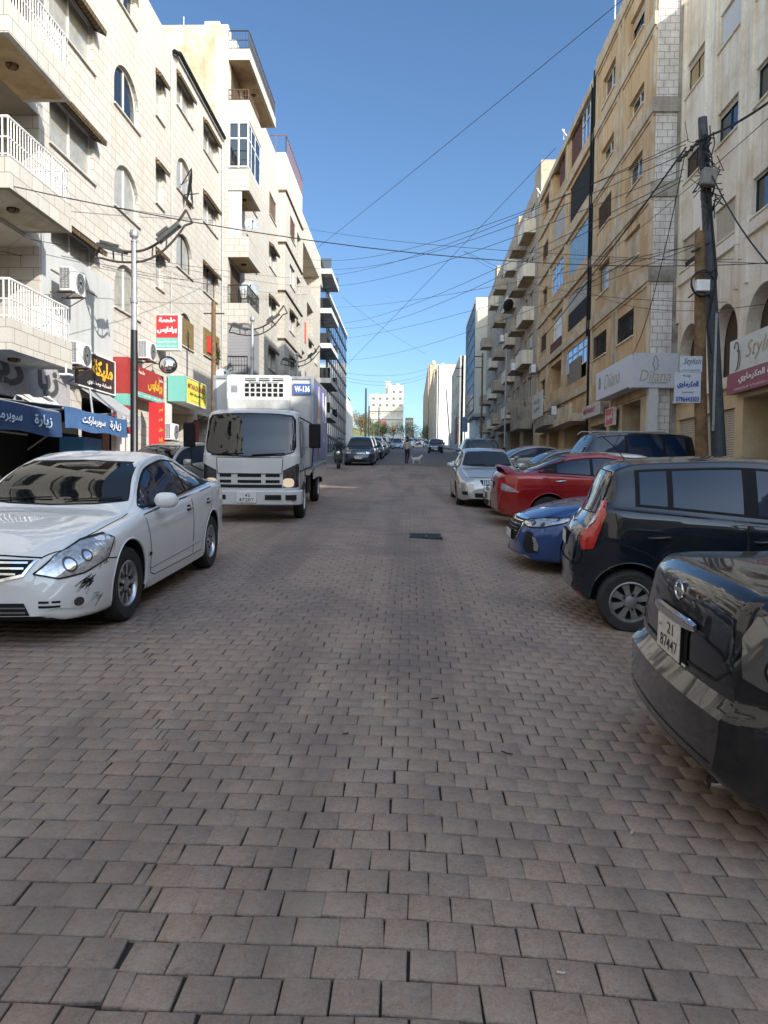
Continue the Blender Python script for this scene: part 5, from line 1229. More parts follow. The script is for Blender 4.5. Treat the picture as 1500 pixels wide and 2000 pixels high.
# ================= right: ochre block with block-work pillar
R9=Fc('R',9.0)
B=bldg('apartment_building','ochre stained block on the right with storey bands and a white block pillar',None,0,0)
ops=[];wins=[]
W((31.2,33.3,13.75,14.8),pane='wglass'); W((31.2,33.3,16.6,17.45),pane='wglass'); W((31.4,33.4,19.7,20.9),pane='wglass',shutter=.3,shm='shut',frame='blackm')
W((35.7,38.0,19.55,20.85),pane='wglass'); W((35.7,38.0,16.62,17.5),pane='wglass'); W((35.9,38.3,13.75,14.95),pane='wglass',grille='lattice')
W((31.85,34.4,7.62,8.75),pane='wglass',frame='blackm',grille='blackm',style='three'); W((36.2,38.8,7.64,8.75),pane='wglass',frame='blackm',grille='blackm',style='three')
W((36.0,38.2,10.6,12.0),pane='cglass',frame='rust',style='one'); W((31.3,33.6,10.75,11.95),shutter=1,shm='ochreb',pane='darkbr')
shops=[(30.6,33.2,1.2,4.9,False,1.2),(33.8,35.3,1.3,4.2,False,1.2),(35.8,39.0,1.4,4.4,False,2.2)]
wallmesh(R9,'wall',29.62,39.3,5.0,22.6,[o for o in ops],M['ochre'],B,depth=.3); wallmesh(R9,'shop_wall',29.62,39.3,.3,4.98,shops,M['ochreb'],B,mats=[M['ochreb'],M['dark']])
for o,k in wins: window(R9,o,B,d=-.2,**k)
shell(R9,B,29.75,39.3,.3,22.6,12,'darkbr',off=2.3)
bd=MB()
for v in (9.27,12.40,15.52,18.70,21.7): R9.box(bd,29.62,39.3,v,v+.48,.0,.12); R9.box(bd,29.62,39.3,v-.12,v,.0,.05)
for y in (29.85,34.35,34.95,39.0): R9.box(bd,y-.14,y+.14,5,22.5,.002,.07)
bd.build('storey_bands',M['ochreb'],B)
S=Fc('S',29.60); fb=MB(); fb.box((9.01,29.61,.3),(9.93,29.75,22.5)); fb.build('block_pillar',M['block'],B)
cb=MB()
for v in (9.2,12.35,15.45): cb.box((8.87,29.50,v),(9.95,29.615,v+.55))
cb.box((9.80,29.52,.3),(10.3,29.74,22.5)); cb.build('concrete_frame',M['slabc'],B)
rf=MB(); rf.box((9.1,29.8,21.9),(21,39.2,22.3)); rf.build('roof',M['slabc'],B)
an=MB(); an.tube([(9.4,37.6,22.4),(9.4,37.6,24.9)],.03,5); an.build('aerial',M['whitem'],B)
dp=MB(); dp.tube([R9.P(39.2,22,.12),R9.P(39.2,4,.12)],.06,8); dp.tube([R9.P(39.5,21.5,.16),R9.P(39.5,9,.16)],.05,8); dp.build('drain_pipe',M['trim'],B,sm=50)
# ================= right: worn block with filled-in loggias
B=bldg('apartment_building','worn ochre block on the right with blue curtained and black netted loggias',None,0,0)
ops=[];wins=[]; lg=[]
FL=[6.4,9.5,12.6,15.7,18.8]
for i,f in enumerate(FL):
    lg.append((39.9,45.3,f+.75,f+2.75,False,1.5)); lg.append((46.9,50.4,f+.95,f+2.65,False,1.3))
    W((52.3,54.3,f+1.0,f+2.2),pane='wglass',frame='rust',grille='rust' if i%2 else None)
lg.append((39.7,45.6,.9,5.0,False,2.0)); lg.append((47.3,50.3,1.2,4.9,False,2.0)); lg.append((51.5,54.5,1.6,4.9,False,2.0))
wallmesh(R9,'wall',39.32,55.6,.5,21.6,ops+lg,M['ochre'],B,mats=[M['ochre'],M['darkbr']],depth=.3)
for o,k in wins: window(R9,o,B,d=-.2,**k)
shell(R9,B,39.32,55.6,.5,21.6,12,'darkbr',off=2.1)
bd=MB()
for f in FL: R9.box(bd,39.32,55.6,f-.12,f+.28,.0,.14)
R9.box(bd,39.32,55.6,21.3,21.7,.0,.18)
for y in (39.6,46.1,51.2,55.3): R9.box(bd,y-.22,y+.22,5,21.5,.002,.08)
bd.build('storey_bands',M['ochreb'],B)
def infill(a,b,v0,v1,mat,name='loggia_screen',d=-.06,grid=None):
    m_=MB(); R9.box(m_,a,b,v0,v1,d-.02,d); o=m_.build(name,M[mat],B)
    if grid:
        g=MB(); n=grid
        for i in range(n+1): u=a+(b-a)*i/n; R9.box(g,u-.03,u+.03,v0,v1,d,d+.04)
        for v in (v0,(v0+v1)/2+.2,v1): R9.box(g,a,b,v-.03,v+.03,d+.001,d+.041)
        g.build('frame',M['alu'],o)
M['net']=simple('black netting',(.013,.013,.014),rough=.95,noise=.6,nscale=14); M['redcl']=simple('brown red cloth',(.10,.035,.025),rough=.9,noise=.4,nscale=3); M['board']=simple('grey brown board',(.20,.16,.12),rough=.8,noise=.3,nscale=3)
infill(39.9,45.3,16.45,18.45,'net'); infill(39.9,45.3,13.35,15.35,'bluecur'); infill(39.9,42.4,19.55,21.3,'bluegl',grid=3); infill(42.4,45.3,19.55,21.3,'redcl')
infill(39.9,45.3,7.9,9.15,'bluegl',grid=4); infill(41.4,44.6,7.15,8.4,'board',d=.0); infill(39.9,45.3,10.25,11.3,'net'); infill(39.9,45.3,11.3,12.25,'greyr',d=-.04)
infill(46.9,50.4,13.55,15.25,'bluegl',grid=3); infill(46.9,50.4,10.45,12.1,'alu',grid=3,d=-.2); infill(46.9,50.4,16.65,18.35,'greyr'); infill(46.9,48.8,19.75,21.2,'redcl'); infill(46.9,50.4,9.3,10.45,'redcl',d=.05)
bl=MB(); bl.box((8.1,39.6,4.75),(9,46.0,5.15)); bl.box((8.1,39.6,5.15),(8.2,43.2,5.65)); bl.build('entrance_canopy',M['ochreb'],B)
bl=MB(); bl.prism([(9,43.4),(8.0,44.0),(7.7,45.0),(7.7,47.5),(8.2,51.5),(9,52.2)],.55,M=Matrix.Translation((0,0,4.9))); bl.build('low_balcony',M['slabc'],B,fix=True)
rg=MB()
for i in range(14): y=48+i*.28; rg.tube([(8.2,y,5.4),(8.2,y,6.4)],.014,4)
rg.tube([(8.2,48,6.4),(8.2,51.7,6.4)],.02,5); rg.build('railing',M['rust'],B)
for i in range(2):
    dsh=MB(); Mx=Matrix.Translation((8.75,46+i*9,22.0))@Matrix.Rotation(R(60),4,'Z')@Matrix.Rotation(R(60),4,'X'); dsh.lathe([(0,-.08),(.15,-.06),(.28,0),(.285,.01),(.15,-.045),(0,-.065)],n=18,M=Mx); dsh.tube([(8.7,46+i*9,21.6),(8.7,46+i*9,22.2)],.03,6)
    tag(dsh.build('satellite_dish',M['whitem'],sm=50),['small white dish on the parapet of the worn ochre block','second small white dish at the far end of the worn block parapet'][i],'dish')
# ================= right: brown grey block with stacked balconies
B=bldg('apartment_building','brown grey block on the right with many small stacked balconies',None,0,0)
ops=[];wins=[]
FL2=[7.2,10.4,13.6,16.8,20.0]
for y0 in (58.2,64.5,71,78,85):
    for f in FL2: W((y0,y0+2.0,f+.9,f+2.4),pane='wglass',frame='alu',shutter=random.choice([0,.3,.6]),sill=False,style='two'); W((y0+2.9,y0+4.1,f+.1,f+2.4),pane='darkbr',frame='alu',style='one',sill=False)
wallmesh(R9,'wall',55.62,93,.5,23.6,ops+[(57,62,2.4,6.0,False,2),(64,70,2.8,6.2,False,2),(73,80,3.2,6.4,False,2),(83,90,3.6,6.6,False,2)],M['bgrey'],B,mats=[M['bgrey'],M['dark']],depth=.25)
for o,k in wins: window(R9,o,B,d=-.15,**k)
shell(R9,B,55.62,93,.5,23.6,12,'bgrey',off=2.1)
for i,y0 in enumerate((57.6,61.0,66.9,73.5,80.3,86.4)):
    for f in FL2:
        if (i*3+int(f))%7==0: continue
        balcony(R9,B,y0+.9*(i>0),y0+3.4,f,d=.85+.25*(i%2),ph=1.0,rail=0,pm='bgrey' if i%2 else 'beige',sof='soffit',lamp=False)
cv=MB(); cv.box((7.6,62,6.3),(9,72,6.6)); cv.box((7.9,57.5,5.6),(9,61.5,7.2)); cv.build('canopy',M['slabc'],B)
rt=MB(); rt.box((9.2,57,23.6),(11,60,25.0)); rt.box((9.4,70,23.6),(11,73,25.4)); rt.box((9.05,84,23.6),(12,86,24.9)); rt.build('roof_sheds',M['bgrey'],B)
# ================= right: white block with blue glass edge
B=bldg('office_building','white walled office on the right with a tall strip of blue glass facing the street',None,0,0)
F5=Fc('R',7.7)
mb=MB(); mb.box((7.72,94.5,10.0),(20,110,24.0)); mb.build('wall',M['cream'],B)
mb=MB(); mb.box((9.0,93.2,3),(20,94.49,14.0)); mb.box((8.3,95.2,3),(20,109.8,9.99)); mb.build('lower_wall',M['white'],B)
mb=MB(); F5.box(mb,95.3,109.5,10.5,23.4,-.015,.05); g=mb.build('glass_wall',M['bluegl'],B); mb=MB()
for y in np.arange(95.3,109.6,1.75): F5.box(mb,y-.05,y+.05,10.5,23.4,.05,.1)
for v in np.arange(10.5,23.5,1.6): F5.box(mb,95.3,109.5,v-.05,v+.05,.051,.09)
mb.build('frame',M['blackm'],g)
mb=MB(); mb.box((7.4,93.3,9.5),(9.0,99,9.9)); mb.build('canopy',M['greyr'],B)
# far right blocks
def simple_block(name,label,x0,x1,y0,y1,z0,z1,fmat,smat,rows,cols,pane='wglass',side='R',sfront=False):
    B=bldg(name,label,None,0,0); F=Fc(side,x0 if side=='R' else x1); ops=[]
    for r_ in range(rows):
        for c_ in range(cols):
            u=y0+(y1-y0)*(c_+.3)/cols; v=z0+(z1-z0)*(r_+.35)/rows; ops.append((u,u+(y1-y0)/cols*.4,v,v+(z1-z0)/rows*.45))
    wallmesh(F,'wall',y0,y1,z0-3,z1,ops,M[smat],B,depth=.3)
    p=MB()
    for o in ops: F.box(p,o[0],o[1],o[2],o[3],-.30,-.28)
    if ops:
        for o in ops:
            q=MB(); F.box(q,o[0],o[1],o[2],o[3],-.31,-.27); q.build('window',M[pane],B)
    m_=MB()
    if side=='R': m_.box((x0+.32,y0,z0-3),(x1,y1,z1-.02))
    else: m_.box((x0,y0,z0-3),(x1-.32,y1,z1-.02))
    m_.build('front_wall',M[fmat],B)
    q=MB(); rr=random.Random(int(y0))
    for i in range(4):
        xx=x0+1+rr.random()*3; yy=y0+(y1-y0)*rr.random()*.9; q.lathe([(0,0),(.7,0),(.7,1.2),(.4,1.5),(0,1.6)],n=10,M=Matrix.Translation((xx,yy,z1)))
    q.build('roof_tanks',M['white'],B)
    if False:
        for c_ in range(0,cols,2):
            for r_ in range(1,rows):
                u=y0+(y1-y0)*(c_+.2)/cols; v=z0+(z1-z0)*(r_+.2)/rows; q=MB(); F.box(q,u,u+(y1-y0)/cols*.9,v,v+1.0,.0,1.0); q.build('balcony',M[smat],B)
    return B
Bx=simple_block('apartment_building','white block far on the right with a blank sunlit side wall and dark red doorway',7.6,20,122,146,8,21.5,'white','greyr',4,5)
mb=MB(); mb.box((7.45,126,8),(7.6,131,12.2)); mb.build('red_doorway',pcol('dark red door',(.16,.02,.02),.6),Bx)
simple_block('apartment_building','tall white block in the far right row with a broad blank sunlit wall',7.7,13,232,262,14,36.5,'white','greyr',6,6)
simple_block('apartment_building','grey block at the far end of the right row, beyond the tall white one',7.6,24,264,330,18,40,'greyr','bgrey',7,12)
simple_block('shop_building','low white shop row set back between the two tall blocks on the far right',11,22,148,226,9,15,'white','white',1,14)
simple_block('apartment_building','narrow distant block closing the right row on the hill',7.2,20,332,460,28,52,'bgrey','bgrey',8,16)
# right side beside and behind the viewer: the blocks that keep this end of the street in shade
for nm,lab,y0,y1,z1,mt in (('apartment_building','plain beige block beside the viewer on the right',-1,11.4,11.9,'beige'),('apartment_building','taller beige block behind the viewer on the right',-34,-1.02,15.6,'beigel'),('shop_building','low shop between the beige blocks on the right',11.42,14.28,9.2,'ochreb')):
    B=bldg(nm,lab,None,0,0); ops=[];wins=[]
    for y in np.arange(y0+1,y1-2.2,3.4):
        for v in np.arange(4.8,z1-1.6,3.1): W((float(y),float(y)+1.8,float(v),float(v)+1.3),pane='wglass',frame='blackm')
    wallmesh(R10,'wall',y0,y1,-3,z1,ops,M[mt],B)
    for o,k in wins: window(R10,o,B,**k)
    m_=MB(); m_.box((10.33,y0,-3),(22,y1,z1-.1)); m_.build('rear_wall',M['slabc'],B)
_MW=camo.matrix_world.copy(); _R3=_MW.to_3x3(); _O=_MW.translation
def at(px,py,y):
    """world point seen at pixel (px,py) of the 1500x2000 photograph, y metres up the street"""
    d=_R3@Vector(((px-750)/1500,-(py-1000)/1500,-1)); t=y/d.y; return _O+d*t
# ---------------- street lamps
M['lampblk']=simple('black painted pole',(.012,.012,.013),rough=.4,noise=.3,nscale=6); M['lamphead']=simple('grey lamp head',(.07,.07,.065),rough=.5,noise=.3,nscale=9); M['armr']=simple('weathered brown arm',(.07,.05,.042),rough=.7,noise=.4,nscale=14)
def lamp(x,y,label):
    g=gz(y,x)+.14; r=empty('street_lamp',(x,y,g),label=label,cat='street lamp',group='street lamps along the left pavement'); H=6.62
    p=MB(); p.lathe([(.15,0),(.15,.25),(.10,.35),(.095,3.4),(.085,4.2)],n=20); p.build('lower_pole',M['lampblk'],r,sm=40)
    p=MB(); p.lathe([(.080,4.2),(.078,4.35),(.072,4.36),(.070,6.45),(.085,6.46),(.085,6.50),(.04,6.52),(.05,6.55),(.105,6.60),(.115,6.68),(.09,6.76),(0,6.80)],n=20); p.lathe([(.092,4.9),(.092,5.02)],n=16); p.build('upper_pole',M['greym'],r,sm=40)
    def arm(sg,L,rise,dy):
        a=MB(); N=12
        c1=[(sg*(L*t),dy*t,6.22+rise*t**2.1) for t in np.linspace(0,1,N)]; c2=[(sg*(L*1.0*t),dy*t,5.95+(rise-.32+.25)*t**2.2) for t in np.linspace(0,.97,N)]
        a.tube(c1,.034,8); a.tube(c2,.030,8); a.tube([c1[-1],(c1[-1][0]+sg*.16,dy,c1[-1][2]-.33)],.028,6); a.tube([(c1[-1][0]+sg*.16,dy,c1[-1][2]-.33),c2[-1]],.028,6)
        for i in (4,7): a.tube([c1[i],c2[i]],.02,6)
        o=a.build('arm',M['armr'],r,sm=50)
        t=.66; px_,pz=sg*L*t,6.22+rise*t**2.1; sl_=math.atan2(rise*2.1*t**1.1,L)
        h=MB(); Mx=Matrix.Translation((px_,dy*t,pz+.03))@Matrix.Rotation(-sl_*sg*.9,4,'Y')@Matrix.Rotation(R(12),4,'X')
        h.box((-.36,-.19,-.07),(.36,.19,.04),M=Mx); h.box((-.28,-.20,.04),(.08,.20,.12),M=Mx); h.box((-.36,-.10,-.03),(-.30,.10,.03),M=Mx)
        hh=h.build('lamp_head',M['lamphead'],o,bevel=.015)
        l=MB(); l.box((-.24,-.12,-.075),(.26,.12,-.06),M=Mx); l.build('lamp_glass',M['lens'],hh)
    arm(1,1.42,1.0,-.2); arm(-1,.92,.22,.15)
    return r
lamp(-7.22,19.9,'nearest lamp post on the left, black below and grey above, before the red sign')
lamp(-7.05,34.0,'middle lamp post of the left pavement, rising behind the lorry box')
lamp(-7.2,48.5,'farthest lamp post on the left beyond the lorry')
# ---------------- air conditioners
def ac():
    r=empty('air_conditioner')
    m=MB(); m.box((-.42,-.15,0),(.42,.15,.58)); m.build('casing',M['whitem'],r,bevel=.02)
    m=MB(); Mx=Matrix.Translation((.10,-.152,.29))@Matrix.Rotation(R(90),4,'X')
    m.lathe([(.25,0),(.25,.02),(.235,.02),(.235,0)],n=28,M=Mx)
    for q in (.06,.11,.16,.20): m.lathe([(q,.014),(q+.006,.018),(q+.012,.014)],n=28,M=Mx)
    for i in range(12): a=2*math.pi*i/12; m.tube([Mx@Vector((.05*math.cos(a),.05*math.sin(a),.016)),Mx@Vector((.24*math.cos(a),.24*math.sin(a),.016))],.004,4)
    m.build('fan_guard',M['greym'],r,sm=40)
    m=MB(); m.lathe([(0,.004),(.234,.004)],n=28,M=Mx); m.build('fan_opening',M['trim'],r)
    m=MB()
    for i in range(8): m.box((-.425,-.11+.0,.06+i*.062),(-.42,.12,.06+i*.062+.03))
    for i in range(3): m.box((-.428,-.11+i*.085,.05),(-.42,-.05+i*.085,.55))
    m.build('side_vents',M['greym'],r)
    m=MB()
    for x in (-.3,.3): m.box((x-.02,-.2,-.04),(x+.02,.42,0)); m.tube([(x,-.15,-.03),(x,.4,-.35)],.015,5)
    m.build('bracket',M['rust'],r)
    return r
A0=ac(); first=True
for (x,y,z,rot,lab) in [(-8.48,19.1,6.12,90,'white air conditioner beside the lowest balcony, on the grey render patch'),(-8.45,19.40,4.38,90,'white air conditioner directly left of the black shop sign'),(-8.5,24.6,5.35,90,'white air conditioner just right of the nearest lamp post above the red sign'),(-8.4,26.75,2.9,90,'white air conditioner at street level right of the red butcher sign'),(8.55,54.9,9.3,-90,'white air conditioner on the far corner of the worn ochre block'),(8.0,61.5,10.4,-90,'first air conditioner among the stacked balconies of the brown grey block'),(7.95,69,14.0,-90,'higher air conditioner among the stacked balconies of the brown grey block'),(8.4,46,5.5,-90,'air conditioner lying on the low balcony of the worn block')]:
    o=A0 if first else copy_tree(A0); first=False
    o.location=(x,y,z); o.rotation_euler=(0,0,R(rot)); tag(o,lab,'air conditioner','air conditioners on the house walls')
# ---------------- dishes
def dish(loc,r,az,el,label,mat='greym'):
    m=MB(); Mx=Matrix.Translation(loc)@Matrix.Rotation(R(az),4,'Z')@Matrix.Rotation(R(90-el),4,'X')
    prof=[(0,-.22*r),(.35*r,-.20*r),(.7*r,-.12*r),(r,0),(r*1.01,.01),(.7*r,-.10*r),(.35*r,-.185*r),(0,-.2*r)]
    root=empty('satellite_dish',(0,0,0),label=label,cat='satellite dish',group='satellite dishes on the house fronts')
    m.lathe(prof,n=28,M=Mx); m.build('reflector',M[mat],root,sm=50)
    a=MB(); tip=Mx@Vector((0,-.2*r,.75*r)); a.tube([Mx@Vector((0,-r*.95,0)),tip],.012,5); a.tube([Mx@Vector((0,0,-.2*r)),Mx@Vector((0,0,-.5*r))],.03,6); a.lathe([(0,-.03),(.04,-.03),(.04,.05),(0,.05)],n=10,M=Matrix.Translation(tip)); a.build('arm',M['trim'],root)
    return root
M['dishg']=simple('grey dish',(.36,.40,.42),rough=.5,noise=.3,nscale=5); M['dishr']=simple('rusty pale dish',(.55,.42,.28),rough=.7,noise=.5,nscale=6)
dish(at(492,438,38.5),.36,20,25,'small grey dish on the third corner balcony of the second left block','dishg')
dish(at(488,564,38.5),.46,15,25,'large grey dish on the second corner balcony of the second left block','dishg')
dish(at(569,481,57),.40,30,20,'pale rusty dish beside the slanting soffit of the third left block','dishr')
dish(at(437,733,30),.32,25,30,'pale blue grey dish just above the back left corner of the lorry','dishg')
dish(at(993,596,62),.5,-150,25,'black dish among the balconies of the brown grey block','blackm')
# convex mirror
r=empty('convex_mirror',label='round convex mirror below the hanging butcher sign, upper half reflecting black',cat='mirror'); c=at(328,713,26.2)
Mx=Matrix.Translation(c)@Matrix.Rotation(R(20),4,'Z')@Matrix.Rotation(R(82),4,'X')
m=MB(); m.lathe([(0,.10),(.12,.09),(.22,.05),(.28,0)],n=28,M=Mx); m.build('glass',M['chrome'],r,sm=60); m=MB(); m.lathe([(.28,-.02),(.30,-.02),(.31,.02),(.28,.02)],n=28,M=Mx); m.build('rim',M['trim'],r,sm=60)
m=MB(); m.tube([c,c+Vector((-.6,.3,.1))],.025,6); m.build('bracket',M['rust'],r)
# ---------------- shop signs
Wt=pcol('white lettering',(.75,.75,.73),.5); Yl=pcol('yellow lettering',(.72,.42,.04),.5); Bl=pcol('blue lettering',(.03,.06,.25),.5); Mg=pcol('maroon lettering',(.30,.04,.07),.5); Gd=pcol('gold lettering',(.34,.27,.12),.5); Gk=pcol('dark grey lettering',(.07,.07,.07),.5)
def sign(fc,name,label,u0,u1,v0,v1,d0,d1,mat,texts,cat='shop sign',frame=None,bands=()):
    r=empty(name,label=label,cat=cat); m=MB(); fc.box(m,u0,u1,v0,v1,d0,d1); m.build('panel',mat,r)
    for (a,b,c,e,mt) in bands: m=MB(); fc.box(m,u0+(u1-u0)*a,u0+(u1-u0)*b,v0+(v1-v0)*c,v0+(v1-v0)*e,d1,d1+.006); m.build('colour_field',mt,r)
    if frame: 
        m=MB(); t=.035
        fc.box(m,u0-t,u1+t,v0-t,v0,d0,d1+.02); fc.box(m,u0-t,u1+t,v1,v1+t,d0,d1+.02); fc.box(m,u0-t,u0,v0,v1,d0,d1+.02); fc.box(m,u1,u1+t,v0,v1,d0,d1+.02); m.build('frame',M[frame],r)
    for (tx,cu,cv,w,h,mt,*k) in texts:
        text('lettering',tx,mt,r,fc.P(u0+(u1-u0)*cu,v0+(v1-v0)*cv,d1),fc.U,Vector((0,0,1)),w=w*(u1-u0),h=h*(v1-v0),bold=k[0] if k else .02,shear=k[1] if len(k)>1 else 0,thick=.010)
    return r
blk=pcol('black sign face',(.022,.022,.024),.4); redf=pcol('red sign face',(.33,.035,.03),.45,noise=.15); green=pcol('sea green sign face',(.16,.42,.36),.45); yel=pcol('yellow sign face',(.62,.58,.08),.45,noise=.1); bluef=pcol('blue awning cloth',(.02,.05,.13),.7,noise=.25,nscale=4)
sign(L9,'shop_sign','black shop sign with large yellow Arabic letters on the left facade',20.1,22.9,4.05,5.00,.0,.10,blk,[('مليكة',.68,.60,.52,.58,Yl,.05),('قصابة ومشاوي',.60,.16,.60,.17,Wt,.03),('لحوم',.12,.72,.16,.14,Wt),('طازجة',.12,.45,.16,.16,Yl)],frame='whitem')
sign(L9,'shop_sign','long dark red butcher sign with yellow Arabic letters behind the nearest lamp post',23.05,26.5,4.12,5.08,.0,.42,redf,[('برادايس',.74,.52,.42,.44,Yl,.05),('ملحمة',.36,.84,.16,.14,Wt,.03),('ملحمة',.90,.82,.12,.14,Wt,.03),('خاروف بلدي طازج',.55,.09,.8,.11,Wt,.02)],bands=[(0,1,0,.18,green)])
m=MB(); L9.box(m,22.98,23.25,2.9,5.2,.0,.46); L9.box(m,22.97,23.26,3.75,4.1,.0,.47,1); tag(m.build('sign_pillar',[redf,green]),'red boxed sign pillar with a sea green band beside the black sign','sign pillar')
# hanging butcher box sign, perpendicular to the wall
FSg=Fc('S',27.0)
r=sign(FSg,'hanging_sign','red and green butcher box sign in a white frame sticking out over the pavement',-9.02,-8.22,6.12,7.30,-.32,.0,M['whitem'],[('ملحمة',.5,.86,.74,.15,Wt,.06),('برادايس',.5,.56,.88,.20,Wt,.06),('خراف طازجة اسبوعية',.5,.215,.86,.075,Wt,.03),('سواقي كفتة  حسومات',.5,.08,.86,.065,Wt,.03)],frame='whitem',bands=[(.02,.98,.33,.985,pcol('bright red sign',(.48,.03,.035),.4)),(.02,.98,.015,.33,green)])
m=MB(); m.tube([(-9.4,27.15,7.1),(-8.9,27.15,7.1)],.02,6); m.tube([(-9.4,27.15,6.3),(-8.9,27.15,6.3)],.02,6); m.tube([(-9.02,27.15,6.3),(-9.02,27.15,7.1)],.02,6); m.build('bracket',M['rust'],r)
# yellow box sign
L83=Fc('L',-8.95)
r=sign(L83,'shop_sign','yellow shop sign with a green end panel beside the lorry',28.35,31.1,4.42,5.32,.0,.62,yel,[('MTAKOURIEZ',.5,.70,.86,.22,Mg,.02),('خياطة سيدات اوتار',.5,.40,.7,.17,M['ink'],.03),('تفصيل وتصليح',.45,.12,.4,.09,Mg,.0)],frame='whitem')
m=MB(); m.box((-8.95,28.12,4.40),(-8.30,28.31,5.34)); m.build('end_panel',green,r)
# facade letters over the supermarket
r=empty('shop_sign',label='grey wall panel with big dark Arabic letters under the lowest balcony',cat='shop sign'); m=MB(); L9.box(m,13.5,19.9,3.36,4.52,-.02,.08); m.build('panel',pcol('grey sign wall',(.36,.35,.35),.6,noise=.2),r)
text('lettering','زيارة',Gk,r,L9.P(16.0,3.95,.08),L9.U,(0,0,1),w=3.0,h=.75,bold=.05)
text('lettering','زيا',Gk,r,L9.P(18.7,3.9,.08),L9.U,(0,0,1),w=1.1,h=.8,bold=.05)
# blue awning
def awning(label,y0,y1,zt,zb,x0,x1,vh,mat,txts,name='awning',hang=.0):
    r=empty(name,label=label,cat='awning'); m=MB(); n=14
    for i in range(n):
        a,b=y0+(y1-y0)*i/n,y0+(y1-y0)*(i+1)/n; s1=.05*math.sin(i*.9); s2=.05*math.sin((i+1)*.9)
        m.face([(x0,a,zt),(x0,b,zt),(x1,b,zb+s2*.4),(x1,a,zb+s1*.4)]); m.face([(x1,a,zb+s1*.4),(x1,b,zb+s2*.4),(x1+.02,b,zb-vh+s2*.5),(x1+.02,a,zb-vh+s1*.5)])
    m.build('cloth',mat,r)
    f=MB(); f.tube([(x1-.03,y0,zb-.03),(x1-.03,y1,zb-.03)],.025,6); 
    for y in (y0+.1,y1-.1): f.tube([(x0,y,zb-.1),(x1-.03,y,zb-.05)],.02,6); f.tube([(x0,y,zt),(x1,y,zb)],.02,6)
    f.build('frame',M['greym'],r)
    for (tx,yc,zc,w,h,mt) in txts: text('lettering',tx,mt,r,(x1+.035,yc,zc),(0,1,0),(0,0,1),w=w,h=h,bold=.02,thick=.02)
    return r
LBw=pcol('pale blue lettering',(.42,.52,.62),.6)
awning('long dark blue supermarket awning with pale Arabic letters on the left',11.4,16.2,3.25,2.93,-9,-7.45,.52,bluef,[('زيارة',15.3,2.68,.75,.26,LBw),('سوبرماركت',13.7,2.68,1.5,.24,LBw)])
awning('paler blue awning with Arabic letters behind the nearest lamp post',16.35,20.0,3.25,3.08,-9,-7.45,.46,pcol('sunlit blue awning cloth',(.05,.115,.25),.7,noise=.25,nscale=4),[('زيارة',19.1,2.86,.7,.24,Wt),('سوبرماركت',17.8,2.86,1.3,.22,Wt)])  # lighter blue stands in for sun on this length of the same awning
awning('small grey striped canopy with white Arabic letters between the blue awning and the red sign',20.6,22.6,4.02,3.35,-9,-8.0,.34,pcol('grey canopy cloth',(.33,.33,.33),.8,noise=.2),[('ملحمة مليكة',21.6,3.18,1.2,.2,Wt)])
# shop contents
r=empty('fridge',label='tall dark drinks fridge with a soft drink name inside the supermarket opening',cat='fridge'); m=MB(); m.box((-10.6,15.2,.98),(-9.9,19.6,2.9)); m.build('cabinet',M['dark'],r); text('lettering','pepsi',pcol('dull grey lettering',(.16,.17,.19),.6),r,(-9.88,17.4,2.55),(0,1,0),(0,0,1),w=1.0,h=.28,bold=.02)
icc=pcol('ice cream blue',(.10,.33,.62),.4); m=MB(); m.box((-8.6,18.6,1.1),(-8.0,19.7,2.55)); r=tag(m.build('ice_cream_fridge',icc),'blue ice cream freezer poster panel left of the nearest lamp post','freezer'); m=MB(); m.lathe([(0,0),(.20,.35),(.24,.45),(.18,.62),(0,.7)],n=14,M=Matrix.Translation((-7.98,19.15,1.5))@Matrix.Scale(.15,4,(1,0,0))); m.build('picture',pcol('ice cream picture',(.60,.45,.30),.5),r,sm=60)
m=MB(); m.box((-8.5,19.75,1.1),(-8.0,20.2,2.8)); tag(m.build('poster_panel',pcol('red and green poster',(.5,.2,.12),.5,noise=.6,nscale=4)),'narrow red and green poster panel at the left edge of the lamp post','poster')
m=MB(); m.box((-9.05,23.2,.9),(-8.96,23.9,4.05)); m.box((-9.05,24.2,.9),(-8.96,24.8,4.05)); tag(m.build('shop_door',pcol('white shop door',(.62,.62,.60),.5)),'white butcher shop door leaves under the red sign','door')
FSr=Fc('S',25.15); r=sign(FSr,'banner','upright red shop banner with yellow Arabic letters down its street edge',-8.62,-8.1,1.5,4.05,.0,.05,pcol('bright red sign',(.48,.03,.035),.4),[(t,.78,.9-.125*i,.26,.06,Yl,.03) for i,t in enumerate(['لحم','غنم','عجل','كفتة','كباب','شقف','ريش'])],cat='banner')
def simplebox(name,label,cat,a,b,mat,**k): m=MB(); m.box(a,b); o=m.build(name,mat,**k); return tag(o,label,cat)
simplebox('door_frame','white shop front post with a thin red edge right of the butcher shop','door post',(-9.05,26.3,1.2),(-8.9,26.7,4.1),M['white'])
simplebox('door_frame','second white shop front post beside the yellow sign','door post',(-9.05,27.9,1.2),(-8.85,28.3,4.3),M['white'])
simplebox('shop_board','dark red lettered board beside the left door mirror of the lorry','board',(-9.05,31.65,1.5),(-8.9,32.1,4.0),pcol('dark red door',(.16,.02,.02),.6))
# sacks and goods at the shop doors
for i,(y,z) in enumerate(((27.2,1.75),(27.5,1.75),(27.35,2.1),(27.9,1.8))):
    m=MB(); m.lathe([(0,0),(.2,.02),(.26,.15),(.24,.32),(.1,.38),(0,.39)],n=12,M=Matrix.Translation((-8.6,y,z))); tag(m.build('sack',pcol('brown sack',(.25,.15,.09),.9),sm=60),'brown sack of goods piled at the shop door beside the lorry','sack','sacks piled at the shop door')
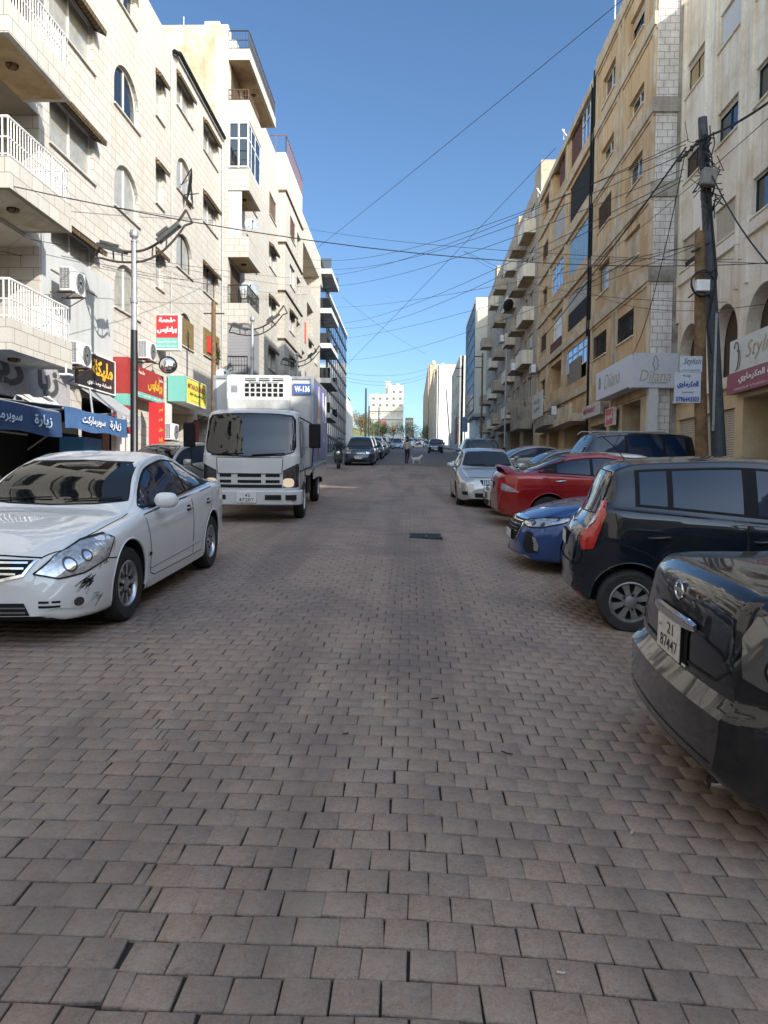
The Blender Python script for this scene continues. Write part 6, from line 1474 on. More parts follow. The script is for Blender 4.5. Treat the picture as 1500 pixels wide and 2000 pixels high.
# plaited straw blinds and wreath decorations
M['straw']=stone('plaited straw blind',(.36,.27,.12),(.24,.17,.07),(.06,.04,.02),bw=.12,bh=.06,msize=.012,stain=(.15,.1,.05),samt=.4)
m=MB(); L9.box(m,29.5,31.5,6.8,7.85,.0,.05); tag(m.build('straw_blind',M['straw']),'plaited straw blind over the low arched window right of the box sign','blind')
m=MB(); L9.box(m,33.1,35.7,6.9,8.1,.0,.06); b=tag(m.build('straw_blind',M['straw']),'straw blind with a wreath and red cloth at the end of the cream block','blind')
m=MB()
for i in range(60):
    a=random.uniform(0,6.28); rr_=.38+random.gauss(0,.05); p=Vector((-8.9+random.uniform(0,.08),35.0+rr_*math.cos(a),7.3+rr_*math.sin(a))); q=p+Vector((random.uniform(-.03,.03),random.uniform(-.12,.12),random.uniform(-.12,.12))); m.tube([p,q],.018,4)
tag(m.build('wreath',pcol('olive twigs',(.08,.07,.02),.9)),'round twig wreath on the straw blind at the end of the cream block','wreath')
m=MB(); L9.box(m,33.5,34.2,7.1,7.8,.07,.12); tag(m.build('cloth',pcol('scarlet cloth',(.55,.03,.02),.7)),'scarlet cloth hanging beside the wreath on the straw blind','cloth')
m=MB(); m.tube([(-7.6,29.5,gz(29.5)+.1),(-7.62,29.5,8.35)],.12,10,radii=[.10,.08]); r=tag(m.build('utility_pole',M['wood'],sm=50),'yellowish wooden pole on the left pavement behind the yellow sign','pole'); m=MB(); m.tube([(-8.0,29.5,7.9),(-7.2,29.5,7.9)],.03,5); m.build('crossbar',M['rust'],r)
m=MB(); rq=random.Random(2)
for k in range(5):
    y=16.4+k*.32; h=.16*math.sin(math.pi*(k+.5)/9.5)+.08*rq.random(); m.face([(-8.6,y,3.22),(-8.6,y+.34,3.20),(-8.55,y+.30,3.25+h),(-8.55,y+.02,3.25+h*.8)]); m.face([(-8.55,y+.30,3.25+h),(-8.55,y+.02,3.25+h*.8),(-8.2,y,3.16),(-8.2,y+.33,3.16)])
tag(m.build('torn_sheet',M['white']),'crumpled white sheet lying along the top of the dark blue awning','sheet')
m=MB(); c=Vector((-7.75,17.1,4.0)); m.box(tuple(c+Vector((-.12,-.10,-.16))),tuple(c+Vector((.12,.10,-.12)))); m.tube([c+Vector((0,0,-.15)),c+Vector((0,0,.1))],.02,5); tag(m.build('floodlight',M['whitem']),'small white floodlight hung under the lowest balcony','floodlight')
m=MB(); m.tube([L9.P(19.2,3.8,.9),L9.P(19.25,3.2,.95),L9.P(19.2,2.8,.8)],.03,6); tag(m.build('hose',M['greym'],sm=50),'pale hose hanging by the dark shop post under the balcony','hose')
# ---------------- right signs
def boxsign2():
    r=empty('shop_sign',label='pale grey wrap-around corner shop sign with golden script under the block pillar',cat='shop sign'); Wf=pcol('pale lilac sign face',(.50,.49,.52),.4,noise=.08)
    Fr=Fc('S',29.2); Fl=Fc('R',8.27)
    m=MB(); m.box((8.27,29.2,5.18),(9.95,29.6,6.46)); m.box((8.27,29.601,5.26),(8.8,34.9,6.46)); m.build('panel',Wf,r)
    text('lettering','Dilana',Gd,r,Fr.P(9.1,5.62,0),Fr.U,(0,0,1),w=1.15,h=.40,bold=-.01,shear=.25); text('lettering','CONFECTIONERY',Gk,r,Fr.P(9.2,5.36,0),Fr.U,(0,0,1),w=.75,h=.07)
    text('lettering','Dilana',Gd,r,Fl.P(32.2,5.88,0),Fl.U,(0,0,1),w=2.4,h=.60,bold=-.01,shear=.25)
    for F_,u,v,sx in ((Fr,9.1,6.10,1),(Fl,34.2,5.95,1.4)):
        e=MB(); pts=[(0,.26),(.05,.2),(.04,.14),(.10,.08),(.07,-.02),(.11,-.12),(.04,-.24),(-.02,-.26),(-.06,-.14),(-.10,-.02),(-.05,.08),(-.06,.16),(-.03,.22),(0,.26)]
        e.tube([F_.P(u+a*sx,v+b,.012) for a,b in pts],.010,5); e.build('emblem',Gk,r)
    return r
boxsign2()
m=MB(); m.box((8.9,29.25,.8),(9.25,29.55,5.17)); tag(m.build('shop_pillar',pcol('pale pillar face',(.50,.48,.46),.5,noise=.1)),'pale square pillar below the corner shop sign','pillar')
r=sign(Fc('R',8.75),'shop_sign','long white and red sign strip over the dark shop entrance right of centre',35.4,39.0,4.75,5.35,.0,.15,pcol('off white sign face',(.50,.46,.43),.5,noise=.3,nscale=4),[('MINI MARKET',.6,.55,.7,.4,pcol('bright red sign',(.48,.03,.035),.4),.02)],frame=None)
r=sign(Fc('R',8.85),'shop_sign','small bright red sign below the corner shop sign',33.6,34.9,4.15,4.85,.0,.12,pcol('bright red sign',(.48,.03,.035),.4),[('لحوم',.5,.5,.7,.6,Wt,.03)],frame='whitem')
r=sign(Fc('R',7.7),'sign_board','weathered white painted board standing on the low balcony of the worn block',45.3,48.9,5.5,7.0,.0,.06,pcol('old white board',(.48,.47,.44),.7,noise=.4,nscale=5),[('مركز الثقافة',.55,.68,.6,.22,Gk,.02),('للتعليم',.5,.35,.5,.2,Gk,.02)])
r=sign(Fc('R',9.9),'shop_sign','large white sign with flowing script over a maroon strip at the right edge',20.2,24.0,4.95,5.93,.0,.18,pcol('ivory sign face',(.56,.56,.52),.4,noise=.1),[('Stylish',.42,.50,.56,.62,Gd,-.012,.35)])
e=MB(); F_=Fc('R',9.72); e.tube([F_.P(23.5+.18*math.cos(t),5.42+.42*math.sin(t),.02) for t in np.linspace(.6,4.9,16)],.014,5); e.tube([F_.P(23.35+.14*math.cos(t),5.30+.30*math.sin(t),.02) for t in np.linspace(.9,4.6,14)],.010,5); e.build('emblem',Gk,r)
r=sign(Fc('R',9.9),'shop_sign','maroon sign strip with white Arabic letters at the right edge above the dark doorway',20.2,24.05,4.32,4.93,.0,.22,pcol('maroon sign face',(.27,.055,.09),.45,noise=.1),[('بعثة العكرماوي',.42,.60,.72,.46,Wt,.04),('MAKEUP STUDIO | Training',.45,.15,.8,.12,Wt,0)])
# signs on the wooden pole
FP=Fc('S',19.05); Pc=pcol('pale blue grey board',(.44,.47,.52),.4,noise=.12)
r=sign(FP,'sign_board','upper pale board with script on the wooden pole at the right',6.52,7.05,4.30,4.68,.0,.03,Pc,[('Stylish',.55,.62,.8,.5,Gk,0,.3),('مركز تجميل للسيدات',.5,.12,.8,.12,Gk)])
r=sign(FP,'sign_board','lower pale board with a blue name and telephone number on the wooden pole',6.40,7.03,3.55,4.29,.0,.03,Pc,[('بعثة',.45,.88,.3,.10,Mg),('العكرماوي',.5,.58,.82,.27,Bl,.05),('لخدمات التجميل',.5,.35,.45,.08,Gk),('0796443503',.5,.12,.88,.17,Bl,.03)])
# ---------------- utility poles on the right with their cables
r=empty('utility_pole',label='round brown wooden pole carrying the shop boards on the right',cat='pole'); b=gz(19.2,7)
m=MB(); m.tube([(7.26,19.25,b),(7.10,19.25,4),(6.98,19.22,7.72)],.14,16,radii=[.165,.145,.12]); m.build('shaft',M['wood'],r,sm=50)
m=MB(); m.box((6.86,19.00,6.25),(7.18,19.14,6.52)); m.build('meter_box',M['whitem'],r,bevel=.01)
m=MB(); m.tube([(7.0+.27*math.cos(t),19.0+.03*math.sin(3*t),6.42+.31*math.sin(t)) for t in np.linspace(.3,5.6,22)],.022,6); m.tube([(7.0+.29*math.cos(t),18.98,6.40+.28*math.sin(t)) for t in np.linspace(0,6.0,22)],.016,6); m.tube([(6.7,19.1,6.1),(6.95,19.1,6.3)],.02,6); m.tube([(7.2,19.1,6.7),(7.38,19.15,6.85)],.03,6); m.tube([(7.15,19.1,6.2),(7.3,19.1,6.05)],.03,6); m.tube([(6.75,19.1,7.2),(6.95,19.12,7.3),(7.2,19.2,7.45)],.03,6); m.build('cable_coil',M['cable'],r,sm=50)
r=empty('utility_pole',label='tall leaning dark concrete pole hung with tangled cables and boxes',cat='pole'); b=gz(19.6,7.7)
Pb,Pt=Vector((7.85,19.6,b)),Vector((7.10,19.6,10.62)); M['cpole']=simple('dark concrete pole',(.055,.06,.068),rough=.7,noise=.4,nscale=6,bump=.3,bscale=30)
m=MB(); m.tube([Pb,Pb.lerp(Pt,.5),Pt],.15,14,radii=[.19,.15,.11]); m.build('shaft',M['cpole'],r,sm=50)
m=MB(); q=Pb.lerp(Pt,.40); m.box(tuple(q+Vector((-.07,-.21,-1.9))),tuple(q+Vector((-.02,-.17,1.0)))); m.build('steel_channel',M['greym'],r)
m=MB(); q=Pb.lerp(Pt,.80); Mx=Matrix.Translation(q+Vector((-.02,-.30,.35)))@Matrix.Rotation(R(8),4,'Y'); m.box((-.24,-.14,-.2),(.12,.12,.22),M=Mx); m.build('junction_box',pcol('grey brown box',(.18,.165,.14),.6,noise=.3),r,bevel=.05)
m=MB(); rr_=random.Random(5)
for i in range(36):
    t=rr_.uniform(.76,.95); p=Pb.lerp(Pt,t)+Vector((rr_.uniform(-.2,.2),-.14,0)); q=p+Vector((rr_.uniform(-.4,.3),rr_.uniform(-.15,.05),rr_.uniform(-.6,.5))); mid=(p+q)/2+Vector((rr_.uniform(-.25,.25),-.08,rr_.uniform(-.3,.1))); m.tube([p.lerp(mid,0),p.lerp(mid,.6)+Vector((0,0,-.03)),mid,mid.lerp(q,.5),q],rr_.choice([.008,.012,.018]),5)
for i in range(26): p=Pb.lerp(Pt,.72+.20*i/26)+Vector((rr_.uniform(-.12,.12),-.13,0)); m.tube([p,p+Vector((rr_.uniform(-.06,.06),-.04,.3)),p+Vector((rr_.uniform(-.08,.08),0,.6))],.016,5)
m.tube([Pt+Vector((-.6,-.1,-1.1)),Pt+Vector((.05,-.12,-.45))],.03,6)
for i in range(5): q=Pt+Vector((-.55+.13*i,-.12,-1.05+.13*i)); m.lathe([(0,-.07),(.035,-.06),(.05,-.02),(.03,.02),(.045,.05),(0,.08)],n=8,M=Matrix.Translation(q))
m.tube([Pb.lerp(Pt,.74)+Vector((.05,-.16,0)),Pb.lerp(Pt,.6)+Vector((.1,-.17,0)),Pb.lerp(Pt,.47)+Vector((-.22,-.2,0)),Pb.lerp(Pt,.40)+Vector((-.15,-.2,0))],.022,6)
m.tube([Pb.lerp(Pt,.83)+Vector((.0,-.1,0)),Pb.lerp(Pt,.83)+Vector((.35,-.1,.02))],.012,4); m.tube([Pb.lerp(Pt,.85)+Vector((-.3,-.1,0)),Pb.lerp(Pt,.85)+Vector((.35,-.1,.04))],.012,4)
m.build('cable_tangle',M['cable'],r,sm=50)
def pole(name,x,y,h,label,mat='wood',rad=.11,bars=True,lean=0):
    b=gz(y,x); m=MB(); m.tube([(x,y,b),(x+lean,y,b+h)],rad,10,radii=[rad,rad*.75]); r=tag(m.build(name,M[mat],sm=50),label,'pole')
    if bars: m=MB(); m.box((x+lean-.9,y-.05,b+h-.4),(x+lean+.1,y+.05,b+h-.3)); m.box((x+lean-.7,y-.04,b+h-1.5),(x+lean+.1,y+.04,b+h-1.42)); m.build('crossbar',M['rust'],r)
    return r
pole('utility_pole',7.2,79,10.5,'brown wooden pole in front of the brown grey block'); pole('utility_pole',7.05,58,8.5,'grey pipe pole against the brown grey block',mat='greym',rad=.07,bars=False)
pole('utility_pole',6.7,103,11.5,'pole with a square metal bracket beside the blue glass office',mat='blackm'); pole('utility_pole',6.6,127,10,'thin leaning pole in front of the white block on the right',mat='greym',rad=.13,bars=False,lean=-.9)
r=pole('street_sign',6.4,92,3.5,'blue street sign board on a post before the lit white wall',mat='blackm',rad=.06,bars=False); m=MB(); m.box((6.05,91.9,gz(92,6)+2.6),(6.75,91.95,gz(92,6)+4.4)); m.build('board',pcol('blue grey sign',(.10,.13,.22),.5),r)
for i,(x,y,h) in enumerate(((-8.5,145,11),(-9.5,175,9),(-8.5,205,10))): pole('utility_pole',x,y,h,['thick dark pole beyond the minivan on the left','second dark pole among the trees on the left','third slim dark pole among the far left trees'][i],mat='blackm',rad=.22,bars=False)
def cable(P,Q,sag,r=.014,n=16,label='thin black overhead cable strung across the street',group='overhead cables across the street'):
    P,Q=Vector(P),Vector(Q); pts=[P.lerp(Q,t)+Vector((0,0,-4*sag*t*(1-t))) for t in np.linspace(0,1,n)]
    m=MB(); m.tube(pts,r*.72,5); tag(m.build('overhead_cable',M['cable'],sm=60),label,'cable',group)
pole_at=lambda px,py:at(px,py,19.5)
cable(at(-30,352,15),at(1530,512,21),.65,.016)
cable(at(0,362,16),at(430,432,36.3),.1,.012)
cable(at(585,444,57),at(1500,515,22),.35,.014)
cable(at(612,490,67),at(1300,-70,27),.1,.020); cable(at(668,722,97),at(1086,288,47),.1,.022)
for (a,b,c,d,s_,rd) in [(1345,272,600,540,.9,.014),(1340,282,592,505,1.1,.014),(1338,300,588,520,1.2,.014),(1336,330,612,560,.8,.014),(1332,345,650,632,.9,.015),(1334,352,655,640,1.2,.015)]:
    yl=64 if c<620 else 85; cable(at(a,b,19.5),at(c,d,yl),s_,rd)
cable(pole_at(1362,475),at(648,662,85),.5,.013); cable(pole_at(1362,478),at(650,600,80),.4,.013); cable(pole_at(1360,480),at(660,702,95),.9,.013)
cable(at(1340,288,19.5),at(1065,655,46),.1,.035,label='thick black service cable from the concrete pole to the worn block'); cable(at(1338,300,19.5),at(1225,705,31),1.0,.018)
cable(at(1372,270,19.5),at(1530,178,16),.1,.040,label='thick black cable running to the right from the concrete pole top'); cable(at(1382,325,19.5),at(1530,545,15),.25,.026,label='thick black cable drooping to the right edge from the concrete pole')
cable(at(1530,205,17),at(1180,500,36),.1,.014); cable(at(1100,505,40),at(1530,505,22),.05,.012); cable(at(1150,570,38),at(1520,590,19),.5,.014); cable(at(905,490,62),at(990,530,62),.0,.02); cable(at(905,490,62),at(1420,590,21),1.0,.013)
for (a,b,c,d) in ((0,455,640,563),(60,468,640,545),(120,500,600,575),(200,520,433,537),(0,490,433,553)): cable(at(a,b,17.5),at(c,d,36 if c==433 else 62),.25,.011)
for (a,b,c,d,s_) in ((668,727,850,715,1.0),(668,735,850,722,1.4),(668,742,872,716,1.8),(668,580,830,690,.5)): cable(at(a,b,100),at(c,d,140),s_,.022)
cable(at(1085,585,50),at(1240,500,31),.1,.03)
# ---------------- lorry
TW=pt('lorrywhite',(.50,.50,.49),dirt=.14,rough=.4)
T=empty('box_lorry',label='white refrigerated box lorry marked W-136 coming towards the camera on the left',cat='lorry')
class TC(Car):
    def __init__(s): pass
tc=TC(); tc.root=T; tc.lo=False; tc.L=6.9; tc.pm=TW
def cab():
    rings=[(.42,.86,3.30,.10),(.50,.90,3.36,.10),(.66,.915,3.385,.10),(.80,.92,3.385,.10),(1.18,.92,3.37,.11),(1.26,.92,3.36,.12),(1.30,.915,3.34,.13),(1.6,.905,3.24,.15),(1.98,.885,3.09,.17),(2.06,.86,3.03,.19),(2.11,.80,2.93,.2),(2.13,.68,2.78,.2),(2.14,.3,2.4,.2)]
    V=[];F=[]; N=9; xr=1.72
    zs_=np.concatenate([np.linspace(a[0],b[0],5,endpoint=False) for a,b in zip(rings[:-1],rings[1:])]+[[2.14]]); A=np.array(rings)
    for z in zs_:
        hw_=np.interp(z,A[:,0],A[:,1]); xf=np.interp(z,A[:,0],A[:,2]); r=np.interp(z,A[:,0],A[:,3]); xrr=xr+max(0,(z-2.0))*1.2
        ring=[]
        for sg in (1,-1):
            arc=[(xf-.10-r*2.2+r*2.2*math.sin(t),sg*(hw_-r*1.3+r*1.3*math.cos(t))) for t in np.linspace(0,math.pi/2,N)]
            mid=[(xf-.10+.10*(1-(k)**2),sg*(hw_-r*1.3)*k) for k in np.linspace(1,0,8)[1:]]
            a=[(xrr,sg*hw_*.99),(xrr+.5,sg*hw_)]+arc+mid
            ring+= a if sg==1 else a[::-1][1:]
        V+= [(x,y,z) for x,y in ring]
    k=len(ring); n=len(zs_)
    for i in range(n-1):
        for j in range(k): F.append((i*k+j,i*k+(j+1)%k,(i+1)*k+(j+1)%k,(i+1)*k+j))
    F.append(tuple(range(k))[::-1]); F.append(tuple((n-1)*k+j for j in range(k)))
    me=bpy.data.meshes.new('cab'); me.from_pydata(V,[],F); me.materials.append(TW); me.update()
    bm=bmesh.new(); bm.from_mesh(me); bmesh.ops.recalc_face_normals(bm,faces=bm.faces); bm.to_mesh(me); tc.bvh=BVHTree.FromBMesh(bm); bm.free(); smooth(me,35)
    o=bpy.data.objects.new('cab',me); col.objects.link(o); o.parent=T
cab()
fr=tc.frame('front'); fr=(Vector((8,0,0)),fr[1],fr[2],fr[3])
ws=[(-.80,1.33),(-.6,1.27),(0,1.25),(.6,1.27),(.80,1.33),(.835,1.42),(.81,1.92),(.76,2.0),(.5,2.03),(0,2.04),(-.5,2.03),(-.76,2.0),(-.81,1.92),(-.835,1.42)]
tc.patch('windscreen',fr,ws,M['carglass'],off=.014,grid=.06); tc.ribbon('windscreen_seal',fr,ws,.035,M['trim'],off=.012,closed=True)
mb=MB()
for y0 in (-.72,.05):
    pts=[tc.hit(fr,y0+.60*t,1.27+.03*t) for t in (0,.3,.6,1)]; mb.tube([p+Vector((.03,0,0)) for p in pts],.011,6)
mb.build('wipers',M['trim'],T)
gp=tc.patch('front_panel',fr,[(-.60,.92),(.60,.92),(.62,1.22),(-.62,1.22)],TW,off=.010); tc.ribbon('panel_gap',fr,[(-.60,.92),(.60,.92),(.62,1.22),(-.62,1.22)],.012,M['liner'],off=.012,closed=True,parent=gp)
for zz in (.885,.775):
    for a,b in ((-.56,-.34),(-.22,.22),(.30,.56)): tc.patch('grille_slot',fr,[(a,zz-.028),(b,zz-.028),(b,zz+.028),(a,zz+.028)],M['liner'],off=.006)
tc.patch('lower_grille',fr,[(-.60,.655),(.60,.655),(.60,.715),(-.60,.715)],M['liner'],off=.006)
for sd in (1,-1):
    h=tc.patch('headlight',fr,[(sd*.62,.66),(sd*.90,.66),(sd*.91,1.12),(sd*.62,.98)] if sd>0 else [(sd*.90,.66),(sd*.62,.66),(sd*.62,.98),(sd*.91,1.12)],M['lensd'],off=.007)
    tc.patch('lamp_bowl',fr,[(sd*.72+x,y) for x,y in E2(0,.75,.105,.085,20,.7)],M['lamplit'],off=.010,parent=h,grid=.03)
bm_=MB()
for k_ in range(1): 
    pts=[(3.10,-.98),(3.32,-.96),(3.44,-.80),(3.47,-.4),(3.475,0),(3.47,.4),(3.44,.80),(3.32,.96),(3.10,.98),(3.05,.9),(3.05,-.9)]
    bm_.prism(pts,.27,M=Matrix.Translation((0,0,.34)))
bo=bm_.build('bumper',TW,T,sm=30,fix=True,bevel=.02)
for a,b in ((-.72,-.42),(.30,.60),(.68,.88)): m=MB(); m.box((3.2,a,.44),(3.482 if abs(a)<.65 else 3.468,b,.53)); m.build('bumper_slot',M['liner'],bo)
m=MB(); m.box((3.45,-.22,.39),(3.50,.14,.57)); pl_=m.build('number_plate',[M['plate']],bo); text('plate_lettering','42',M['ink'],pl_,(3.50,-.02,.525),(0,1,0),(0,0,1),w=.10,h=.055,bold=.003,thick=.002); text('plate_lettering','47207',M['ink'],pl_,(3.50,-.04,.44),(0,1,0),(0,0,1),w=.28,h=.06,bold=.003,thick=.002)
for sd in (1,-1):
    s_=(Vector((0,sd*4,0)),Vector((1,0,0)),Vector((0,0,1)),Vector((0,-sd,0)))
    d=tc.patch('door',s_,[(1.95,.62),(2.95,.62),(3.02,1.25),(2.80,1.98),(1.95,1.98)],TW,off=.004); tc.ribbon('door_gap',s_,[(1.95,.62),(2.95,.62),(3.02,1.25),(2.80,1.98),(1.95,1.98)],.012,M['liner'],off=.006,closed=True,parent=d)
    tc.patch('side_window',s_,[(2.02,1.30),(2.93,1.20),(2.93,1.35),(2.74,1.92),(2.02,1.92)],M['carglass'],off=.009,parent=d)
    m=MB(); m.box((2.95,sd*1.08,1.40),(3.05,sd*1.30,1.86)); mo=m.build('side_mirror',M['trim'],T,bevel=.025); m=MB(); m.tube([(3.0,sd*1.16,1.42),(3.05,sd*1.14,1.05),(3.12,sd*.90,.95)],.014,6); m.tube([(3.0,sd*1.16,1.84),(2.9,sd*.9,1.98)],.014,6); m.build('mirror_arm',M['trim'],mo)
m=MB(); m.box((-3.30,-.42,.50),(3.0,-.30,.72)); m.box((-3.30,.30,.50),(3.0,.42,.72)); m.box((-3.2,-.95,.42),(-2.9,.95,.55)); m.box((.2,.45,.40),(1.2,.9,.75)); m.build('chassis',M['trim'],T)
m=MB(); m.box((-3.40,-1.04,.95),(1.42,1.04,2.86)); bx=m.build('cargo_box',TW,T,bevel=.015)
m=MB()
for y in (-1.02,1.02):
    for z in (.97,2.84): m.box((-3.41,y-.035,z-.035),(1.44,y+.035,z+.035))
    for x in (-3.39,1.41): m.box((x-.035,y-.034,.94),(x+.035,y+.034,2.87))
for x in (1.41,-3.39):
    for z in (.97,2.84): m.box((x-.034,-1.0,z-.034),(x+.034,1.0,z+.034))
m.build('box_edges',M['greym'],bx,bevel=.01)
# refrigeration unit
m=MB(); m.prism([(1.44,2.22),(1.60,2.10),(1.86,2.16),(1.95,2.36),(1.95,2.80),(1.80,2.86),(1.44,2.86)],1.28,M=Matrix(((1,0,0,0),(0,0,1,-.68),(0,1,0,0),(0,0,0,1)))); ru=m.build('cooling_unit',M['whitem'],T,fix=True,bevel=.03)
m=MB()
for i in range(7):
    for j in range(3): m.box((1.94,-.30+i*.115,2.42+j*.095),(1.957,-.22+i*.115,2.49+j*.095))
for a in (-.30,-.02,.26): m.box((1.93,a,2.735),(1.957,a+.22,2.757)); m.box((1.93,a,2.775),(1.955,a+.22,2.79))
m.build('vents',M['liner'],ru); m=MB(); m.box((1.94,-.58,2.5),(1.957,-.45,2.64)); m.build('louvre',M['greym'],ru)
text('lettering','Smart Thermo',M['greym'],ru,(1.953,.08,2.71),(0,1,0),(0,0,1),w=.6,h=.05,bold=.02)
m=MB(); m.box((1.43,-.1,1.9),(1.50,-.02,2.2)); m.build('pipe',M['trim'],ru)
bw=pcol('blue label',(.05,.10,.30),.4); m=MB(); m.box((1.42,.63,2.50),(1.468,1.0,2.72)); lb=m.build('fleet_number_board',bw,bx); text('lettering','W-136',Wt,lb,(1.468,.815,2.61),(0,1,0),(0,0,1),w=.32,h=.13,bold=.04,thick=.004)
m=MB(); m.prism([(.18,1.4),(.95,1.4),(.95,2.30),(.60,2.34),(.18,2.05)],.02,M=Matrix(((0,0,1,1.425),(1,0,0,0),(0,1,0,0),(0,0,0,1)))); m.build('front_patch',pcol('light grey patch',(.42,.42,.41),.5,noise=.1),bx)  # slightly darker grey patch with a slanted upper edge on the box front
# advert on the street side
ad_=simple('lavender advert',(.13,.15,.38),rough=.35,noise=.25,nscale=.8); m=MB(); m.box((-3.33,1.04,1.06),(1.34,1.05,2.84)); a_=m.build('advert',ad_,bx)
def flat(name,pts,mat,y): 
    m=MB(); m.prism(pts,.008,M=Matrix(((1,0,0,0),(0,0,-1,y+.008),(0,1,0,0),(0,0,0,1)))); return m.build(name,mat,a_,fix=True)
cone=pcol('orange and cream picture',(.62,.33,.18),.4,noise=.4,nscale=3); crm=pcol('cream picture',(.70,.62,.55),.4,noise=.3,nscale=4)
flat('picture',[(.1,2.30),(.0,2.55),(-.25,2.78),(-.45,2.5),(-.6,2.3),(-.75,1.9),(-.7,1.55),(-.2,1.5),(.15,1.6),(.25,1.95)],crm,1.05); flat('picture',[(.12,1.62),(-.7,1.55),(-.62,1.30),(-.35,1.10),(-.1,1.28)],cone,1.060); flat('picture',[(.15,2.3),(-.55,2.3),(-.6,2.05),(.2,2.05)],cone,1.060)
text('lettering','بوظة',Wt,a_,(-2.2,1.055,2.35),(-1,0,0),(0,0,1),w=.9,h=.4,bold=.04); text('lettering','الايطالية',Wt,a_,(-2.0,1.055,1.55),(-1,0,0),(0,0,1),w=1.0,h=.2,bold=.02)
m=MB()
for p,q in (((-2.75,2.0),(-2.75,2.7)),((-2.75,2.7),(-1.65,2.7)),((-1.65,2.7),(-1.65,2.0)),((-1.65,2.0),(-2.75,2.0))): m.tube([(p[0],1.056,p[1]),(q[0],1.056,q[1])],.015,4)
m.build('logo_frame',Wt,a_)
m=MB(); m.box((-3.38,1.0,.70),(.9,1.03,.94)); m.build('side_skirt',TW,bx)
tc.sp=dict(rw=.37,rim=.55,spokes=6,spw=.06,rimmat='whitem'); tc.hw=.98; tc.ax=[2.35,-1.75]
for ax in tc.ax:
    for sd in (1,-1):
        tc.wheel(ax,sd)
        m=MB(); m.tube([(ax+.45*math.cos(t),sd*.86,.40+.45*math.sin(t)) for t in np.linspace(0,math.pi,14)],.05,6); m.build('mudguard',M['trim'],T,sm=50)
tc.place(-3.17,17.65,-87.0)
# ---------------- people and dog
def skin(name,verts,edges,rad,mat,parent=None,sub=2,root=0):
    me=bpy.data.meshes.new(name); me.from_pydata(verts,edges,[]); o=bpy.data.objects.new(name,me); col.objects.link(o)
    md=o.modifiers.new('s','SKIN'); md.use_smooth_shade=True
    for i,d in enumerate(me.skin_vertices[0].data): d.radius=(rad[i],rad[i]) if not isinstance(rad[i],tuple) else rad[i]; d.use_root=(i==root)
    s2=o.modifiers.new('u','SUBSURF'); s2.levels=sub; s2.render_levels=sub
    bpy.context.view_layer.update(); nm=bpy.data.meshes.new_from_object(o.evaluated_get(bpy.context.evaluated_depsgraph_get())); bpy.data.objects.remove(o)
    nm.materials.clear(); nm.materials.append(mat); smooth(nm,80); nm.name=name; q=bpy.data.objects.new(name,nm); col.objects.link(q); q.parent=parent; return q
SK=simple('skin',(.42,.26,.18),rough=.6); HR=simple('dark hair',(.012,.010,.008),rough=.8)
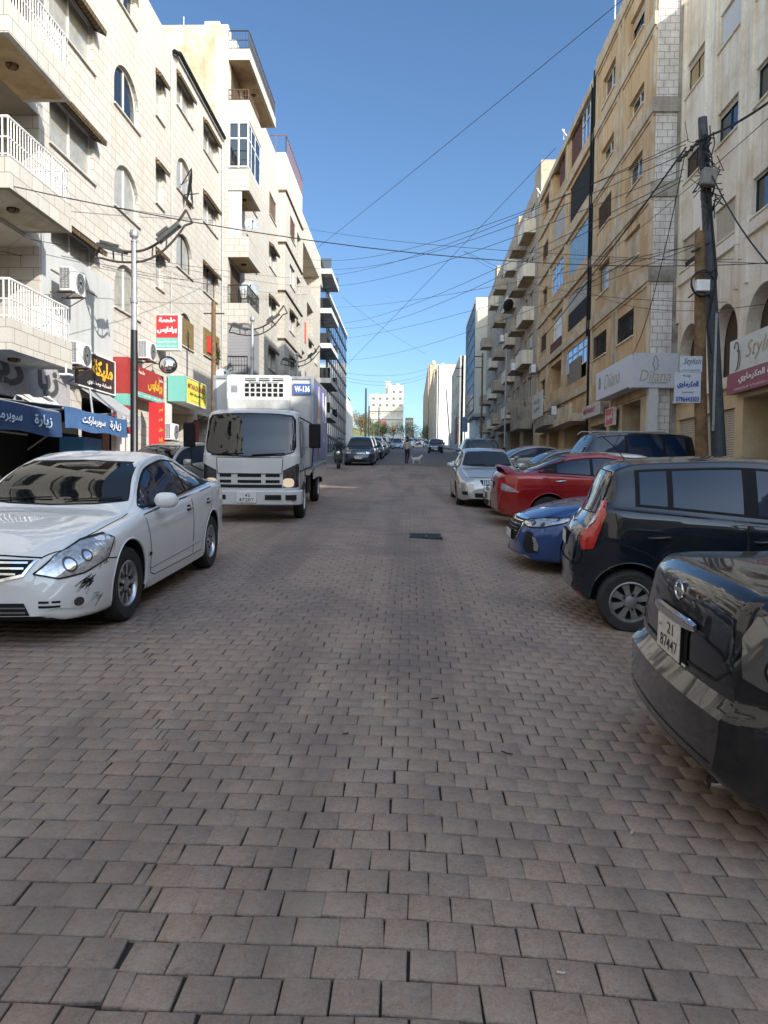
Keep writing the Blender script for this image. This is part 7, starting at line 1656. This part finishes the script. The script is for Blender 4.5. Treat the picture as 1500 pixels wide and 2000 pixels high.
def person(x,y,yaw_,label,top,legs,seated=False):
    g=gz(y,x); r=empty('person',(x,y,g+.01),label=label,cat='person',rot=(0,0,R(yaw_)))   # faces local -y
    if not seated:
        V=[(0,0,.95),(0,0,1.12),(0,.01,1.32),(0,.01,1.44),(0,-.01,1.53), (.10,0,.90),(.115,-.06,.50),(.12,.02,.09),(.12,-.12,.04), (-.10,0,.90),(-.11,.04,.50),(-.11,.16,.10),(-.11,.04,.04), (.19,.01,1.40),(.245,.02,1.13),(.24,-.12,.92),(.235,-.17,.86), (-.19,.01,1.40),(-.26,.03,1.13),(-.27,-.02,.90),(-.27,-.04,.83)]
        E=[(0,1),(1,2),(2,3),(3,4),(0,5),(5,6),(6,7),(7,8),(0,9),(9,10),(10,11),(11,12),(3,13),(13,14),(14,15),(15,16),(3,17),(17,18),(18,19),(19,20)]
        Rr=[(.15,.11),(.15,.105),(.175,.115),(.12,.09),.052,.088,.062,.045,.04,.088,.062,.045,.04,.06,.047,.036,.03,.06,.047,.036,.03]
        body=skin('body',V,E,Rr,legs,r)
        Vt=[(0,0,.86),(0,0,1.1),(0,.01,1.32),(0,.01,1.43),(.19,.01,1.39),(.25,.02,1.13),(.245,-.11,.95),(-.19,.01,1.39),(-.265,.03,1.13),(-.275,-.01,.93)]
        skin('jacket',Vt,[(0,1),(1,2),(2,3),(3,4),(4,5),(5,6),(3,7),(7,8),(8,9)],[(.19,.14),(.185,.135),(.20,.135),(.14,.10),.075,.06,.05,.075,.06,.05],top,r)
        hz=1.62; hy=-.02
        for sx,hp in ((.235,(-.18,.83)),(-.27,(-.05,.80))):
            skin('hand',[(sx,hp[0],hp[1]),(sx,hp[0]-.02,hp[1]-.05)]+[(sx+(f-1.5)*.018,hp[0]-.03,hp[1]-.085) for f in range(4)]+[(sx+(f-1.5)*.019,hp[0]-.045,hp[1]-.125+abs(f-1.5)*.008) for f in range(4)]+[(sx+.035*(1 if sx<0 else -1),hp[0]-.045,hp[1]-.07)],[(0,1)]+[(1,2+f) for f in range(4)]+[(2+f,6+f) for f in range(4)]+[(1,10)],[.026,.028]+[.010]*4+[.008]*4+[.009],SK,r,sub=1)
    else:
        V=[(0,.15,.80),(0,.12,1.0),(0,.06,1.2),(0,.03,1.32),(0,0,1.40),(.12,.05,.78),(.17,-.35,.80),(.16,-.30,.35),(.16,-.42,.30),(-.12,.05,.78),(-.17,-.35,.80),(-.16,-.30,.35),(-.16,-.42,.30),(.19,.02,1.28),(.28,-.15,1.08),(.26,-.42,1.02),(-.19,.02,1.28),(-.28,-.15,1.08),(-.26,-.42,1.02)]
        E=[(0,1),(1,2),(2,3),(3,4),(0,5),(5,6),(6,7),(7,8),(0,9),(9,10),(10,11),(11,12),(3,13),(13,14),(14,15),(3,16),(16,17),(17,18)]
        skin('body',V,E,[(.16,.13),(.16,.12),(.18,.12),(.12,.09),.055,.09,.07,.05,.045,.09,.07,.05,.045,.07,.055,.045,.07,.055,.045],legs,r); hz=1.50; hy=-.04
    skin('head',[(0,hy+.01,hz-.09),(0,hy,hz),(0,hy,hz+.07),(0,hy-.085,hz-.02),(.075,hy+.01,hz),(-.075,hy+.01,hz)],[(0,1),(1,2),(1,3),(1,4),(1,5)],[.055,(.078,.092),(.07,.085),.018,.016,.016],SK,r)
    m=MB(); m.lathe([(.088,-.03),(.098,.02),(.09,.07),(.06,.11),(0,.125)],n=16,M=Matrix.Translation((0,hy+.018,hz+.01))@Matrix.Scale(1.12,4,(0,1,0))@Matrix.Scale(.92,4,(1,0,0))); m.build('hair' if not seated else 'helmet',HR if not seated else M['lampblk'],r,sm=60)
    if not seated:
        m=MB()
        for sx in (.03,-.03): m.lathe([(0,-.006),(.009,0),(0,.006)],n=8,M=Matrix.Translation((sx,hy-.088,hz+.012))@Matrix.Rotation(R(90),4,'X'))
        m.build('eyes',HR,r); m=MB(); m.box((-.022,hy-.095,hz-.052),(.022,hy-.085,hz-.045)); m.build('mouth',pcol('lips',(.25,.08,.07),.6),r)
    else:
        pass
    return r
beige=simple('pale jacket cloth',(.42,.36,.31),rough=.9,noise=.2,nscale=10); blkc=simple('black trousers',(.012,.012,.014),rough=.9); dkj=simple('dark jacket',(.02,.02,.025),rough=.8)
P1=person(-.20,49.3,150,'person in a pale jacket and black trousers walking a white dog on the road',beige,blkc)
# dog: standing, facing right
def dog(x,y):
    r=empty('dog',(x,y,gz(y,x)+.01),label='small shaggy white dog standing on the road beside the walking person',cat='dog'); Fu=simple('shaggy white fur',(.55,.52,.48),rough=1,noise=.25,nscale=30,bump=1,bscale=90)
    V=[(-.20,0,.36),(-.05,0,.34),(.14,0,.35),(.24,0,.46),(.32,0,.55),(.42,0,.53), (-.24,.06,.30),(-.20,.07,.20),(-.26,.07,.12),(-.23,.07,.02), (-.24,-.06,.30),(-.18,-.07,.20),(-.23,-.07,.12),(-.20,-.07,.02),(.16,.06,.26),(.16,.06,.13),(.17,.06,.02),(.16,-.06,.26),(.20,-.06,.13),(.21,-.06,.02),(-.30,0,.42),(-.36,0,.52),(-.31,0,.58),(.30,.05,.62),(.30,-.05,.62)]
    E=[(0,1),(1,2),(2,3),(3,4),(4,5),(0,6),(6,7),(7,8),(8,9),(0,10),(10,11),(11,12),(12,13),(2,14),(14,15),(15,16),(2,17),(17,18),(18,19),(0,20),(20,21),(21,22),(4,23),(4,24)]
    skin('body',V,E,[.10,.105,.125,.08,.075,.035,.07,.045,.03,.028,.07,.045,.03,.028,.05,.034,.028,.05,.034,.028,.035,.04,.03,.02,.02],Fu,r)
    m=MB(); m.lathe([(0,-.014),(.014,0),(0,.014)],n=8,M=Matrix.Translation((.455,0,.535))); 
    for sy in (.035,-.035): m.lathe([(0,-.01),(.01,0),(0,.01)],n=8,M=Matrix.Translation((.385,sy,.575)))
    m.build('nose_and_eyes',HR,r)
dog(.42,49.0)
m=MB(); h=Vector((-.12,49.0,gz(49)+.80)); m.tube([h,h+Vector((.2,-.05,-.28)),Vector((.66,49.0,gz(49)+.50))],.006,4); tag(m.build('dog_lead',M['cable']),'thin dark lead between the person and the white dog','lead')
# scooter rider behind the lorry
def scooter(x,y,yw):
    r=empty('scooter',(x,y,gz(y,x)+.005),label='dark scooter with a rider just behind the lorry beside the minivan',cat='scooter',rot=(0,0,R(yw)))
    for yy in (-.62,.58):
        Mx=Matrix.Translation((0,yy,.27))@Matrix.Rotation(R(90),4,'Y'); m=MB(); m.lathe([(.17,-.05),(.25,-.055),(.27,-.03),(.27,.03),(.25,.055),(.17,.05)],n=24,M=Mx); w_=m.build('wheel',M['tyre'],r,sm=40); m=MB(); m.lathe([(.17,-.04),(.16,0),(.17,.04)],n=20,M=Mx)
        for k in range(5): a=k*1.2566; m.tube([Mx@Vector((0,0,0)),Mx@Vector((.165*math.cos(a),.165*math.sin(a),0))],.014,5)
        m.build('rim',M['alloyd'],w_,sm=40)
    m=MB()
    prof=[((-.18),.42,.10),(.0,.38,.14),(.25,.45,.17),(.55,.55,.17),(.80,.62,.10)]
    ring=[[Vector((wd*math.cos(t),yy,zz+.16*math.sin(t))) for t in np.linspace(0,2*math.pi,13)[:-1]] for yy,zz,wd in prof]
    for i in range(len(ring)-1):
        for j in range(12): m.face([ring[i][j],ring[i][(j+1)%12],ring[i+1][(j+1)%12],ring[i+1][j]])
    m.face(ring[0][::-1]); m.face(ring[-1]); m.build('body',M['lampblk'],r,fix=True,sm=50)
    m=MB(); m.tube([(0,-.62,.27),(0,-.52,.62),(0,-.42,.98)],.045,8); m.box((-.17,-.60,.45),(.17,-.50,.92)); m.tube([(-.32,-.36,1.02),(-.12,-.42,.99),(.12,-.42,.99),(.32,-.36,1.02)],.018,8); m.build('front_fork',M['lampblk'],r)
    m=MB(); m.lathe([(0,-.03),(.09,-.02),(.10,.02),(0,.04)],n=16,M=Matrix.Translation((0,-.62,.80))@Matrix.Rotation(R(90),4,'X')); m.build('headlight',M['lens'],r,sm=50)
    m=MB(); m.box((-.14,.02,.60),(.14,.62,.70)); m.build('seat',M['trim'],r,bevel=.03)
    return r
scooter(-3.75,40.2,2); person(-3.75,40.2,2,'person in dark clothes and black helmet riding the scooter behind the lorry',dkj,dkj,seated=True)
# ---------------- end of the street
M['grass']=simple('rough sunlit grass',(.16,.17,.055),rough=.95,noise=.5,nscale=.25,bump=.6,bscale=3)
def bank():
    xs=[-7.6,-12,-20,-35,-60,-140]; ys=[103,118,140,170,210,260,320,420]; m=MB(); k=len(xs)
    for y in ys:
        rise=min(1,(y-102)/40)
        for i,x in enumerate(xs): m.v.append((x,y,gz(y)-.1+rise*[.3,2.4,5.5,8,10,13][i]))
    m.f=[(j*k+i,j*k+i+1,(j+1)*k+i+1,(j+1)*k+i) for j in range(len(ys)-1) for i in range(k-1)]; m.m=[0]*len(m.f)
    tag(m.build('grass_bank',M['grass'],sm=80),kind='structure')
bank()
r=random.Random(3)
FOL=[simple('green leaves %d'%i,c,rough=.8,noise=.35,nscale=2) for i,c in enumerate([(.045,.07,.022),(.075,.095,.03),(.10,.10,.045),(.16,.085,.03)])]
def tree(x,y,h,rad,label,mats,n=900,name='tree',zoff=0,group='trees at the far end of the street'):
    z=gz(y)+zoff; root=empty(name,(x,y,z),label=label,cat='tree' if name=='tree' else 'bush',group=group); m=MB(); m.tube([(0,0,-.5),(r.uniform(-.2,.2),0,h*.35),(r.uniform(-.4,.4),0,h*.7)],.2,8,radii=[.22,.16,.06])
    for k in range(5): a=r.uniform(0,6.28); m.tube([(0,0,h*(.3+.07*k)),(math.cos(a)*rad*.5,math.sin(a)*rad*.5,h*(.5+.08*k)),(math.cos(a)*rad*.8,math.sin(a)*rad*.8,h*(.6+.08*k))],.06,5,radii=[.09,.05,.02])
    m.build('trunk',M['wood'],root,sm=60)
    m=MB(); cl=[(r.uniform(-.6,.6)*rad,r.uniform(-.6,.6)*rad,h*r.uniform(.42,.88),rad*r.uniform(.3,.55)) for _ in range(11)]
    for i in range(n):
        c=r.choice(cl); d=Vector((r.gauss(0,1),r.gauss(0,1),r.gauss(0,1))).normalized()*c[3]*r.uniform(.45,1.1); p=Vector(c[:3])+d; s=r.uniform(.10,.26); u=Vector((r.gauss(0,1),r.gauss(0,1),r.gauss(0,1))).normalized(); v=u.orthogonal().normalized()
        m.face([p-u*s,p+v*s*.6,p+u*s,p-v*s*.6],r.choice([0,0,1]))
    m.build('crown',mats,root)
F=FOL
for i,(x,y,h,rd,lab,mt,zo) in enumerate([(-13,118,8.5,3.2,'tall loose green tree nearest the end of the left row',[F[0],F[1]],1.5),(-16,135,6.5,3.0,'olive green tree behind the first dark pole',[F[1],F[0]],2.6),(-13.5,150,5.0,2.4,'small brownish tree on the bank right of the poles',[F[2],F[3]],1.5),(-20,165,6,3.5,'broad grey green tree on the left of the bank',[F[2],F[0]],4),(-12,185,5.5,2.6,'orange tinted tree on the bank below the big block',[F[3],F[2]],1.8),(-10,205,6,2.8,'dark green tree on the bank near the road',[F[0],F[1]],1.2),(-15,230,7,3.4,'green tree in front of the far cream block',[F[1],F[0]],2.6),(-9.5,250,5.5,2.4,'small dark tree at the right end of the bank',[F[0],F[0]],1.2),(-24,210,7,3.6,'brownish tree high on the bank',[F[2],F[3]],5),(9,335,8.5,4.2,'dark tree at the head of the road near the grey block',[F[0],F[0]],0),(5.5,345,7.5,4.2,'low dark tree right of the middle at the head of the road',[F[0],F[0]],0),(1.5,338,8.5,4.5,'dark tree closing the road in the middle of the view',[F[0],F[0]],0),(-3.0,342,9,4.5,'dark tree closing the road just left of the middle',[F[0],F[0]],0),(-7.5,335,8,4.2,'dark tree at the left corner of the road head',[F[0],F[1]],0),(-13,330,8,4.2,'tree below the pink sign board of the far block',[F[1],F[0]],1),(-20,325,9,4.5,'bushy tree left of the far cream block',[F[0],F[2]],3),(-10,275,5,2.8,'olive tree midway along the bank edge',[F[1],F[0]],1)]):
    tree(x,y,h,rd,lab,mt,zoff=zo)
m=MB(); m.box((-9.2,104,gz(104)-.5),(-8.8,190,gz(104)-.5+.1)); 
m=MB()
for a,b in zip(range(104,200,8),range(112,208,8)):
    P=[(-8.2,a,gz(a)-.2),(-7.9,a,gz(a)-.2),(-7.9,b,gz(b)-.2),(-8.2,b,gz(b)-.2)]; m.face(P[::-1]); Q=[(x,y,z+1.5) for x,y,z in P]; m.face(Q)
    for i in range(4): m.face([P[i],P[(i+1)%4],Q[(i+1)%4],Q[i]])
tag(m.build('low_wall',M['lime3']),'low sandy wall along the foot of the grass bank','wall')
# the far cream block closing the view
B=bldg('apartment_building','far cream block closing the view, small square windows over striped shop floors',None,0,0); FF=Fc('S',420); z0=gz(420)-3; zt=53.6
ops=[]; x0,x1=-22.6,-4.3; w5=(x1-x0)/5
for r_ in range(2):
    for c_ in range(5): u=x0+w5*(c_+.38); v=42.2+r_*3.6; ops.append((u,u+1.5,v,v+1.4))
for c_ in (3,4): u=x0+w5*(c_+.38); ops.append((u,u+1.5,49.5,50.9))
wallmesh(FF,'wall',x0,x1,39.5,49.0,[o for o in ops if o[3]<49],M['cream'],B); wallmesh(FF,'upper_wall',x0+w5*2.7,x1,49.01,zt,[o for o in ops if o[3]>49],M['cream'],B)
wallmesh(FF,'shop_wall',x0,x1,z0,39.4,[(x0+1+i*3.5,x0+3.7+i*3.5,36.6,38.6) for i in range(5)]+[(x1-6,x1-3.5,31.8,33.6),(x1-3,x1-.6,31.8,33.6)],M['white'],B)
for o in ops: q=MB(); FF.box(q,o[0],o[1],o[2],o[3],-.22,-.18); q.build('window',M['wglass'],B)
q=MB(); q.box((x0,420.35,z0),(x1,434,48.6)); q.box((x0+w5*2.7,420.35,48.6),(x1,434,zt)); q.build('rear_wall',M['cream'],B)
q=MB(); FF.box(q,x0-.2,x1+.2,39.4,39.9,.0,.4); FF.box(q,x0-.2,x1+.2,35.0,35.4,.0,.4); q.build('dark_bands',M['slabc'],B)
q=MB(); q.box((x0+8.6,424,48.8),(x0+11,428,56.0)); q.box((x0+8.2,423.5,56.0),(x0+11.3,428.5,56.4)); q.build('stair_tower',M['cream'],B)
q=MB(); q.box((x1-8,423,zt),(x1-6.5,425,zt+1.2)); q.box((x1-4,423,zt),(x1-2,425,zt+1.4)); q.build('water_tanks',M['white'],B)
sign(FF,'shop_sign','bright pink red sign board on the lower floor of the far cream block',-17.6,-13.4,31.6,34.4,.0,.3,pcol('pink red board',(.65,.12,.13),.5),[])
sign(FF,'shop_sign','orange sign board lower right on the far cream block',-11.5,-8,29.4,31.2,.0,.3,pcol('orange board',(.60,.25,.08),.5),[])
def house(x0,x1,y0,y1,z1,label,mat,roof=None):
    B=bldg('house',label,None,0,0); F_=Fc('S',y0); ops=[(x0+(x1-x0)*a,x0+(x1-x0)*(a+.16),z1-v,z1-v+1.4) for a in (.12,.42,.72) for v in (2.6,5.8)]
    wallmesh(F_,'wall',x0,x1,z1-14,z1,ops,M[mat],B); q=MB(); q.box((x0,y0+.33,z1-14),(x1,y1,z1-.05)); q.build('rear_wall',M[mat],B)
    for o in ops: q=MB(); F_.box(q,o[0],o[1],o[2],o[3],-.22,-.18); q.build('window',M['wglass'],B)
    if roof: q=MB(); q.prism([(x0-.3,z1),(x1+.3,z1),((x0+x1)/2,z1+2)],y1-y0,M=Matrix(((1,0,0,0),(0,0,-1,y1),(0,1,0,0),(0,0,0,1)))); q.build('roof',M[roof],B,fix=True)
M['tiles']=simple('red roof tiles',(.36,.10,.06),rough=.8,noise=.3)
house(-32,-24,290,302,33,'pale house with a red tiled roof above the bank','cream','tiles'); house(-25,-20,260,270,26.5,'small cream house right of the red roofed one','cream'); house(-46,-33,300,315,31.5,'wide pale house behind the trees at the left','white')
house(-17.5,-9.5,112,126,13.5,'small white building just past the blue glass office','white')
house(-3.2,1.5,440,452,38,'pale sliver of a building right of the far cream block','cream')
M['hillm']=simple('hazy hill scrub',(.10,.11,.08),rough=1,noise=.4,nscale=.05)
m=MB(); xs=np.linspace(-1400,1400,41); 
for j,y in enumerate((431,760,1000,1400)):
    for i,x in enumerate(xs): m.v.append((float(x),y,23+j*14+(3+3*j)*math.sin(x*.006+j)+3*math.sin(x*.021)))
m.f=[(j*41+i,j*41+i+1,(j+1)*41+i+1,(j+1)*41+i) for j in range(3) for i in range(40)]; m.m=[0]*len(m.f); tag(m.build('hills',M['hillm'],sm=80),kind='structure')

# the junction behind the viewer: blocks closing the street, seen in the car windows and paint
simple_block('apartment_building','beige corner block behind the viewer closing the lower end of the street',-26,26,-64,-52,-3,15,'beige','bgrey',5,4)
simple_block('apartment_building','cream block behind the viewer on the left side of the street',-22,-9.3,-50,-31,-2,16,'cream','cream',5,5,side='L')
